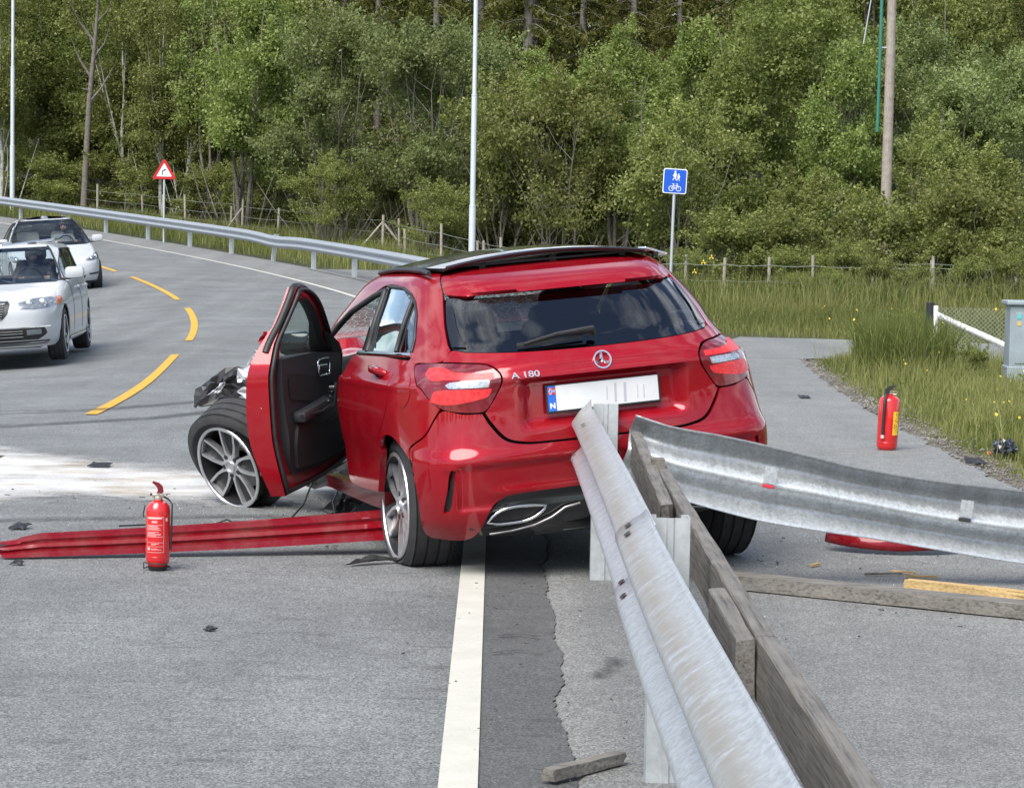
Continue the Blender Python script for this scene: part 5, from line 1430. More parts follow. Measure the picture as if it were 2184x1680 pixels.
# ------------------------------------------------------------------ fire extinguishers
M_EXT = plain('extinguisher_red', (0.55, 0.010, 0.012), 0.28, coat=0.8)
M_BRASS = plain('brass_valve', (0.55, 0.50, 0.40), 0.35, 0.8)
M_PALE = plain('label_print', (0.78, 0.50, 0.48), 0.5)
# small one on the road: wire-framed foot, printed panel, dark red lever
e1 = empty('fire_extinguisher', (-1.495, 10.68, 0), rz=radians(8), label='small red fire extinguisher with printed panel beside the fallen sill panel', cat='fire extinguisher')
R1 = .054
b = MB(); b.lathe([(0, .012), (.038, .012), (R1 - .004, .03), (R1, .05), (R1, .262), (R1 - .004, .285), (.036, .303), (.022, .306), (.022, .315), (0, .315)], 28, 'z'); b.build('cylinder', M_EXT, e1, smooth=35)
b = MB(); b.lathe([(R1 + .0008, .058), (R1 + .0016, .060), (R1 + .0008, .062)], 28, 'z'); b.build('seam', M_EXT, e1, smooth=35)
b = MB(); b.lathe([(.030, .0), (.040, 0), (.046, .016), (.036, .016)], 24, 'z', closed=True); b.build('foot_ring', M_BLACK, e1, smooth=35)
b = MB(); b.tube([(-.062, -.02, .008), (-.062, -.02, .034), (-.02, -.062, .034), (.03, -.058, .030), (.055, -.03, .016), (.05, .02, .008), (-.04, .045, .008)], .0028, 6, closed=True); b.build('wire_foot', M_BLACK, e1, smooth=60)
b = MB(); b.lathe([(.018, .305), (.018, .325), (.013, .33), (.013, .345), (0, .345)], 16, 'z'); b.box((.0, 0, .335), (.055, .022, .018), bev=.004); b.build('valve', M_BRASS, e1, smooth=35)
b = MB(); b.prism([(-.028, .392), (-.022, .398), (.004, .390), (.020, .374), (.024, .352), (.012, .338), (-.010, .340), (-.002, .352), (-.004, .368), (-.014, .380)], -.010, .010, plane='xz'); b.build('lever', plain('lever_dark_red', (.16, .008, .012), .35), e1)
b = MB(); b.box((-.012, 0, .338), (.05, .018, .010), bev=.003); b.build('carry_handle', M_BLACK, e1)
b = MB(); b.tube([(.02, .0, .33), (.045, .02, .315), (R1 + .008, .0, .295), (R1 + .006, -.01, .18), (R1 + .004, -.01, .09)], .0045, 6); b.build('hose', M_BLACK, e1, smooth=60)
b = MB(); b.tube([(-R1 - .004, -.004, .29), (-R1 - .012, -.01, .25), (-R1 - .008, -.012, .235)], .003, 6); b.build('retaining_wire', M_BLACK, e1, smooth=60)
def on_cyl(R, a0, a1, z0, z1, n=8):
    v = []; f = []
    for k in range(n + 1):
        a = a0 + (a1 - a0) * k / n; v += [(R * cos(a), R * sin(a), z0), (R * cos(a), R * sin(a), z1)]
    for k in range(n): f.append((2 * k, 2 * k + 2, 2 * k + 3, 2 * k + 1))
    return v, f
b = MB(); A0, A1 = radians(-150), radians(-62)
for z0, z1 in ((.082, .0835), (.240, .2415), (.108, .1092), (.126, .1272)): b.add(*on_cyl(R1 + .0006, A0, A1, z0, z1))
for a in (A0, A1): b.add(*on_cyl(R1 + .0006, a - .012, a + .012, .082, .2415, 1))
rnd = random.Random(3)
for z in (.233,): b.add(*on_cyl(R1 + .0006, A0 + .12, A1 - .15, z, z + .006, 6))
for z in (.221, .216): b.add(*on_cyl(R1 + .0006, A0 + .5, A1 - .55, z, z + .003, 4))
for z in np.concatenate([np.arange(.183, .206, .0042), np.arange(.152, .176, .0042), [.116, .120, .098, .094]]):
    b.add(*on_cyl(R1 + .0006, A0 + (.08 if z > .13 else .45), A1 - rnd.uniform(.08, .75), z, z + .0016, 5))
b.add(*on_cyl(R1 + .0006, A0 + .1, A0 + .35, .093, .104, 3)); b.add(*on_cyl(R1 + .0006, A1 + .18, A1 + .40, .222, .236, 3))
b.build('printed_panel', M_PALE, e1)
# larger one on the footpath: black hose down the front, yellow label
e2 = empty('fire_extinguisher', (2.905, 17.55, 0), label='large red fire extinguisher with black hose and yellow label on the footpath', cat='fire extinguisher')
e2.rotation_euler = (0, radians(2.0), radians(-10)); R2 = .077
b = MB(); b.lathe([(0, .0), (.060, .0), (.070, .012), (R2, .03), (R2, .360), (R2 - .006, .376), (.045, .396), (.024, .400), (.024, .412), (0, .412)], 28, 'z'); b.build('cylinder', M_EXT, e2, smooth=35)
b = MB(); b.lathe([(R2 + .001, .052), (R2 + .002, .055), (R2 + .001, .058)], 28, 'z'); b.build('seam', M_EXT, e2, smooth=35)
b = MB(); b.lathe([(.018, .40), (.018, .425), (0, .43)], 14, 'z'); b.build('valve', M_BRASS, e2, smooth=35)
b = MB(); b.tube([(.01, 0, .43), (.045, .0, .432), (.055, 0, .418), (.045, 0, .410), (.01, 0, .412)], .003, 6); b.build('safety_ring', M_CHROME, e2, smooth=60)
b = MB(); b.prism([(-.04, .425), (-.01, .425), (.03, .465), (.045, .468), (.035, .478), (-.005, .470), (-.035, .445)], -.012, .012, plane='xz'); b.build('lever', M_BLACK, e2)
b = MB(); b.tube([(-.01, -.02, .425), (-.03, -.06, .42), (-.032, -R2 - .010, .39), (-.034, -R2 - .012, .30), (-.036, -R2 - .010, .18), (-.034, -R2 - .010, .11)], [.010, .011, .011, .012, .011, .012], 8); b.build('hose', M_BLACK, e2, smooth=60)
b = MB(); b.tube([(-.034, -R2 - .010, .112), (-.034, -R2 - .010, .088)], .013, 8); b.build('nozzle', plain('nozzle_pink', (.65, .45, .42), .5), e2, smooth=60)
b = MB(); b.add(*on_cyl(R2 + .0008, radians(-62), radians(-20), .112, .285)); b.build('yellow_label', plain('label_yellow', (.80, .50, .03), .5), e2)
b = MB(); rnd = random.Random(4)
for k in range(22):
    a = radians(rnd.uniform(-58, -28)); z = rnd.uniform(.12, .27); b.add(*on_cyl(R2 + .0014, a, a + rnd.uniform(.03, .16), z, z + rnd.uniform(.002, .008), 2))
b.build('label_print', M_SIGN_BLACK, e2)

# ------------------------------------------------------------------ fallen sill panel
def sill_profile(): return [(0, 0), (.012, .028), (.030, .038), (.022, .052), (.034, .070), (.052, .078), (.048, .092), (.066, .112), (.085, .120), (.110, .112), (.120, .06), (.095, .012), (.05, -.004)]
sk_a = Vector((-2.25, 10.93, .004)); sk_b = Vector((-.44, 11.30, .075)); t = (sk_b - sk_a).normalized(); n_ = Vector((t.y, -t.x, 0)).normalized(); n_ = n_ if n_.y > 0 else -n_
up = t.cross(n_); up = up if up.z > 0 else -up
V = []; F = []; pr = sill_profile(); m = len(pr); NS = 40
rnd = random.Random(9)
for i in range(NS + 1):
    f = i / NS; c = sk_a.lerp(sk_b, f) + Vector((0, .015 * sin(f * 3.1), -.012 * sin(f * 3.14)))
    k = 0.82 + 0.30 * f
    for (d, z) in pr:
        e = Vector((0, 0, 0))
        if i <= 1: e = t * rnd.uniform(-.03, .05)
        if i < 4: z = z * (0.72 + .07 * i)
        V.append(tuple(c + n_ * d * k + up * z * k + e))
for i in range(NS):
    for j in range(m): F.append((i * m + j, i * m + (j + 1) % m, (i + 1) * m + (j + 1) % m, (i + 1) * m + j))
F.append(tuple(range(m))); F.append(tuple(NS * m + j for j in range(m - 1, -1, -1)))
o = mk('sill_panel', V, F, M_RED_DIRTY); sharp(o, 28); tag(o, 'long ribbed red car sill panel fallen on the road', 'car panel')
bm = bmesh.new(); bm.from_mesh(o.data); bmesh.ops.recalc_face_normals(bm, faces=bm.faces); bm.to_mesh(o.data); bm.free()

# ------------------------------------------------------------------ debris
def debris(name, pts, th, mat, label, cat, jag=.012, seed=1):
    o = scrap(name, pts, th, mat, None, jag, None, seed); return tag(o, label, cat)
# curved red bumper skin under the torn beam
V = []; F = []
for i in range(21):
    f = i / 20; a = -0.9 + 1.5 * f
    for k in range(9):
        g = k / 8; r = .43 - .12 * g * g
        V.append((2.02 + (r + .02) * sin(a) * 1.05, 11.99 - r * cos(a) * .95 + .02 * g, .006 + .20 * g + .02 * f + .02 * (1 - f) * (1 - g) * 2.0 * abs(a)))
for i in range(20):
    for k in range(8): F.append((i * 9 + k, (i + 1) * 9 + k, (i + 1) * 9 + k + 1, i * 9 + k + 1))
o = mk('bumper_piece', V, F, M_RED_DIRTY, smooth=True); md = o.modifiers.new('thickness', 'SOLIDIFY'); md.thickness = .004
tag(o, 'curved dark red bumper piece lying under the torn beam', 'car panel')
plk = plank('plank', (1.02, 10.44, .034), (2.62, 9.42, .034), .062, .13, M_WOOD_X, seed=21)
tag(plk, 'long grey weathered plank lying on the footpath', 'plank')
fr = empty('split_wood', (2.0, 10.1, 0), label='yellow freshly split wood strip lying behind the grey plank', cat='wood')
for k in range(6):
    rnd = random.Random(30 + k); L0 = rnd.uniform(.0, .12) if k else 0; y0 = .045 * k / 5 - .02
    plank('splinter', (-.19 + L0, .20 - .62 * L0 + y0, .045 + .01 * (k % 2)), (.50 - .06 * (k % 3), -.20 + y0 * 1.6, .038 + .008 * (k % 3)), .045 if k == 0 else .02, .055 if k == 0 else .014, M_WOOD_FRESH, fr, seed=40 + k, jag0=.01, jag1=.09)
o = plank('wood_offcut', (.175, 6.60, .022), (.375, 6.83, .020), .034, .040, M_WOOD_X, seed=22, jag0=.01, jag1=.03); tag(o, 'short grey wood offcut lying by the cracked asphalt edge', 'wood')
debris('plastic_strip', [(-.66, 10.88, .006), (-.62, 10.96, .02), (-.55, 11.00, .035), (-.40, 11.06, .012), (-.40, 11.03, .008), (-.54, 10.95, .02)], .004, M_BLACK, 'curved black plastic strip on the road by the flat rear tyre', 'debris', .004, 31)
debris('plastic_shard', [(-1.09, 9.06, .003), (-1.075, 9.09, .010), (-1.04, 9.065, .008), (-1.06, 9.035, .003)], .004, M_BLACK, 'small black plastic shard alone on the open asphalt', 'debris', .004, 32)
debris('plastic_shard', [(-2.58, 15.18, .006), (-2.56, 15.3, .02), (-2.44, 15.3, .02), (-2.44, 15.18, .006)], .005, M_BLACK, 'flat black plastic shard lying on the white powder', 'debris', .004, 33)
debris('plastic_shard', [(2.98, 23.1, .004), (2.98, 23.35, .014), (3.08, 23.3, .012), (3.08, 23.12, .004)], .004, M_BLACK, 'black plastic shard on the footpath beyond the large extinguisher', 'debris', .004, 34)
bag = debris('crumpled_liner', [(3.64, 17.3, .01), (3.67, 17.5, .07), (3.75, 17.55, .10), (3.83, 17.48, .07), (3.83, 17.3, .02), (3.74, 17.22, .01)], .004, M_BLACK_GLOSS, 'crumpled black plastic liner on the grass edge', 'debris', .020, 35)
debris('orange_shard', [(3.57, 17.16, .005), (3.57, 17.18, .03), (3.595, 17.18, .03), (3.595, 17.15, .01)], .003, plain('orange_lens', (.38, .13, .06), .3), 'small orange lens shard beside the crumpled black liner', 'debris', .004, 36)
debris('plastic_shard', [(3.28, 16.5, .004), (3.30, 16.62, .03), (3.40, 16.6, .03), (3.44, 16.46, .004), (3.36, 16.42, .01)], .004, M_BLACK, 'black plastic shard on the gravel edge before the crumpled liner', 'debris', .004, 37)
debris('plastic_shard', [(-2.44, 12.02, .004), (-2.42, 12.12, .02), (-2.34, 12.12, .02), (-2.36, 12.02, .004)], .004, M_BLACK, 'small black shard behind the far end of the sill panel', 'debris', .004, 38)
debris('plastic_shard', [(-2.17, 10.74, .004), (-2.15, 10.79, .016), (-2.11, 10.78, .012), (-2.12, 10.74, .004)], .004, M_BLACK, 'tiny black shard in front of the sill panel tip', 'debris', .004, 39)
for k, (pts, lab) in enumerate((([(-1.86, 11.9), (-1.72, 12.0), (-1.62, 12.02), (-1.56, 12.12), (-1.50, 12.06)], 'thin black cable scrap on the road behind the small extinguisher'), ([(-1.42, 12.25), (-1.36, 12.24), (-1.30, 12.1), (-1.24, 11.95)], 'short curled black cable by the broken front wheel'))):
    b = MB(); rr = random.Random(k); b.tube([(x, y, .012 + rr.uniform(0, .035)) for x, y in pts], .0045, 6); o = b.build('cable_scrap', M_BLACK, smooth=60); tag(o, lab, 'debris')
# splinters and crumbs scattered on both surfaces, too small to count
rnd = random.Random(77); b = MB()
def crumb(x, y, s, lift=0.0):
    a = rnd.uniform(0, pi); l = s * rnd.uniform(1, 4); w = s * rnd.uniform(.4, 1); h = s * rnd.uniform(.3, .8)
    M_ = Matrix.Translation((x, y, h / 2 + .003)) @ Matrix.Rotation(a, 4, 'Z'); b.box((0, 0, 0), (l, w, h), M_)
for k in range(110): crumb(rnd.uniform(.7, 3.2), rnd.uniform(9.0, 13.5), rnd.uniform(.003, .011))
for k in range(70): crumb(rnd.uniform(-2.8, -.6), rnd.uniform(11.4, 15.0), rnd.uniform(.003, .010))
for k in range(60): crumb(rnd.uniform(-.4, .5), rnd.uniform(6.5, 11.0), rnd.uniform(.002, .006))
o = b.build('road_crumbs', plain('crumb_dark', (.05, .048, .045), .8, var=.6, vscale=3)); tag(o, 'fine dark crumbs scattered over road and footpath', 'debris', kind='stuff')
for k, (x, y, a, l) in enumerate(((1.72, 10.85, .15, .16), (1.86, 10.95, -.5, .09), (1.90, 10.80, -.2, .12), (1.50, 11.1, .9, .07))):
    o = plank('wood_splinter', (x, y, .008), (x + l * cos(a), y + l * sin(a), .010), .010, .012, M_WOOD_FRESH if k in (1, 2, 3) else M_WOOD_X, seed=60 + k, jag0=.01, jag1=.02)
    tag(o, 'thin wood splinter on the footpath behind the grey plank', 'wood', 'splinters behind the grey plank')

rng3 = np.random.default_rng(12); n = 900
gxs = np.concatenate([rng3.normal(-1.1, .5, n // 2), rng3.normal(1.6, .6, n // 2)]); gys = np.concatenate([rng3.normal(12.6, .6, n // 2), rng3.normal(11.8, .9, n // 2)])
sz = rng3.uniform(.0025, .0065, n)[:, None, None]; q = rng3.normal(size=(n, 4, 3)); q /= np.linalg.norm(q, axis=2, keepdims=True)
Vg = (q * sz + np.stack([gxs, gys, np.full(n, .006)], 1)[:, None, :]).reshape(-1, 3); ig = np.arange(n)[:, None] * 4
Fg = np.concatenate([ig + np.array([[0, 1, 2]]), ig + np.array([[0, 2, 3]]), ig + np.array([[0, 3, 1]]), ig + np.array([[1, 3, 2]])])
o = mk('glass_crumbs', Vg, Fg, plain('glass_crumb', (.55, .60, .58), .2)); tag(o, 'pale glass crumbs strewn round the wrecked car', 'glass', kind='stuff')
# ------------------------------------------------------------------ oncoming white cars
M_HEADLAMP = plain('headlamp_clear', (0.26, 0.28, 0.30), 0.12, 0.5, var=0.25, vscale=12)
M_ORANGE = plain('indicator_orange', (0.62, 0.14, 0.05), 0.25, coat=0.6)
M_DARKGLASS = glass_mat('dark_side_glass', (0.10, 0.11, 0.11), boost=1.4)
M_SCREEN = glass_mat('windscreen_glass', (0.80, 0.86, 0.86), boost=0.9)
M_CREAM = plain('cream_seat', (0.55, 0.54, 0.50), 0.6)
M_SKIN = plain('skin', (0.42, 0.27, 0.20), 0.6)
M_CLOTH_DARK = plain('dark_jacket', (0.03, 0.035, 0.05), 0.8)
M_HAIR = plain('dark_hair', (0.035, 0.028, 0.022), 0.7)
M_CLOTH_GREY = plain('grey_top', (0.20, 0.21, 0.23), 0.8)
def person(parent, x, y, zseat, cloth, label, turn=0.0, wheel=(0.42, 0.05, 0.40)):
    """seated driver, hands on the wheel; one skinned body with a head, hair and hands"""
    root = empty('person', label=label, cat='person')
    root.parent = None
    root.matrix_world = parent.matrix_world @ Matrix.Translation((x, y, zseat))
    def skin(name, pts, edges, rad, mat, sub=1):
        me = bpy.data.meshes.new(name); me.from_pydata(pts, edges, []); o = bpy.data.objects.new(name, me); col.objects.link(o); o.parent = root
        md = o.modifiers.new('skin', 'SKIN'); md.use_smooth_shade = True
        for sv, r in zip(me.skin_vertices[0].data, rad): sv.radius = r if hasattr(r, '__len__') else (r, r)
        me.skin_vertices[0].data[0].use_root = True
        s = o.modifiers.new('sub', 'SUBSURF'); s.levels = sub; s.render_levels = sub; me.materials.append(mat); return o
    wx, wy, wz = wheel
    pts = [(0, 0, .08), (-.04, 0, .25), (-.07, 0, .42), (-.07, 0, .55), (-.06, 0, .62)]; rad = [(.16, .12), (.15, .11), (.18, .12), (.09, .08), (.06, .06)]; ed = [(0, 1), (1, 2), (2, 3), (3, 4)]
    for s in (1, -1):
        b = len(pts); pts += [(-.07, .18 * s, .50), (.10, .24 * s, .32), (.30, .20 * s + wy * .3, wz - .06), (wx - .04, .16 * s + wy, wz)]; rad += [.07, .052, .042, .033]; ed += [(2, b), (b, b + 1), (b + 1, b + 2), (b + 2, b + 3)]
        b = len(pts); pts += [(.10, .10 * s, .06), (.46, .13 * s, .12), (.62, .12 * s, -.22)]; rad += [.10, .075, .055]; ed += [(0, b), (b, b + 1), (b + 1, b + 2)]
    skin('body', pts, ed, rad, cloth)
    skin('head', [(-.05, 0, .62), (-.03, 0, .70), (-.02, 0, .80), (.02, 0, .70), (.055, 0, .735)], [(0, 1), (1, 2), (1, 3), (3, 4)], [.05, (.075, .09), (.07, .08), (.05, .05), .016], M_SKIN, 2)
    b = MB(); b.lathe([(0, .135), (.05, .125), (.085, .08), (.095, .02), (.088, -.03), (.07, -.05)], 18, 'z', Matrix.Translation((-.045, 0, .745))); h = b.build('hair', M_HAIR, root, smooth=60)
    b = MB()
    for s in (1, -1):
        for k in range(5):
            a = (wx + .005 * k, .16 * s + wy + (-.03 + .015 * k) * s, wz + .01); b.tube([(wx - .05, .16 * s + wy, wz), a, (a[0] + .035, a[1], a[2] + .015), (a[0] + .03, a[1], a[2] - .02)], [.022, .011, .010, .008], 6)
    b.build('hands', M_SKIN, root, smooth=60)
    return root
def make_car(name, KN, XC, M, label, spec):
    sh = Shell(KN, XC); root = empty(name, M=M, label=label, cat='car', group='oncoming white cars')
    mid = (XC, 0, .7); mp = lambda sv: sh.at(sv); vb = spec['belt']; v0 = KN[0][0]; v1 = spec['roof']
    wb = spec['wb']; R = spec['R']
    def arch(xc, n=10):
        out = []
        for t in np.linspace(radians(-18), radians(198), n):
            v = max(v0 + .005, R + (R + .05) * sin(t)); out.append((sh.s_side(xc + (R + .05) * cos(t), v), v))
        return out
    def both(nm, poly, mat, par=root, step=.05, thick=.012, inset=0.0, curved=False, holes=()):
        r = []
        for s in (1, -1):
            r.append(panel(nm, poly if s > 0 else mirror(poly), mp, mat, par, step, thick, outward=mid, inset=inset, curved=curved, holes=[h if s > 0 else mirror(h) for h in holes]))
        return r
    # lower body halves with wheel openings cut into their lower edge
    low = [(0.0, v0)]
    a1 = sorted(arch(0.0), key=lambda p: p[0]); a2 = sorted(arch(wb), key=lambda p: p[0])
    low += [p for p in arch(0.0)[::-1]] + [p for p in arch(wb)[::-1]]
    low += [(sh.s_end(v) - 1e-4, v) for v in np.linspace(v0, vb, 24)]
    low += [(sh.s_side(spec['cowl'] - .1, vb), vb), (0.0, vb)]
    fh = [[(sh.s_front(y, v), v) for y, v in h] for h in spec['front_holes']]
    both('body', low, spec['paint'], step=.04, holes=fh)
    # upper: pillars and roof with window holes
    wins = [[(sh.s_side(x, v), v) for x, v in w] for w in spec['side_windows']]
    sc = [(sh.s_front(y, v), v) for y, v in spec['screen']]
    # close the screen at the centre line
    scr = sc + [(sh.s_end(v) - 1e-4, v) for v in np.linspace(sc[-1][1], sc[0][1], 8)]
    rw = [(sh.s_rear(y, v), v) for y, v in spec['rear_window']]; rwp = [(0.0, rw[0][1])] + rw + [(0.0, rw[-1][1])]
    upper = [(0.0, vb)] + [(sh.s_side(x, vb), vb) for x in np.linspace(XC, spec['cowl'] - .12, 8)] + [(p[0] - .002, p[1]) for p in sc] + [(sh.s_end(v) - 1e-4, v) for v in np.linspace(sc[-1][1] + .004, v1, 4)] + [(0.0, v1), (0.0, rw[-1][1]), rw[-1], rw[0], (0.0, rw[0][1])]
    both('roof_and_pillars', upper, spec['paint'], step=.045, thick=.01, holes=wins)
    roofp = [(x, v1 - .004) for x in np.linspace(-.9999, .9999, 41)] + [(x, KN[-1][0] - .004) for x in np.linspace(.9999, -.9999, 41)]
    panel('roof', roofp, lambda q: sh.at(q, None, True), spec.get('roofmat', spec['paint']), root, .06, 0.0, outward=(XC, 0, 1.0), curved=False)
    both('windscreen', scr, M_SCREEN, step=.06, thick=.0, inset=.004)
    both('rear_window', rwp, M_SCREEN, step=.06, thick=.0, inset=.004)
    for w in wins: both('side_window', offset_poly(w, -.004), M_DARKGLASS, step=.06, thick=.0, inset=.006)
    for w in wins:
        for s in (1, -1):
            P = sh.at(np.array([(a * s, b_) for a, b_ in densify(w, .05)])); b = MB(); b.tube([tuple(p) for p in P], .009, 5, closed=True); b.build('window_trim', M_BLACK, root)
    for s in (1, -1):
        b = MB(); P = sh.at(np.array([(a * s, b_) for a, b_ in sc])); b.tube([tuple(p) for p in P], .014, 6); b.build('screen_seal', M_BLACK, root)
    for nm, poly, mat, ins, sub in spec['front_parts']:
        q = [(sh.s_front(y, v), v) for y, v in poly]
        if poly[0][0] == 0.0 or poly[-1][0] == 0.0:
            q = [(min(a, sh.s_end(b_) - 1e-4), b_) for a, b_ in q]
        both(nm, q, mat, step=.03, thick=.004, inset=ins, curved=False)
    # wheels, mirrors, door seams, handles
    for (x, s) in ((0, 1), (0, -1), (wb, 1), (wb, -1)):
        Mw = Matrix.Translation((x, s * (spec['track'] - .10), R)) @ (Matrix.Identity(4) if s > 0 else Matrix.Rotation(pi, 4, 'Z'))
        build_wheel('wheel', '', M=Mw, parent=root, R=R, rim=spec['rim'], W=.215)
        b = MB(); b.lathe([(R + .02, .55 * s), (R + .045, .82 * s), (R + .05, .82 * s), (R + .06, .55 * s)], 30, 'y', Matrix.Translation((x, 0, R)), closed=True); o = b.build('arch_liner', M_BLACK, root)
        bm = bmesh.new(); bm.from_mesh(o.data); bmesh.ops.delete(bm, geom=[v for v in bm.verts if v.co.z < R - .05], context='VERTS'); bm.to_mesh(o.data); bm.free()
    for s in (1, -1):
        mx, mz = spec['mirror']; p = sh.at([[sh.s_side(mx, vb + .02) * s, vb + .02]])[0]
        g = MB(); g.box((mx + .02, p[1] + .15 * s, mz), (.13, .24, .155), bev=.05); mo = g.build('wing_mirror', spec['paint'], root, smooth=40)
        g = MB(); g.box((mx - .045, p[1] + .15 * s, mz), (.02, .20, .12), bev=.008); g.build('mirror_glass', M_CHROME, mo)
        g = MB(); g.box((mx + .0, p[1] + .03 * s, mz - .07), (.09, .14, .03), bev=.01); g.build('mirror_arm', M_BLACK, mo)
        for x in spec['seams']:
            P = [sh.at([[sh.s_side(x, v) * s, v]])[0] for v in np.linspace(v0 + .14, vb, 8)]; g = MB(); g.tube([tuple(q) for q in P], .004, 4); g.build('door_seam', M_BLACK, root)
        for x in spec['handles']:
            p = sh.at([[sh.s_side(x, vb - .10) * s, vb - .10]])[0]; g = MB(); g.box((x, p[1] + .012 * s, vb - .10), (.20, .035, .035), bev=.012); g.build('door_handle', spec['paint'], root, smooth=40)
        P = [sh.at([[sh.s_side(x, v0 + .06) * s, v0 + .06]])[0] for x in np.linspace(R + .12, wb - R - .12, 8)]; g = MB(); g.tube([tuple(q) for q in P], .02, 6); g.build('sill_strip', M_BLACK if spec.get('darksill') else M_CHROME, root, smooth=60)
    b = MB(); b.box((wb / 2, 0, .24), (wb + 1.2, 1.3, .10)); b.build('underbody', M_BLACK, root)
    b = MB(); b.box((wb / 2 - .1, 0, vb - .36), (2.2, 1.5, .05)); b.box((wb / 2 - .3, 0, vb - .52), (.6, 1.45, .2)); b.build('cabin_floor', M_SEAT, root)
    b = MB(); b.box((spec['cowl'] - .28, 0, vb - .10), (.44, 1.45, .20), bev=.06); b.build('dashboard', M_TRIM, root, smooth=40)
    for (x, y) in spec['seats']:
        b = MB(); b.box((x - .22, y, vb + .02), (.16, .50, .52), bev=.06); b.box((x + .05, y, vb - .30), (.50, .50, .14), bev=.05); b.build('seat', spec['seatmat'], root, smooth=40)
        b = MB(); b.box((x - .26, y, vb + .36), (.11, .27, .19), bev=.05); b.build('headrest', spec['seatmat'], root, smooth=40)
    b = MB(); b.lathe([(.165, -.012), (.178, 0), (.165, .012), (.152, 0)], 24, 'x', Matrix.Translation((spec['wheelx'], .37, vb + .02)) @ Matrix.Rotation(-.4, 4, 'Y'), closed=True); b.box((spec['wheelx'], .37, vb + .02), (.03, .3, .06), bev=.01); b.build('steering_wheel', M_BLACK, root, smooth=40)
    return root, sh
# --- estate car (rear axle origin, nose +x)
EST = [[0.2, 0.2, -0.85, 3.55, 0.86, 5, 6], [0.28, 0.28, -0.95, 3.66, 0.9, 5, 6], [0.45, 0.45, -1.02, 3.74, 0.925, 5, 6], [0.6, 0.6, -1.02, 3.74, 0.93, 5, 6], [0.7, 0.7, -1, 3.71, 0.928, 5, 6], [0.77, 0.77, -0.99, 3.64, 0.92, 5, 6], [0.82, 0.815, -0.98, 3.42, 0.912, 5, 5.2], [0.9, 0.885, -0.97, 2.95, 0.9, 5, 5.2], [0.97, 0.96, -0.96, 2.38, 0.885, 5, 5.2], [1, 0.99, -0.95, 2.25, 0.87, 5, 4.6], [1.1, 1.09, -0.9, 2.02, 0.82, 5, 5], [1.25, 1.24, -0.84, 1.7, 0.765, 5, 5], [1.38, 1.37, -0.78, 1.42, 0.715, 5, 4.6], [1.45, 1.435, -0.68, 1.22, 0.665, 4.5, 4.2], [1.5, 1.465, -0.5, 1, 0.5, 4, 4], [1.55, 1.485, -0.1, 0.72, 0.28, 3.4, 3.4], [1.6, 1.492, 0.28, 0.4, 0.05, 2.4, 2.4]]
espec = dict(belt=.97, roof=1.47, wb=2.815, R=.325, rim=.225, track=.90, cowl=2.36, paint=M_WHITE_CAR, mirror=(1.98, 1.06), seams=(1.95, .95), handles=(1.12, .14), wheelx=1.62, seats=((1.05, .37), (1.05, -.37)), seatmat=M_SEAT,
    front_holes=[], side_windows=[[(1.88, 1.0), (1.05, 1.0), (1.05, 1.39), (1.20, 1.385), (1.62, 1.20)], [(.97, 1.0), (.20, 1.0), (.20, 1.39), (.97, 1.39)], [(.10, 1.0), (-.62, 1.03), (-.55, 1.36), (.10, 1.39)]],
    screen=[(.80, .985), (.76, 1.10), (.69, 1.25), (.62, 1.38), (.58, 1.425)], rear_window=[(.6, 1.05), (.55, 1.38)],
    front_parts=[('headlamp', [(.86, .72), (.80, .80), (.62, .79), (.46, .745), (.48, .675), (.64, .665), (.80, .685)], M_HEADLAMP, -.006, None), ('indicator', [(.895, .735), (.885, .79), (.83, .80), (.85, .70), (.89, .70)], M_ORANGE, -.009, None),
                 ('grille', [(.0, .79), (.34, .775), (.36, .70), (.28, .56), (.0, .545)], M_BLACK, -.004, None), ('lower_intake', [(.0, .44), (.74, .44), (.76, .37), (.66, .30), (.0, .30)], M_BLACK, -.003, None), ('fog_lamp', [(.70, .425), (.70, .365), (.54, .36), (.54, .42)], M_HEADLAMP, -.008, None), ('bumper_lip', [(.0, .285), (.78, .285), (.74, .245), (.0, .235)], M_BLACK, -.003, None)])
hd = Vector((.075, -1.0, 0)).normalized(); lf = Vector((-hd.y, hd.x, 0))
MV = Matrix(((hd.x, lf.x, 0, -6.22), (hd.y, lf.y, 0, 31.45), (0, 0, 1, -.11), (0, 0, 0, 1))) @ Matrix.Rotation(radians(4.2), 4, 'X') @ Matrix.Scale(.965, 4, (0, 0, 1))
est, esh = make_car('estate_car', EST, 1.0, MV, 'white estate car with silver roof rails coming round the bend', espec)
for s in (1, -1):
    b = MB(); P = esh.at(np.array([(esh.s_side(x, 1.47) * s, 1.47) for x in np.linspace(-.45, 1.15, 9)])); P[:, 2] += np.array([.0] + [.045] * 7 + [.0]); P[:, 1] *= 1.0; b.tube([tuple(p) for p in P], .018, 8); b.build('roof_rail', M_CHROME, est, smooth=60)
b = MB()
for z in np.linspace(.57, .77, 8): b.tube([tuple(esh.at([[(esh.s_front(y, z)) , z]])[0] + np.array([.014, 0, 0])) for y in np.linspace(.32 - (.77 - z) * .25, .02, 5)], .007, 5)
b.build('grille_bar', M_CHROME, est, smooth=60)
b = MB()
for z in (.34, .38, .41): b.tube([tuple(esh.at([[(esh.s_front(y, z)), z]])[0] + np.array([.012, 0, 0])) for y in np.linspace(.50, .02, 5)], .005, 5)
b.build('intake_bar', M_STEEL, est, smooth=60)
b = MB(); b.tube([tuple(esh.at([[(esh.s_front(y, .452)), .452]])[0] + np.array([.006, 0, 0])) for y in np.linspace(.80, .02, 9)], .007, 5); b.build('bumper_chrome', M_CHROME, est, smooth=60)
person(est, 1.10, .37, .60, M_CLOTH_DARK, 'driver in a dark jacket at the wheel of the estate car')
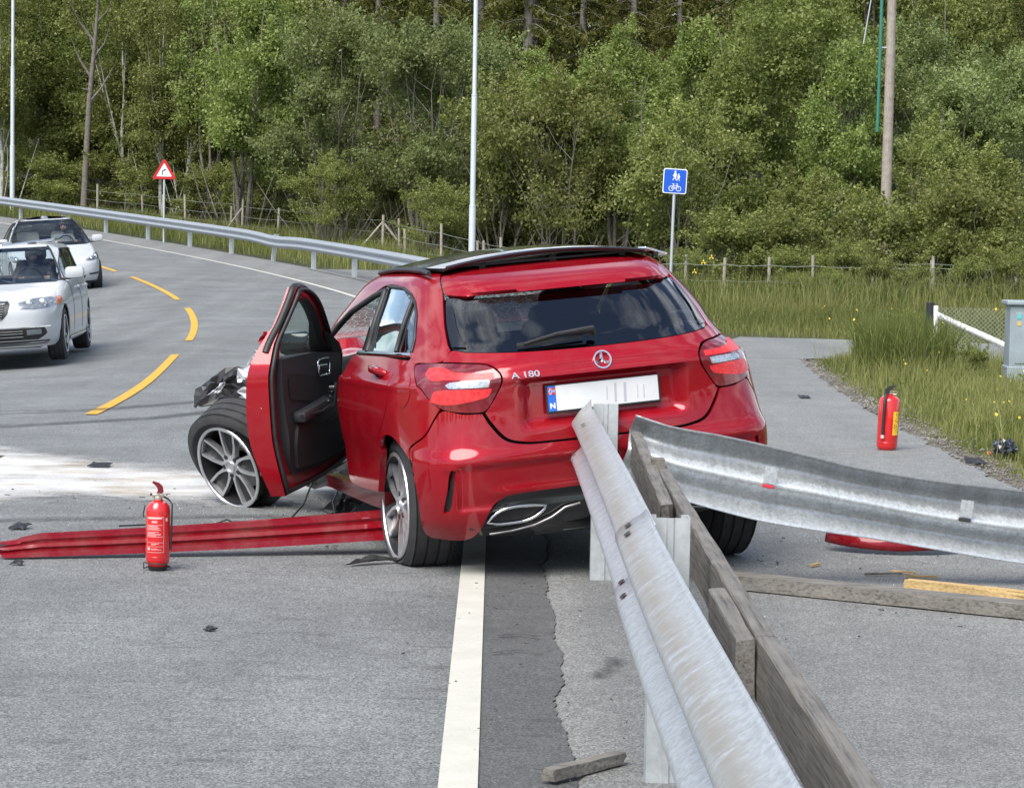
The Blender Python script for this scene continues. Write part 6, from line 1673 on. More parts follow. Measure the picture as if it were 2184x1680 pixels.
# --- electric crossover
EVK = [[0.2, 0.2, -0.8, 3.55, 0.86, 5, 5.2], [0.3, 0.3, -0.92, 3.68, 0.92, 5, 5.2], [0.48, 0.48, -0.98, 3.74, 0.955, 5, 5.2], [0.62, 0.62, -0.98, 3.72, 0.96, 5, 5.2], [0.72, 0.72, -0.96, 3.64, 0.955, 5, 5.2], [0.79, 0.785, -0.95, 3.48, 0.945, 5, 5.2], [0.86, 0.85, -0.94, 3.18, 0.935, 5, 5], [0.93, 0.93, -0.93, 2.85, 0.925, 5, 5], [1, 1, -0.93, 2.55, 0.9, 5, 4.6], [1.05, 1.05, -0.92, 2.42, 0.875, 5, 4.8], [1.18, 1.18, -0.8, 2.12, 0.81, 4.6, 4.8], [1.34, 1.34, -0.5, 1.78, 0.73, 4.4, 4.8], [1.46, 1.46, -0.18, 1.48, 0.65, 4.2, 4.4], [1.53, 1.52, 0.08, 1.28, 0.585, 4, 4.2], [1.58, 1.56, 0.35, 1.12, 0.48, 3.6, 3.8], [1.63, 1.59, 0.62, 0.98, 0.28, 3, 3], [1.66, 1.6, 0.8, 0.86, 0.05, 2.3, 2.3]]
vspec = dict(belt=1.0, roof=1.555, wb=2.89, R=.35, rim=.24, track=.94, cowl=2.52, paint=M_WHITE_CAR, roofmat=M_BLACK_GLOSS, mirror=(2.08, 1.10), seams=(2.05, 1.0), handles=(), wheelx=1.72, seats=((1.15, .37), (1.15, -.37)), seatmat=M_CREAM, darksill=True,
    front_holes=[], side_windows=[[(2.0, 1.05), (1.1, 1.05), (1.1, 1.49), (1.25, 1.49), (1.62, 1.34)], [(1.02, 1.05), (.05, 1.07), (.25, 1.42), (1.02, 1.49)]],
    screen=[(.84, 1.02), (.78, 1.18), (.70, 1.34), (.62, 1.46), (.56, 1.53)], rear_window=[(.5, 1.1), (.5, 1.4)],
    front_parts=[('headlamp', [(.94, .79), (.90, .845), (.80, .835), (.62, .745), (.56, .70), (.66, .69), (.84, .715)], M_HEADLAMP, -.005, None), ('headlamp_dark', [(.90, .735), (.80, .78), (.64, .72), (.66, .705), (.84, .715)], M_BLACK_GLOSS, -.008, None), ('lower_intake', [(.0, .40), (.55, .40), (.50, .30), (.0, .29)], M_BLACK, -.003, None), ('side_vent', [(.86, .455), (.62, .435), (.64, .405), (.84, .405)], M_BLACK, -.004, None), ('bumper_lip', [(.0, .275), (.80, .275), (.76, .225), (.0, .225)], M_BLACK, -.003, None)])
th = radians(15.5); hd = Vector((sin(th), -cos(th), 0)); lf = Vector((-hd.y, hd.x, 0))
ex, ey = -8.38, 51.0      # left front wheel on the road
ra = Vector((ex, ey, 0)) - hd * 2.89 - lf * .94
MT_ = Matrix(((hd.x, lf.x, 0, ra.x), (hd.y, lf.y, 0, ra.y), (0, 0, 1, .21), (0, 0, 0, 1))) @ Matrix.Rotation(radians(4.2), 4, 'X') @ Matrix.Rotation(radians(1.5), 4, 'Y')
ev, evs = make_car('electric_crossover', EVK, 1.2, MT_, 'smooth white crossover with dark glass roof following the estate car', vspec)
person(ev, 1.25, .37, .64, M_CLOTH_GREY, 'driver in a grey top at the wheel of the white crossover')

for nm, car_, sh_, spots in (('estate', est, esh, ((.73, .738, .042), (.585, .732, .038))), ('ev', ev, evs, ((.82, .775, .03), (.70, .735, .026)))):
    for s in (1, -1):
        for y, v, r in spots:
            p_ = sh_.at([[sh_.s_front(y, v) * s, v]])[0]
            b = MB(); b.lathe([(0, .012), (r * .6, .010), (r, .0), (r * 1.15, .004), (r * 1.2, -.01)], 18, 'x', Matrix.Translation((p_[0] + .004, p_[1], p_[2]))); b.build('lamp_lens', M_CHROME, car_, smooth=50)
# ------------------------------------------------------------------ foliage
def leaf_mat(name, dark, light, trans=0.42):
    m = bpy.data.materials.new(name); m.use_nodes = True; N, L = m.node_tree.nodes, m.node_tree.links; N.clear()
    out = N.new('ShaderNodeOutputMaterial'); df = N.new('ShaderNodeBsdfDiffuse'); tr = N.new('ShaderNodeBsdfTranslucent'); gl = N.new('ShaderNodeBsdfGlossy')
    gl.inputs['Roughness'].default_value = 0.42; gl.inputs['Color'].default_value = (0.9, 0.95, 0.9, 1)
    at = N.new('ShaderNodeAttribute'); at.attribute_name = 'tint'
    oi = N.new('ShaderNodeObjectInfo')
    c = ramp(N, L, at.outputs['Fac'], [(0.0, dark), (0.6, tuple((a + b) / 2 for a, b in zip(dark, light))), (1.0, light)])
    hs = N.new('ShaderNodeHueSaturation'); L.new(c, hs.inputs['Color'])
    mr = N.new('ShaderNodeMapRange'); mr.inputs['To Min'].default_value = 0.488; mr.inputs['To Max'].default_value = 0.503; L.new(oi.outputs['Random'], mr.inputs['Value']); L.new(mr.outputs[0], hs.inputs['Hue'])
    mr2 = N.new('ShaderNodeMapRange'); mr2.inputs['To Min'].default_value = 0.8; mr2.inputs['To Max'].default_value = 1.2; L.new(oi.outputs['Random'], mr2.inputs['Value']); L.new(mr2.outputs[0], hs.inputs['Value'])
    L.new(hs.outputs[0], df.inputs['Color'])
    tc = mixc(N, L, 1.0, hs.outputs[0], (1.05, 1.2, 0.65), 'MULTIPLY'); L.new(tc, tr.inputs['Color'])
    m1 = N.new('ShaderNodeMixShader'); m1.inputs['Fac'].default_value = trans; L.new(df.outputs[0], m1.inputs[1]); L.new(tr.outputs[0], m1.inputs[2])
    m2 = N.new('ShaderNodeMixShader'); m2.inputs['Fac'].default_value = 0.012; L.new(m1.outputs[0], m2.inputs[1]); L.new(gl.outputs[0], m2.inputs[2])
    L.new(m2.outputs[0], out.inputs['Surface'])
    return m
M_LEAF_BRIGHT = leaf_mat('leaf_bright_green', (0.122, 0.158, 0.042), (0.35, 0.405, 0.14))
M_LEAF_SALLOW = leaf_mat('leaf_grey_green', (0.115, 0.148, 0.048), (0.36, 0.41, 0.19))
M_LEAF_OLIVE = leaf_mat('leaf_olive', (0.124, 0.144, 0.042), (0.36, 0.38, 0.14))
M_LEAF_DARK = leaf_mat('leaf_dark_green', (0.090, 0.110, 0.032), (0.28, 0.31, 0.10))
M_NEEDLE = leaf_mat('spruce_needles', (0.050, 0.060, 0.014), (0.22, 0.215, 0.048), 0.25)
M_BARK = plain('bark_grey_brown', (0.15, 0.135, 0.11), 0.9, var=0.5, vscale=9, bmp=0.02)
M_BARK_PALE = plain('bark_birch', (0.40, 0.385, 0.35), 0.85, var=0.55, vscale=7, bmp=0.01)
M_BARK_PINE = plain('bark_pine', (0.15, 0.135, 0.115), 0.9, var=0.4, vscale=9, bmp=0.03)

def leaf_cloud(P, size, rng, tint, flatness=0.5, aspect=0.55):
    """diamond leaves at points P"""
    n = len(P)
    nrm = rng.normal(size=(n, 3)); nrm[:, 2] = np.abs(nrm[:, 2]) * (0.6 + flatness); nrm /= np.linalg.norm(nrm, axis=1, keepdims=True)
    a = rng.normal(size=(n, 3)); a -= (a * nrm).sum(1, keepdims=True) * nrm; a /= np.linalg.norm(a, axis=1, keepdims=True)
    b = np.cross(nrm, a)
    l = size * rng.uniform(0.6, 1.3, (n, 1)); w = l * aspect
    V = np.stack([P - a * l * .5, P + b * w * .5 + nrm * l * .06, P + a * l * .5, P - b * w * .5 + nrm * l * .06], 1).reshape(-1, 3)
    F = np.arange(4 * n).reshape(n, 4)
    return V, F, np.repeat(tint, 4)
def leaves_obj(name, V, F, T, mat):
    o = mk(name, V, F, mat)
    a = o.data.attributes.new('tint', 'FLOAT', 'POINT'); a.data.foreach_set('value', np.clip(T, 0, 1).astype(np.float32))
    return o
def clusters(rng, K, rx, rz, zc, lobes=15, hollow=0.35):
    """cluster centres in an irregular crown made of overlapping lobes"""
    L_ = []
    for k in range(lobes):
        a = rng.uniform(0, 2 * pi); h = rng.uniform(-.9, .9); r = sqrt(max(0, 1 - h * h * .8)) * rng.uniform(.25, .85)
        L_.append((r * cos(a) * rx, r * sin(a) * rx, zc + h * rz * .80, rng.uniform(.20, .42)))
    L_.append((0, 0, zc, .55))
    out = []
    while len(out) < K:
        lx, ly, lz, lr = L_[rng.integers(len(L_))]
        d = rng.normal(size=3); d /= np.linalg.norm(d); rr = rng.uniform(hollow, 1.0)
        out.append((lx + d[0] * lr * rx * rr, ly + d[1] * lr * rx * rr, lz + d[2] * lr * rz * .8 * rr))
    return np.array(out)
def make_tree(name, seed, h, rx, base, mat, bark, K=110, per=120, size=.13, stems=3, spread=.35, r0=.07, cl=.34, dead=0):
    """a broadleaf tree: trunk with limbs (one mesh) and crown (one mesh); returns the prototype root"""
    rng = np.random.default_rng(seed); root = bpy.data.objects.new(name, None); col.objects.link(root)
    rz = (h - base) / 2; zc = base + rz
    C_ = clusters(rng, K, rx, rz, zc)
    C_ = C_[C_[:, 2] > base * .8]
    P = []; T = []
    for c in C_:
        n = int(per * rng.uniform(.5, 1.5)); rr = cl * rng.uniform(.45, 1.0)
        if rng.uniform() < .38:      # a leafy shoot reaching outwards and up
            d = np.array([c[0], c[1], (c[2] - zc) * .8 + 1.2]) + rng.normal(0, .7, 3); d /= np.linalg.norm(d); t = rng.uniform(0, 1, n)**.8
            q = c + d * (t * rng.uniform(.5, 1.15))[:, None] + rng.normal(size=(n, 3)) * (.17 * (1.15 - t))[:, None]
        else:
            q = rng.normal(size=(n, 3)) * np.array([rr, rr, rr * .55]) + c
        P.append(q); T.append(np.clip(rng.normal(.45, .22, n) + rng.normal(0, .14), 0, 1))
    P = np.concatenate(P); T = np.concatenate(T)
    V, F, TT = leaf_cloud(P, size, rng, T)
    crown = leaves_obj('crown', V, F, TT, mat); crown.parent = root
    b = MB()
    for s in range(stems):
        a = 2 * pi * s / stems + rng.uniform(-.5, .5); ox, oy = .25 * spread * cos(a) * (stems > 1), .25 * spread * sin(a) * (stems > 1)
        tx, ty = spread * rx * cos(a) * rng.uniform(.4, 1) * (stems > 1), spread * rx * sin(a) * rng.uniform(.4, 1) * (stems > 1)
        hh = h * rng.uniform(.78, .95); pts = []; rad = []
        for k in range(9):
            f = k / 8; pts.append((ox + tx * f**1.2 + rng.normal(0, .05), oy + ty * f**1.2 + rng.normal(0, .05), -.25 + (hh + .25) * f)); rad.append(r0 * (1 - .88 * f) * rng.uniform(.92, 1.08))
        b.tube(pts, rad, 7)
        for k in range(7):
            i = rng.integers(2, 8); c = C_[rng.integers(len(C_))]; p = Vector(pts[i])
            if c[2] < p.z - .3: continue
            mid = p.lerp(Vector(c), .5) + Vector((0, 0, -.15))
            b.tube([p, mid, Vector(c)], [rad[i] * .55, rad[i] * .35, .008], 5)
    for s in range(dead):
        a = rng.uniform(0, 2 * pi); d = rx * rng.uniform(.3, 1.0); hh = base * rng.uniform(.6, 1.5) + .6
        b.tube([(.4 * d * cos(a), .4 * d * sin(a), -.1), (.75 * d * cos(a) + rng.normal(0, .1), .75 * d * sin(a), hh * .55), (d * cos(a) + rng.normal(0, .2), d * sin(a), hh)], [.028, .02, .007], 5)
    tr = b.build('trunk', bark, root, smooth=50)
    return root
def make_spruce(name, seed, h=15.0):
    rng = np.random.default_rng(seed); root = bpy.data.objects.new(name, None); col.objects.link(root)
    b = MB(); b.tube([(0, 0, -.3), (.05, 0, h * .4), (0, .05, h * .75), (0, 0, h)], [.21, .16, .08, .02], 9)
    P = []; T = []
    z = 1.6
    while z < h - .3:
        n = rng.integers(4, 7); L0 = 2.9 * (1 - z / h)**.75 * rng.uniform(.75, 1.1)
        for k in range(n):
            a = rng.uniform(0, 2 * pi); d = np.array([cos(a), sin(a)]); l = L0 * rng.uniform(.7, 1.1); zz = z + rng.uniform(-.15, .15)
            pts = [(d[0] * l * f, d[1] * l * f, zz + .05 * l * f - .34 * l * f * f) for f in (0, .35, .7, 1.0)]
            b.tube(pts, [.028, .02, .012, .005], 4, cap=False)
            m = int(70 * l + 10); f = rng.uniform(.18, 1.0, m); side = rng.normal(0, .16, m) * (1.1 - .5 * f) * l * .5; drop = -np.abs(rng.normal(0, .16, m))
            q = np.stack([d[0] * l * f - d[1] * side, d[1] * l * f + d[0] * side, zz + .05 * l * f - .34 * l * f * f + drop], 1)
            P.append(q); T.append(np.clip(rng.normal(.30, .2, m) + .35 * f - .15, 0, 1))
        z += rng.uniform(.34, .52)
    P = np.concatenate(P); T = np.concatenate(T)
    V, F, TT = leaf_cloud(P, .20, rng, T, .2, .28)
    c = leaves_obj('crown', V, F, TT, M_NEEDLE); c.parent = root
    b.build('trunk', M_BARK_PINE, root, smooth=50)
    return root
def make_dead_trunk(name, seed, h=9.5):
    rng = np.random.default_rng(seed); root = bpy.data.objects.new(name, None); col.objects.link(root)
    b = MB(); pts = [(.0, 0, -.3), (.1, 0, 2), (.22, 0, 4.5), (.45, 0, 7), (.62, 0, h)]; b.tube(pts, [.15, .13, .11, .08, .04], 9)
    for zz, dx, dz in ((4.4, .9, 1.5), (5.4, -.8, 1.6), (6.8, -1.1, 1.9), (6.2, .7, 1.3), (7.6, .6, .9), (4.9, -.35, .1)):
        x = np.interp(zz, [0, 2, 4.5, 7, h], [0, .1, .22, .45, .62]); b.tube([(x, 0, zz), (x + dx * .6, rng.normal(0, .2), zz + dz * .45), (x + dx, rng.normal(0, .4), zz + dz)], [.06, .04, .012], 6)
    b.build('trunk', M_BARK_PINE, root, smooth=50)
    rngP = rng.normal(size=(900, 3)) * np.array([.5, .5, .3]) + np.array([.65, 0, h - .2])
    V, F, TT = leaf_cloud(rngP, .16, rng, rng.uniform(0, .7, 900)); c = leaves_obj('crown', V, F, TT, M_LEAF_DARK); c.parent = root
    return root

TREE_N = [0]
def put(proto, x, y, sc=1.0, rot=0.0, sz=None, label=None, group=None, cat='tree'):
    first = 'used' not in proto
    o = proto if first else copy_tree(proto)
    if first: proto['used'] = 1
    z = gz(x, y) - .05
    o.location = (x, y, z); o.rotation_euler = (0, 0, rot); o.scale = (sc, sc, sz if sz else sc)
    for k in ('label', 'group', 'category'):
        if k in o: del o[k]
    return tag(o, label, cat, group)
PB = make_tree('broadleaf_tree', 11, 7.6, 2.25, 1.1, M_LEAF_BRIGHT, M_BARK, K=230, per=170, size=.115, stems=5, spread=.55, r0=.075, cl=.33, dead=8)
PS_ = make_tree('sallow_tree', 12, 7.0, 2.8, .9, M_LEAF_SALLOW, M_BARK, K=240, per=170, size=.11, stems=7, spread=.7, r0=.06, cl=.34, dead=16)
PO = make_tree('olive_shrub', 13, 4.6, 2.0, .7, M_LEAF_OLIVE, M_BARK, K=170, per=160, size=.10, stems=6, spread=.8, r0=.04, cl=.30, dead=12)
PT = make_tree('birch_tree', 14, 11.5, 2.0, 2.2, M_LEAF_OLIVE, M_BARK_PALE, K=210, per=130, size=.125, stems=1, r0=.095, cl=.42, dead=5)
PU = make_tree('understorey_shrub', 15, 3.0, 1.6, .15, M_LEAF_OLIVE, M_BARK, K=120, per=140, size=.10, stems=5, spread=.8, r0=.03, cl=.28, dead=8)
PD = make_tree('young_oak', 16, 9.2, 2.8, .8, M_LEAF_BRIGHT, M_BARK, K=290, per=175, size=.115, stems=3, spread=.4, r0=.09, cl=.36, dead=6)
PP = make_tree('leafy_forest_tree', 17, 12.5, 2.8, .8, M_LEAF_OLIVE, M_BARK_PINE, K=330, per=130, size=.14, stems=1, r0=.12, cl=.46, dead=6)
SP = make_spruce('spruce_tree', 18)
DT = make_dead_trunk('dead_pine', 19)
def fx(px, Y): return (px - 1058.0) / 5100.0 * Y       # bearing of a place along the wood edge
LM = [(27, 'the far street lamp'), (110, 'the leaning birch'), (180, 'the half-dead pine'), (262, 'the slim dark birch'), (350, 'the triangular sign'), (440, 'the white-stemmed birch'), (520, 'the light green bushy tree'), (620, 'the gap left of the sallows'), (720, 'the wide grey-green sallow'), (800, 'the middle of the sallows'), (900, 'the bare-stemmed sallow'), (1010, 'the stepped lamp'), (1075, 'the olive shrub by the lamp'), (1130, 'the thick bare trunk'), (1200, 'the dip in the olive shrubs'), (1320, 'the bright tree near the blue sign'), (1440, 'the blue sign'), (1530, 'the left side of the big bright tree'), (1600, 'the big bright tree'), (1700, 'the right side of the big bright tree'), (1790, 'the bright tree at the utility pole'), (1890, 'the utility pole'), (1960, 'the olive shrub past the pole'), (2003, 'the pale-stemmed birch'), (2070, 'the netting fence'), (2140, 'the white gate'), (2184, 'the grey cabinet')]
LM_USED = {}
def near(px, key):
    u = LM_USED.setdefault(key, set())
    for d, n in sorted((abs(px - a), n) for a, n in LM):
        if n not in u:
            u.add(n); return n
# front row, right to left along the wood edge
G1 = 'bushes and trees at the wood edge'
put(PB, fx(520, 84), 84, 1.08, .3, 1.20, 'light green bushy tree beside the triangular sign', G1)
put(PS_, fx(720, 79), 79, .98, 1.1, 1.10, 'grey-green sallow between the bright tree and the stepped lamp', G1)
put(PS_, fx(900, 76), 76, .92, 2.6, 1.05, 'grey-green sallow with bare stems close beside the stepped lamp', G1)
put(PO, fx(1075, 74), 74, 1.05, .4, 1.22, 'olive shrub just right of the stepped lamp', G1, 'shrub')
put(PO, fx(1190, 72), 72, 1.12, 2.0, 1.28, 'olive shrub in the dip before the spruces', G1, 'shrub')
put(PB, fx(1320, 73), 73, .90, 1.9, .92, 'bright green bushy tree behind the blue sign', G1)
put(PO, fx(1450, 69), 69, .95, 3.1, 1.1, 'low olive shrub under the blue sign', G1, 'shrub')
put(PD, fx(1600, 73), 73, 1.02, .5, 1.05, 'big bright green tree between the blue sign and the utility pole', G1)
put(PB, fx(1790, 70.5), 70.5, .80, 4.0, .98, 'bright green tree crowding the utility pole', G1)
put(PO, fx(1740, 67), 67, .85, 5.0, .72, 'low olive shrub at the foot of the big bright tree', G1, 'shrub')
put(PO, fx(1975, 70), 70, 1.0, 1.2, 1.05, 'olive shrub just beyond the utility pole', G1, 'shrub')
put(PO, fx(2110, 66), 66, 1.05, 2.4, .86, 'wide olive shrub behind the white gate', G1, 'shrub')
put(PS_, fx(2150, 77), 77, .95, .7, 1.0, 'grey-green sallow behind the shrubs by the utility pole', G1)
put(PU, fx(1900, 62.6), 62.6, 1.0, .2, .9, 'low dark shrub at the fence near the utility pole', G1, 'shrub')
put(PU, fx(2080, 62.4), 62.4, 1.05, 1.2, 1.05, 'low dark shrub at the netting fence', G1, 'shrub')
put(PU, fx(1560, 63.5), 63.5, .9, 2.2, .72, 'low dark shrub behind the right fence posts', G1, 'shrub')
put(PU, fx(1650, 63.5), 63.5, .95, 3.2, .75, 'low dark shrub beside the right fence posts', G1, 'shrub')
# left part: slim trunks and dark leaves
G2 = 'slim trees of the left wood'
put(DT, fx(180, 96), 96, 1.0, 0.0, 1.0, 'half-dead pine with bare upper branches', G2)
for px, Y, s, r, sz in ((5, 97, .9, .2, 1.0), (18, 101, .8, 1.2, 1.0), (262, 97, .95, 2.0, 1.02), (346, 94, .8, 3.0, .95), (405, 93, .85, 4.2, .9)):
    lab = {5: 'leaning birch beside the far street lamp', 18: 'pale thin birch just behind the far street lamp', 262: 'slim dark birch between the dead pine and the triangular sign', 346: 'thin birch rising behind the triangular sign', 405: 'white-stemmed birch at the left edge of the bright tree'}[px]
    put(PT, fx(px, Y), Y, s, r, sz, lab, G2)
for k, (px, Y, s, r, sz) in enumerate(((90, 101, .9, .5, .8), (150, 104, 1.0, 1.5, .9), (215, 102, .95, 2.5, .85), (310, 100, .9, 3.5, .8), (40, 106, 1.0, 4.4, .9), (380, 99, .85, 5.1, .75))):
    put(PP, fx(px, Y), Y, s, r, sz, 'dark leafy tree of the left wood behind ' + near(px, 'lw'), 'dark leafy trees of the left wood')
for k, (px, Y, s, r, sz) in enumerate(((60, 99, 1.1, .2, .8), (130, 97.5, 1.0, 1.4, .7), (235, 97, 1.1, 2.7, .75), (310, 94.5, 1.0, 3.9, .7), (440, 90, .9, 5.2, .7), (560, 88, 1.0, .9, .8), (650, 86, 1.1, 2.2, .8), (760, 84, 1.0, 3.3, .8), (860, 82, 1.1, 4.1, .8), (960, 80, 1.1, 5.5, .8), (1080, 79, 1.2, .3, .9), (1180, 78, 1.2, 1.7, .9), (1290, 78, 1.2, 2.3, .9), (1400, 77, 1.2, 3.7, .9), (1500, 78, 1.2, 1.9, .9))):
    put(PU, fx(px, Y), Y, s, r, sz, 'dark understorey shrub in the shade behind ' + near(px, 'us'), 'understorey shrubs in the wood', 'shrub')
# spruces and tall trees behind
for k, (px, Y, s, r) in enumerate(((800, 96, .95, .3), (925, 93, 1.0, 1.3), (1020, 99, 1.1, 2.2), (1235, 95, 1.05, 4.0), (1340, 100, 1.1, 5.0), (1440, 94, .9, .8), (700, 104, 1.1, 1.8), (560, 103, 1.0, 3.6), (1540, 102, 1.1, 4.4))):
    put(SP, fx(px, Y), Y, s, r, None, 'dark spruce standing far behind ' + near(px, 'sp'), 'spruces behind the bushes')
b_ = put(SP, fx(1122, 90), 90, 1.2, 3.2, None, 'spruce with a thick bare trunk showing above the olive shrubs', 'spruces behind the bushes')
for k, (px, Y, s, r, sz) in enumerate(((460, 100, 1.1, .5, 1.0), (620, 96, 1.0, 1.5, 1.0), (1600, 92, 1.0, 2.5, .95), (1720, 95, 1.1, 3.5, 1.05), (1850, 92, 1.05, 4.4, 1.0), (1960, 95, 1.1, 5.1, 1.0), (2060, 90, 1.0, .9, .95), (2180, 93, 1.1, 2.0, 1.0), (2120, 104, 1.2, 3.0, 1.1), (1900, 106, 1.2, 4.0, 1.1), (1680, 108, 1.2, 5.0, 1.1))):
    put(PP, fx(px, Y), Y, s, r, sz, 'tall leafy tree deep in the wood behind ' + near(px, 'dw'), 'tall leafy trees deep in the wood')
for k in range(36):
    Y = 112 + 9 * (k % 3); px = -60 + 66 * k; put(PP if k % 3 else SP, fx(px, Y), Y, 1.35, k * 1.7, None, 'tall dark tree at the back of the wood', 'trees at the back of the wood')
# extra wall of growth filling the wood edge
for k, (proto, px, Y, sc, r, sz, lab) in enumerate(((PB, 640, 87, 1.0, 2.0, 1.1, 'bright tree between the light green tree and the sallows'), (PS_, 985, 81, 1.0, 4.0, 1.1, 'sallow standing behind the stepped lamp'), (PD, 1130, 84, .8, 1.0, .78, 'green tree rising over the olive shrubs by the lamp'), (PD, 1400, 82, .9, 2.5, .85, 'green tree filling the gap behind the blue sign'), (PB, 1500, 77, .95, 3.3, 1.0, 'bright tree between the blue sign and the big bright tree'), (PD, 1720, 80, 1.0, 4.4, 1.0, 'bright tree behind the right side of the big bright tree'), (PS_, 1900, 78, 1.0, 5.1, 1.1, 'sallow standing behind the utility pole'), (PS_, 2040, 74, .95, .4, .95, 'sallow behind the olive shrub past the pole'), (PB, 450, 92, 1.0, 1.1, 1.2, 'bright tree behind the white-stemmed birch'), (PD, 300, 99, 1.0, 2.2, 1.0, 'green tree between the slim birch and the triangular sign'), (PD, 110, 103, 1.0, 3.4, 1.0, 'green tree behind the leaning birch'), (PO, 700, 75.5, .7, 1.5, .6, 'low olive shrub at the left fence below the sallows'), (PO, 930, 71, .6, .5, .5, 'low olive shrub at the fence left of the stepped lamp'))):
    put(proto, fx(px, Y), Y, sc, r, sz, lab, G1, 'shrub' if proto is PO else 'tree')
for k, (px, Y, sc, sz, lab) in enumerate(((1480, 61.3, .55, .42, 'weedy bush at the first right fence posts'), (1700, 61.5, .6, .45, 'weedy bush between the right fence posts'), (1800, 61.2, .5, .5, 'weedy bush left of the fence brace'), (1960, 61.8, .75, .6, 'weedy bush at the netting fence'), (2150, 61.8, .8, .7, 'weedy bush at the end of the netting fence'))):
    put(PU, fx(px, Y), Y, sc, k * 1.3, sz, lab, 'weedy bushes along the right fence', 'shrub')
for k, (px, Y, sc, sz, lab) in enumerate(((1790, 57.5, .34, .30, 'leafy weed clump left of the fence brace'), (1870, 58.5, .42, .40, 'leafy weed clump at the foot of the fence brace'), (1950, 56.5, .36, .34, 'leafy weed clump before the netting fence'), (1720, 59, .30, .26, 'leafy weed clump between two right fence posts'), (2060, 57.5, .42, .40, 'leafy weed clump behind the white gate brace'), (2160, 57, .45, .45, 'leafy weed clump behind the grey cabinet'))):
    put(PU, fx(px, Y), Y, sc, k * 2.3, sz, lab, 'weeds on the verge', 'weed')
for k, (x, y, sc, lab) in enumerate(((5.45, 27.0, .16, 'low leafy weed beside the grey cabinet'), (6.0, 24.9, .22, 'low leafy weed in front of the grey cabinet'), (5.3, 23.0, .16, 'small leafy weed on the near verge'), (5.75, 33.9, .2, 'small leafy weed behind the white gate'))):
    put(PU, x, y, sc, k * 1.1, sc * 1.0, lab, 'weeds on the verge', 'weed')
put(PT, fx(2003, 88), 88, .9, 1.0, 1.1, 'pale-stemmed birch behind the olive shrubs right of the pole', G1)
# wood along the road behind the viewer, which the car and the glass mirror
for k in range(26):
    a = radians(98 + 164 * k / 25); r = 62 + 10 * (k % 3)
    x, y = r * sin(a), r * cos(a)
    if -12 < x < 8: y -= 30
    put(PP if k % 3 else PD, x, y, 1.05 + .15 * (k % 2), k * 2.1, None, 'leafy tree beside the road behind the photographer', 'trees behind the photographer')
# ------------------------------------------------------------------ grass
M_GRASS = leaf_mat('grass_blades', (0.078, 0.104, 0.024), (0.255, 0.25, 0.095), 0.35)
def blades(rng, X, Y, Z, h, w, tint, lean=.35):
    n = len(X); a = rng.uniform(0, 2 * pi, n); ln = rng.normal(0, lean, n) * h; dx, dy = np.cos(a) * ln, np.sin(a) * ln
    ph = rng.uniform(0, pi, n); wx, wy = np.cos(ph) * w, np.sin(ph) * w
    B0 = np.stack([X - wx, Y - wy, Z], 1); B1 = np.stack([X + wx, Y + wy, Z], 1)
    Mx = np.stack([X + dx * .35, Y + dy * .35, Z + h * .6], 1); W_ = np.stack([wx, wy, 0 * wx], 1)
    T_ = np.stack([X + dx, Y + dy, Z + h * np.sqrt(np.clip(1 - (ln / h)**2 * .5, .3, 1))], 1)
    V = np.stack([B0, B1, Mx + W_ * .7, Mx - W_ * .7, T_ + W_ * .12, T_ - W_ * .12], 1).reshape(-1, 3)
    i = np.arange(n) * 6; F = np.concatenate([np.stack([i, i + 1, i + 2, i + 3], 1), np.stack([i + 3, i + 2, i + 4, i + 5], 1)])
    return V, F, np.repeat(tint, 6)
rng = np.random.default_rng(5)
VV = []; FF = []; TT_ = []; base = 0
def add_blades(*a, **k):
    global base
    V, F, T = blades(*a, **k); VV.append(V); FF.append(F + base); TT_.append(T); base += len(V)
def flush(name, label, mat=None):
    global VV, FF, TT_, base
    o = leaves_obj(name, np.concatenate(VV), np.concatenate(FF), np.concatenate(TT_), mat or M_GRASS); VV, FF, TT_, base = [], [], [], 0
    return tag(o, label, 'grass', kind='stuff')
def patchy(X, Y, s): return .5 + .5 * np.sin(X * s * 1.7 + 1.3 * np.sin(Y * s)) * np.cos(Y * s * 1.1 + 1.7 * np.sin(X * s * .8))
# verge right of the footpath
def verge(n, x0, x1, y0, y1, hfun, w, cond, tfun):
    X = rng.uniform(x0, x1, n); Y = rng.uniform(y0, y1, n); k = cond(X, Y); X, Y = X[k], Y[k]; Z = ground_z(X, Y) - .01
    h = hfun(X, Y) * rng.uniform(.55, 1.25, len(X)); add_blades(rng, X, Y, Z, h, np.full(len(X), w), np.clip(tfun(X, Y) + rng.normal(0, .2, len(X)), 0, 1))
c1 = lambda X, Y: (X > edge_x(Y) + .02 + .22 * rng.uniform(0, 1, len(X)) + .10 * patchy(X, Y, 2.5))
verge(52000, 3.3, 7.2, 13.0, 30.9, lambda X, Y: .08 + .13 * sstep(.2, 1.4, X - edge_x(Y)) * (.6 + .6 * patchy(X, Y, 1.5)) + .30 * np.exp(-((X - 4.9) / .55)**2 - ((Y - 28.6) / 1.6)**2) , .0045, c1, lambda X, Y: .42 + .5 * patchy(X, Y, 1.1) - .5 * np.exp(-((X - 4.9) / .7)**2 - ((Y - 28.6) / 1.8)**2))
verge(6500, 4.3, 5.8, 27.0, 30.6, lambda X, Y: .62 + 0 * X, .007, lambda X, Y: (((X - 4.95) / .55)**2 + ((Y - 28.8) / 1.5)**2 < 1), lambda X, Y: .25 + 0 * X)
verge(2600, 3.6, 7.2, 13.0, 30.9, lambda X, Y: .36 + 0 * X, .003, c1, lambda X, Y: .97 + 0 * X)
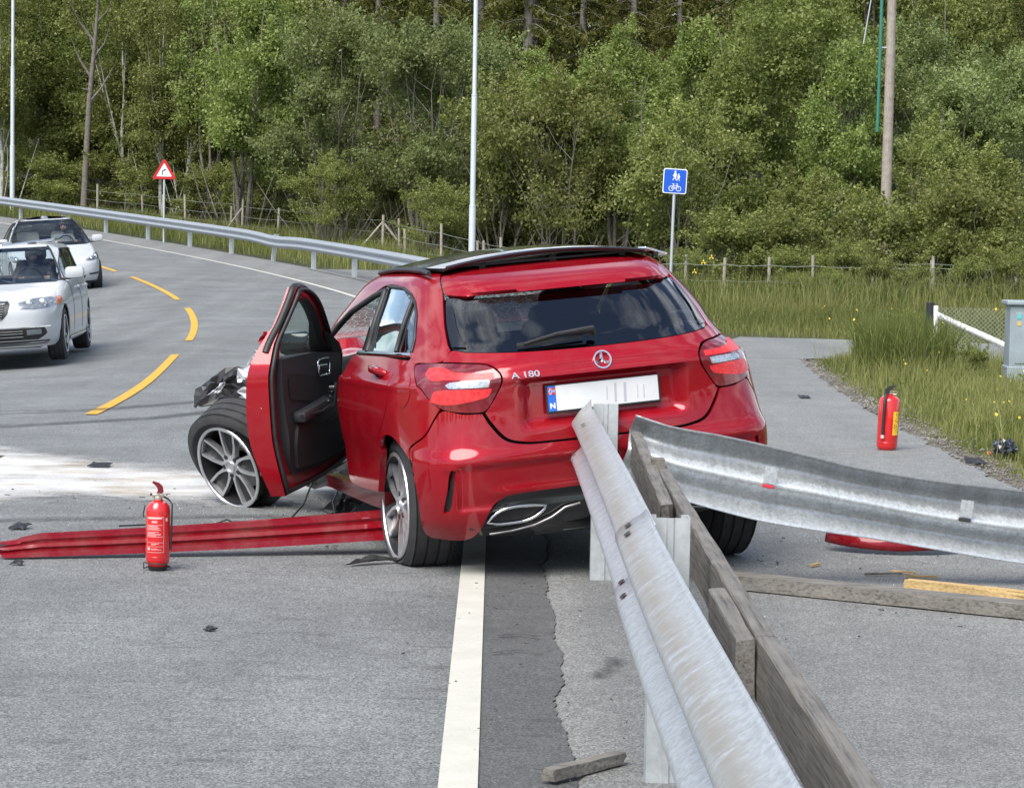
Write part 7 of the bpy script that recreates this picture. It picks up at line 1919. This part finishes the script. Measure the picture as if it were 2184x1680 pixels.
verge(5200, 3.6, 7.2, 13.0, 30.9, lambda X, Y: .15 + 0 * X, .012, lambda X, Y: (X > edge_x(Y) + .5) & (patchy(X, Y + 2, 2.1) > .5), lambda X, Y: .1 + 0 * X)
flush('verge_grass', 'rough grass on the verge round the grey cabinet')
c2 = lambda X, Y: Y > np.maximum(37.8 - .25 * (X - 3.8), 35.2 + .04 * (X - 4)) + .1
verge(60000, 2.2, 17, 34.0, 64.0, lambda X, Y: .16 + .26 * sstep(0, 9, Y - 38) * (.4 + .7 * patchy(X, Y, .8)), .0085, c2, lambda X, Y: .34 + .45 * patchy(X, Y, .5))
verge(5200, 2.5, 17, 46, 66, lambda X, Y: .85 + 0 * X, .007, lambda X, Y: patchy(X, Y, .9) > .3, lambda X, Y: .92 + 0 * X)
verge(7000, 2.5, 17, 50, 63, lambda X, Y: .70 + 0 * X, .016, lambda X, Y: patchy(X + 3, Y, 1.3) > .45, lambda X, Y: .12 + 0 * X)
flush('meadow_grass', 'tall meadow grass in front of the right wire fence')
def cL(X, Y):
    s, o = road_sr(X, Y); return (o > 5.6) & (o < 17) & (X < 4.5) & ~((Y < 60) & (o < 8.2))
verge(90000, -28, 4.5, 54, 112, lambda X, Y: .26 + .30 * patchy(X, Y, .6), .012, cL, lambda X, Y: .28 + .5 * patchy(X, Y, .45))
flush('bank_grass', 'green grass on the bank behind the far barrier')
# yellow flowers
M_FLOWER = plain('yellow_petals', (0.75, 0.55, 0.05), 0.6)
n = 260; X = np.concatenate([rng.uniform(3.8, 6.8, 140), rng.uniform(3, 14, 120)]); Y = np.concatenate([rng.uniform(15, 30, 140), rng.uniform(38, 58, 120)]); k = X > edge_x(np.minimum(Y, 30.9)) + .5
X, Y = X[k], Y[k]; Z = ground_z(X, Y) + rng.uniform(.18, .36, len(X))
V, F, T = leaf_cloud(np.stack([X, Y, Z], 1), np.where(Y[:, None] > 35, .05, .028), rng, np.ones(len(X)), 1.5, .9); o = leaves_obj('buttercups', V, F, T, M_FLOWER); tag(o, 'small yellow flowers dotted through the verge grass', 'flowers', kind='stuff')
for k, (x, y, h) in enumerate(((5.0, 57.5, 1.0), (5.22, 57.8, 1.12), (4.75, 57.0, .78))):
    b = MB(); z = gz(x, y); b.tube([(x, y, z), (x, y, z + h)], .012, 5); r_ = random.Random(k)
    q = empty('iris_flower', (x, y, z), label='yellow iris in the grass by the right fence', cat='flower', group='yellow irises by the right fence')
    b.build('stem', M_LEAF_OLIVE, q, M=Matrix.Translation((-x, -y, -z)))
    b = MB()
    for j in range(5):
        a = 2 * pi * j / 5; b.add([(0, 0, h), (.05 * cos(a - .4), .05 * sin(a - .4), h + .02), (.09 * cos(a), .09 * sin(a), h - .03), (.05 * cos(a + .4), .05 * sin(a + .4), h + .02)], [(0, 1, 2, 3)])
    for j in range(3):
        a = 2 * pi * j / 3; b.add([(0, 0, h), (.03 * cos(a - .5), .03 * sin(a - .5), h + .05), (.02 * cos(a), .02 * sin(a), h + .10), (.03 * cos(a + .5), .03 * sin(a + .5), h + .05)], [(0, 1, 2, 3)])
    b.build('petals', M_FLOWER, q)
# stones along the path edge
rng2 = np.random.default_rng(3); V = []; F = []
ico = bmesh.new(); bmesh.ops.create_icosphere(ico, subdivisions=1, radius=1.0); iv = np.array([v.co[:] for v in ico.verts]); ifc = np.array([[v.index for v in f.verts] for f in ico.faces]); ico.free()
ns = 1500; Ys = rng2.uniform(12, 31, ns); Xs = edge_x(Ys) + np.abs(rng2.normal(0, .16, ns)) - .03; sz = rng2.uniform(.005, .016, ns)
jit = 1 + rng2.normal(0, .18, (ns, len(iv), 1)); scl = np.stack([sz, sz * rng2.uniform(.6, 1.2, ns), sz * .6], 1)[:, None, :]
V = iv[None] * jit * scl + np.stack([Xs, Ys, np.zeros(ns) + .002], 1)[:, None, :]
F = ifc[None] + (np.arange(ns) * len(iv))[:, None, None]
o = mk('edge_gravel', V.reshape(-1, 3), F.reshape(-1, 3), plain('gravel_stone', (.165, .15, .13), .9, var=.6, vscale=1.2)); tag(o, 'loose gravel along the footpath edge', 'gravel', kind='stuff')
def _grav(s, t):
    x = edge_x(s) - .06 + t * (.42 + .1 * np.sin(s * 2.3)) ; return x, s, np.full_like(x, -.018) - .03 * t
grid_sheet('gravel_margin', np.arange(-10, 31.2, .3), np.array([0, .5, 1.0]), _grav, plain('gravel_soil', (.13, .115, .085), .95, var=.5, vscale=20, bmp=.02))
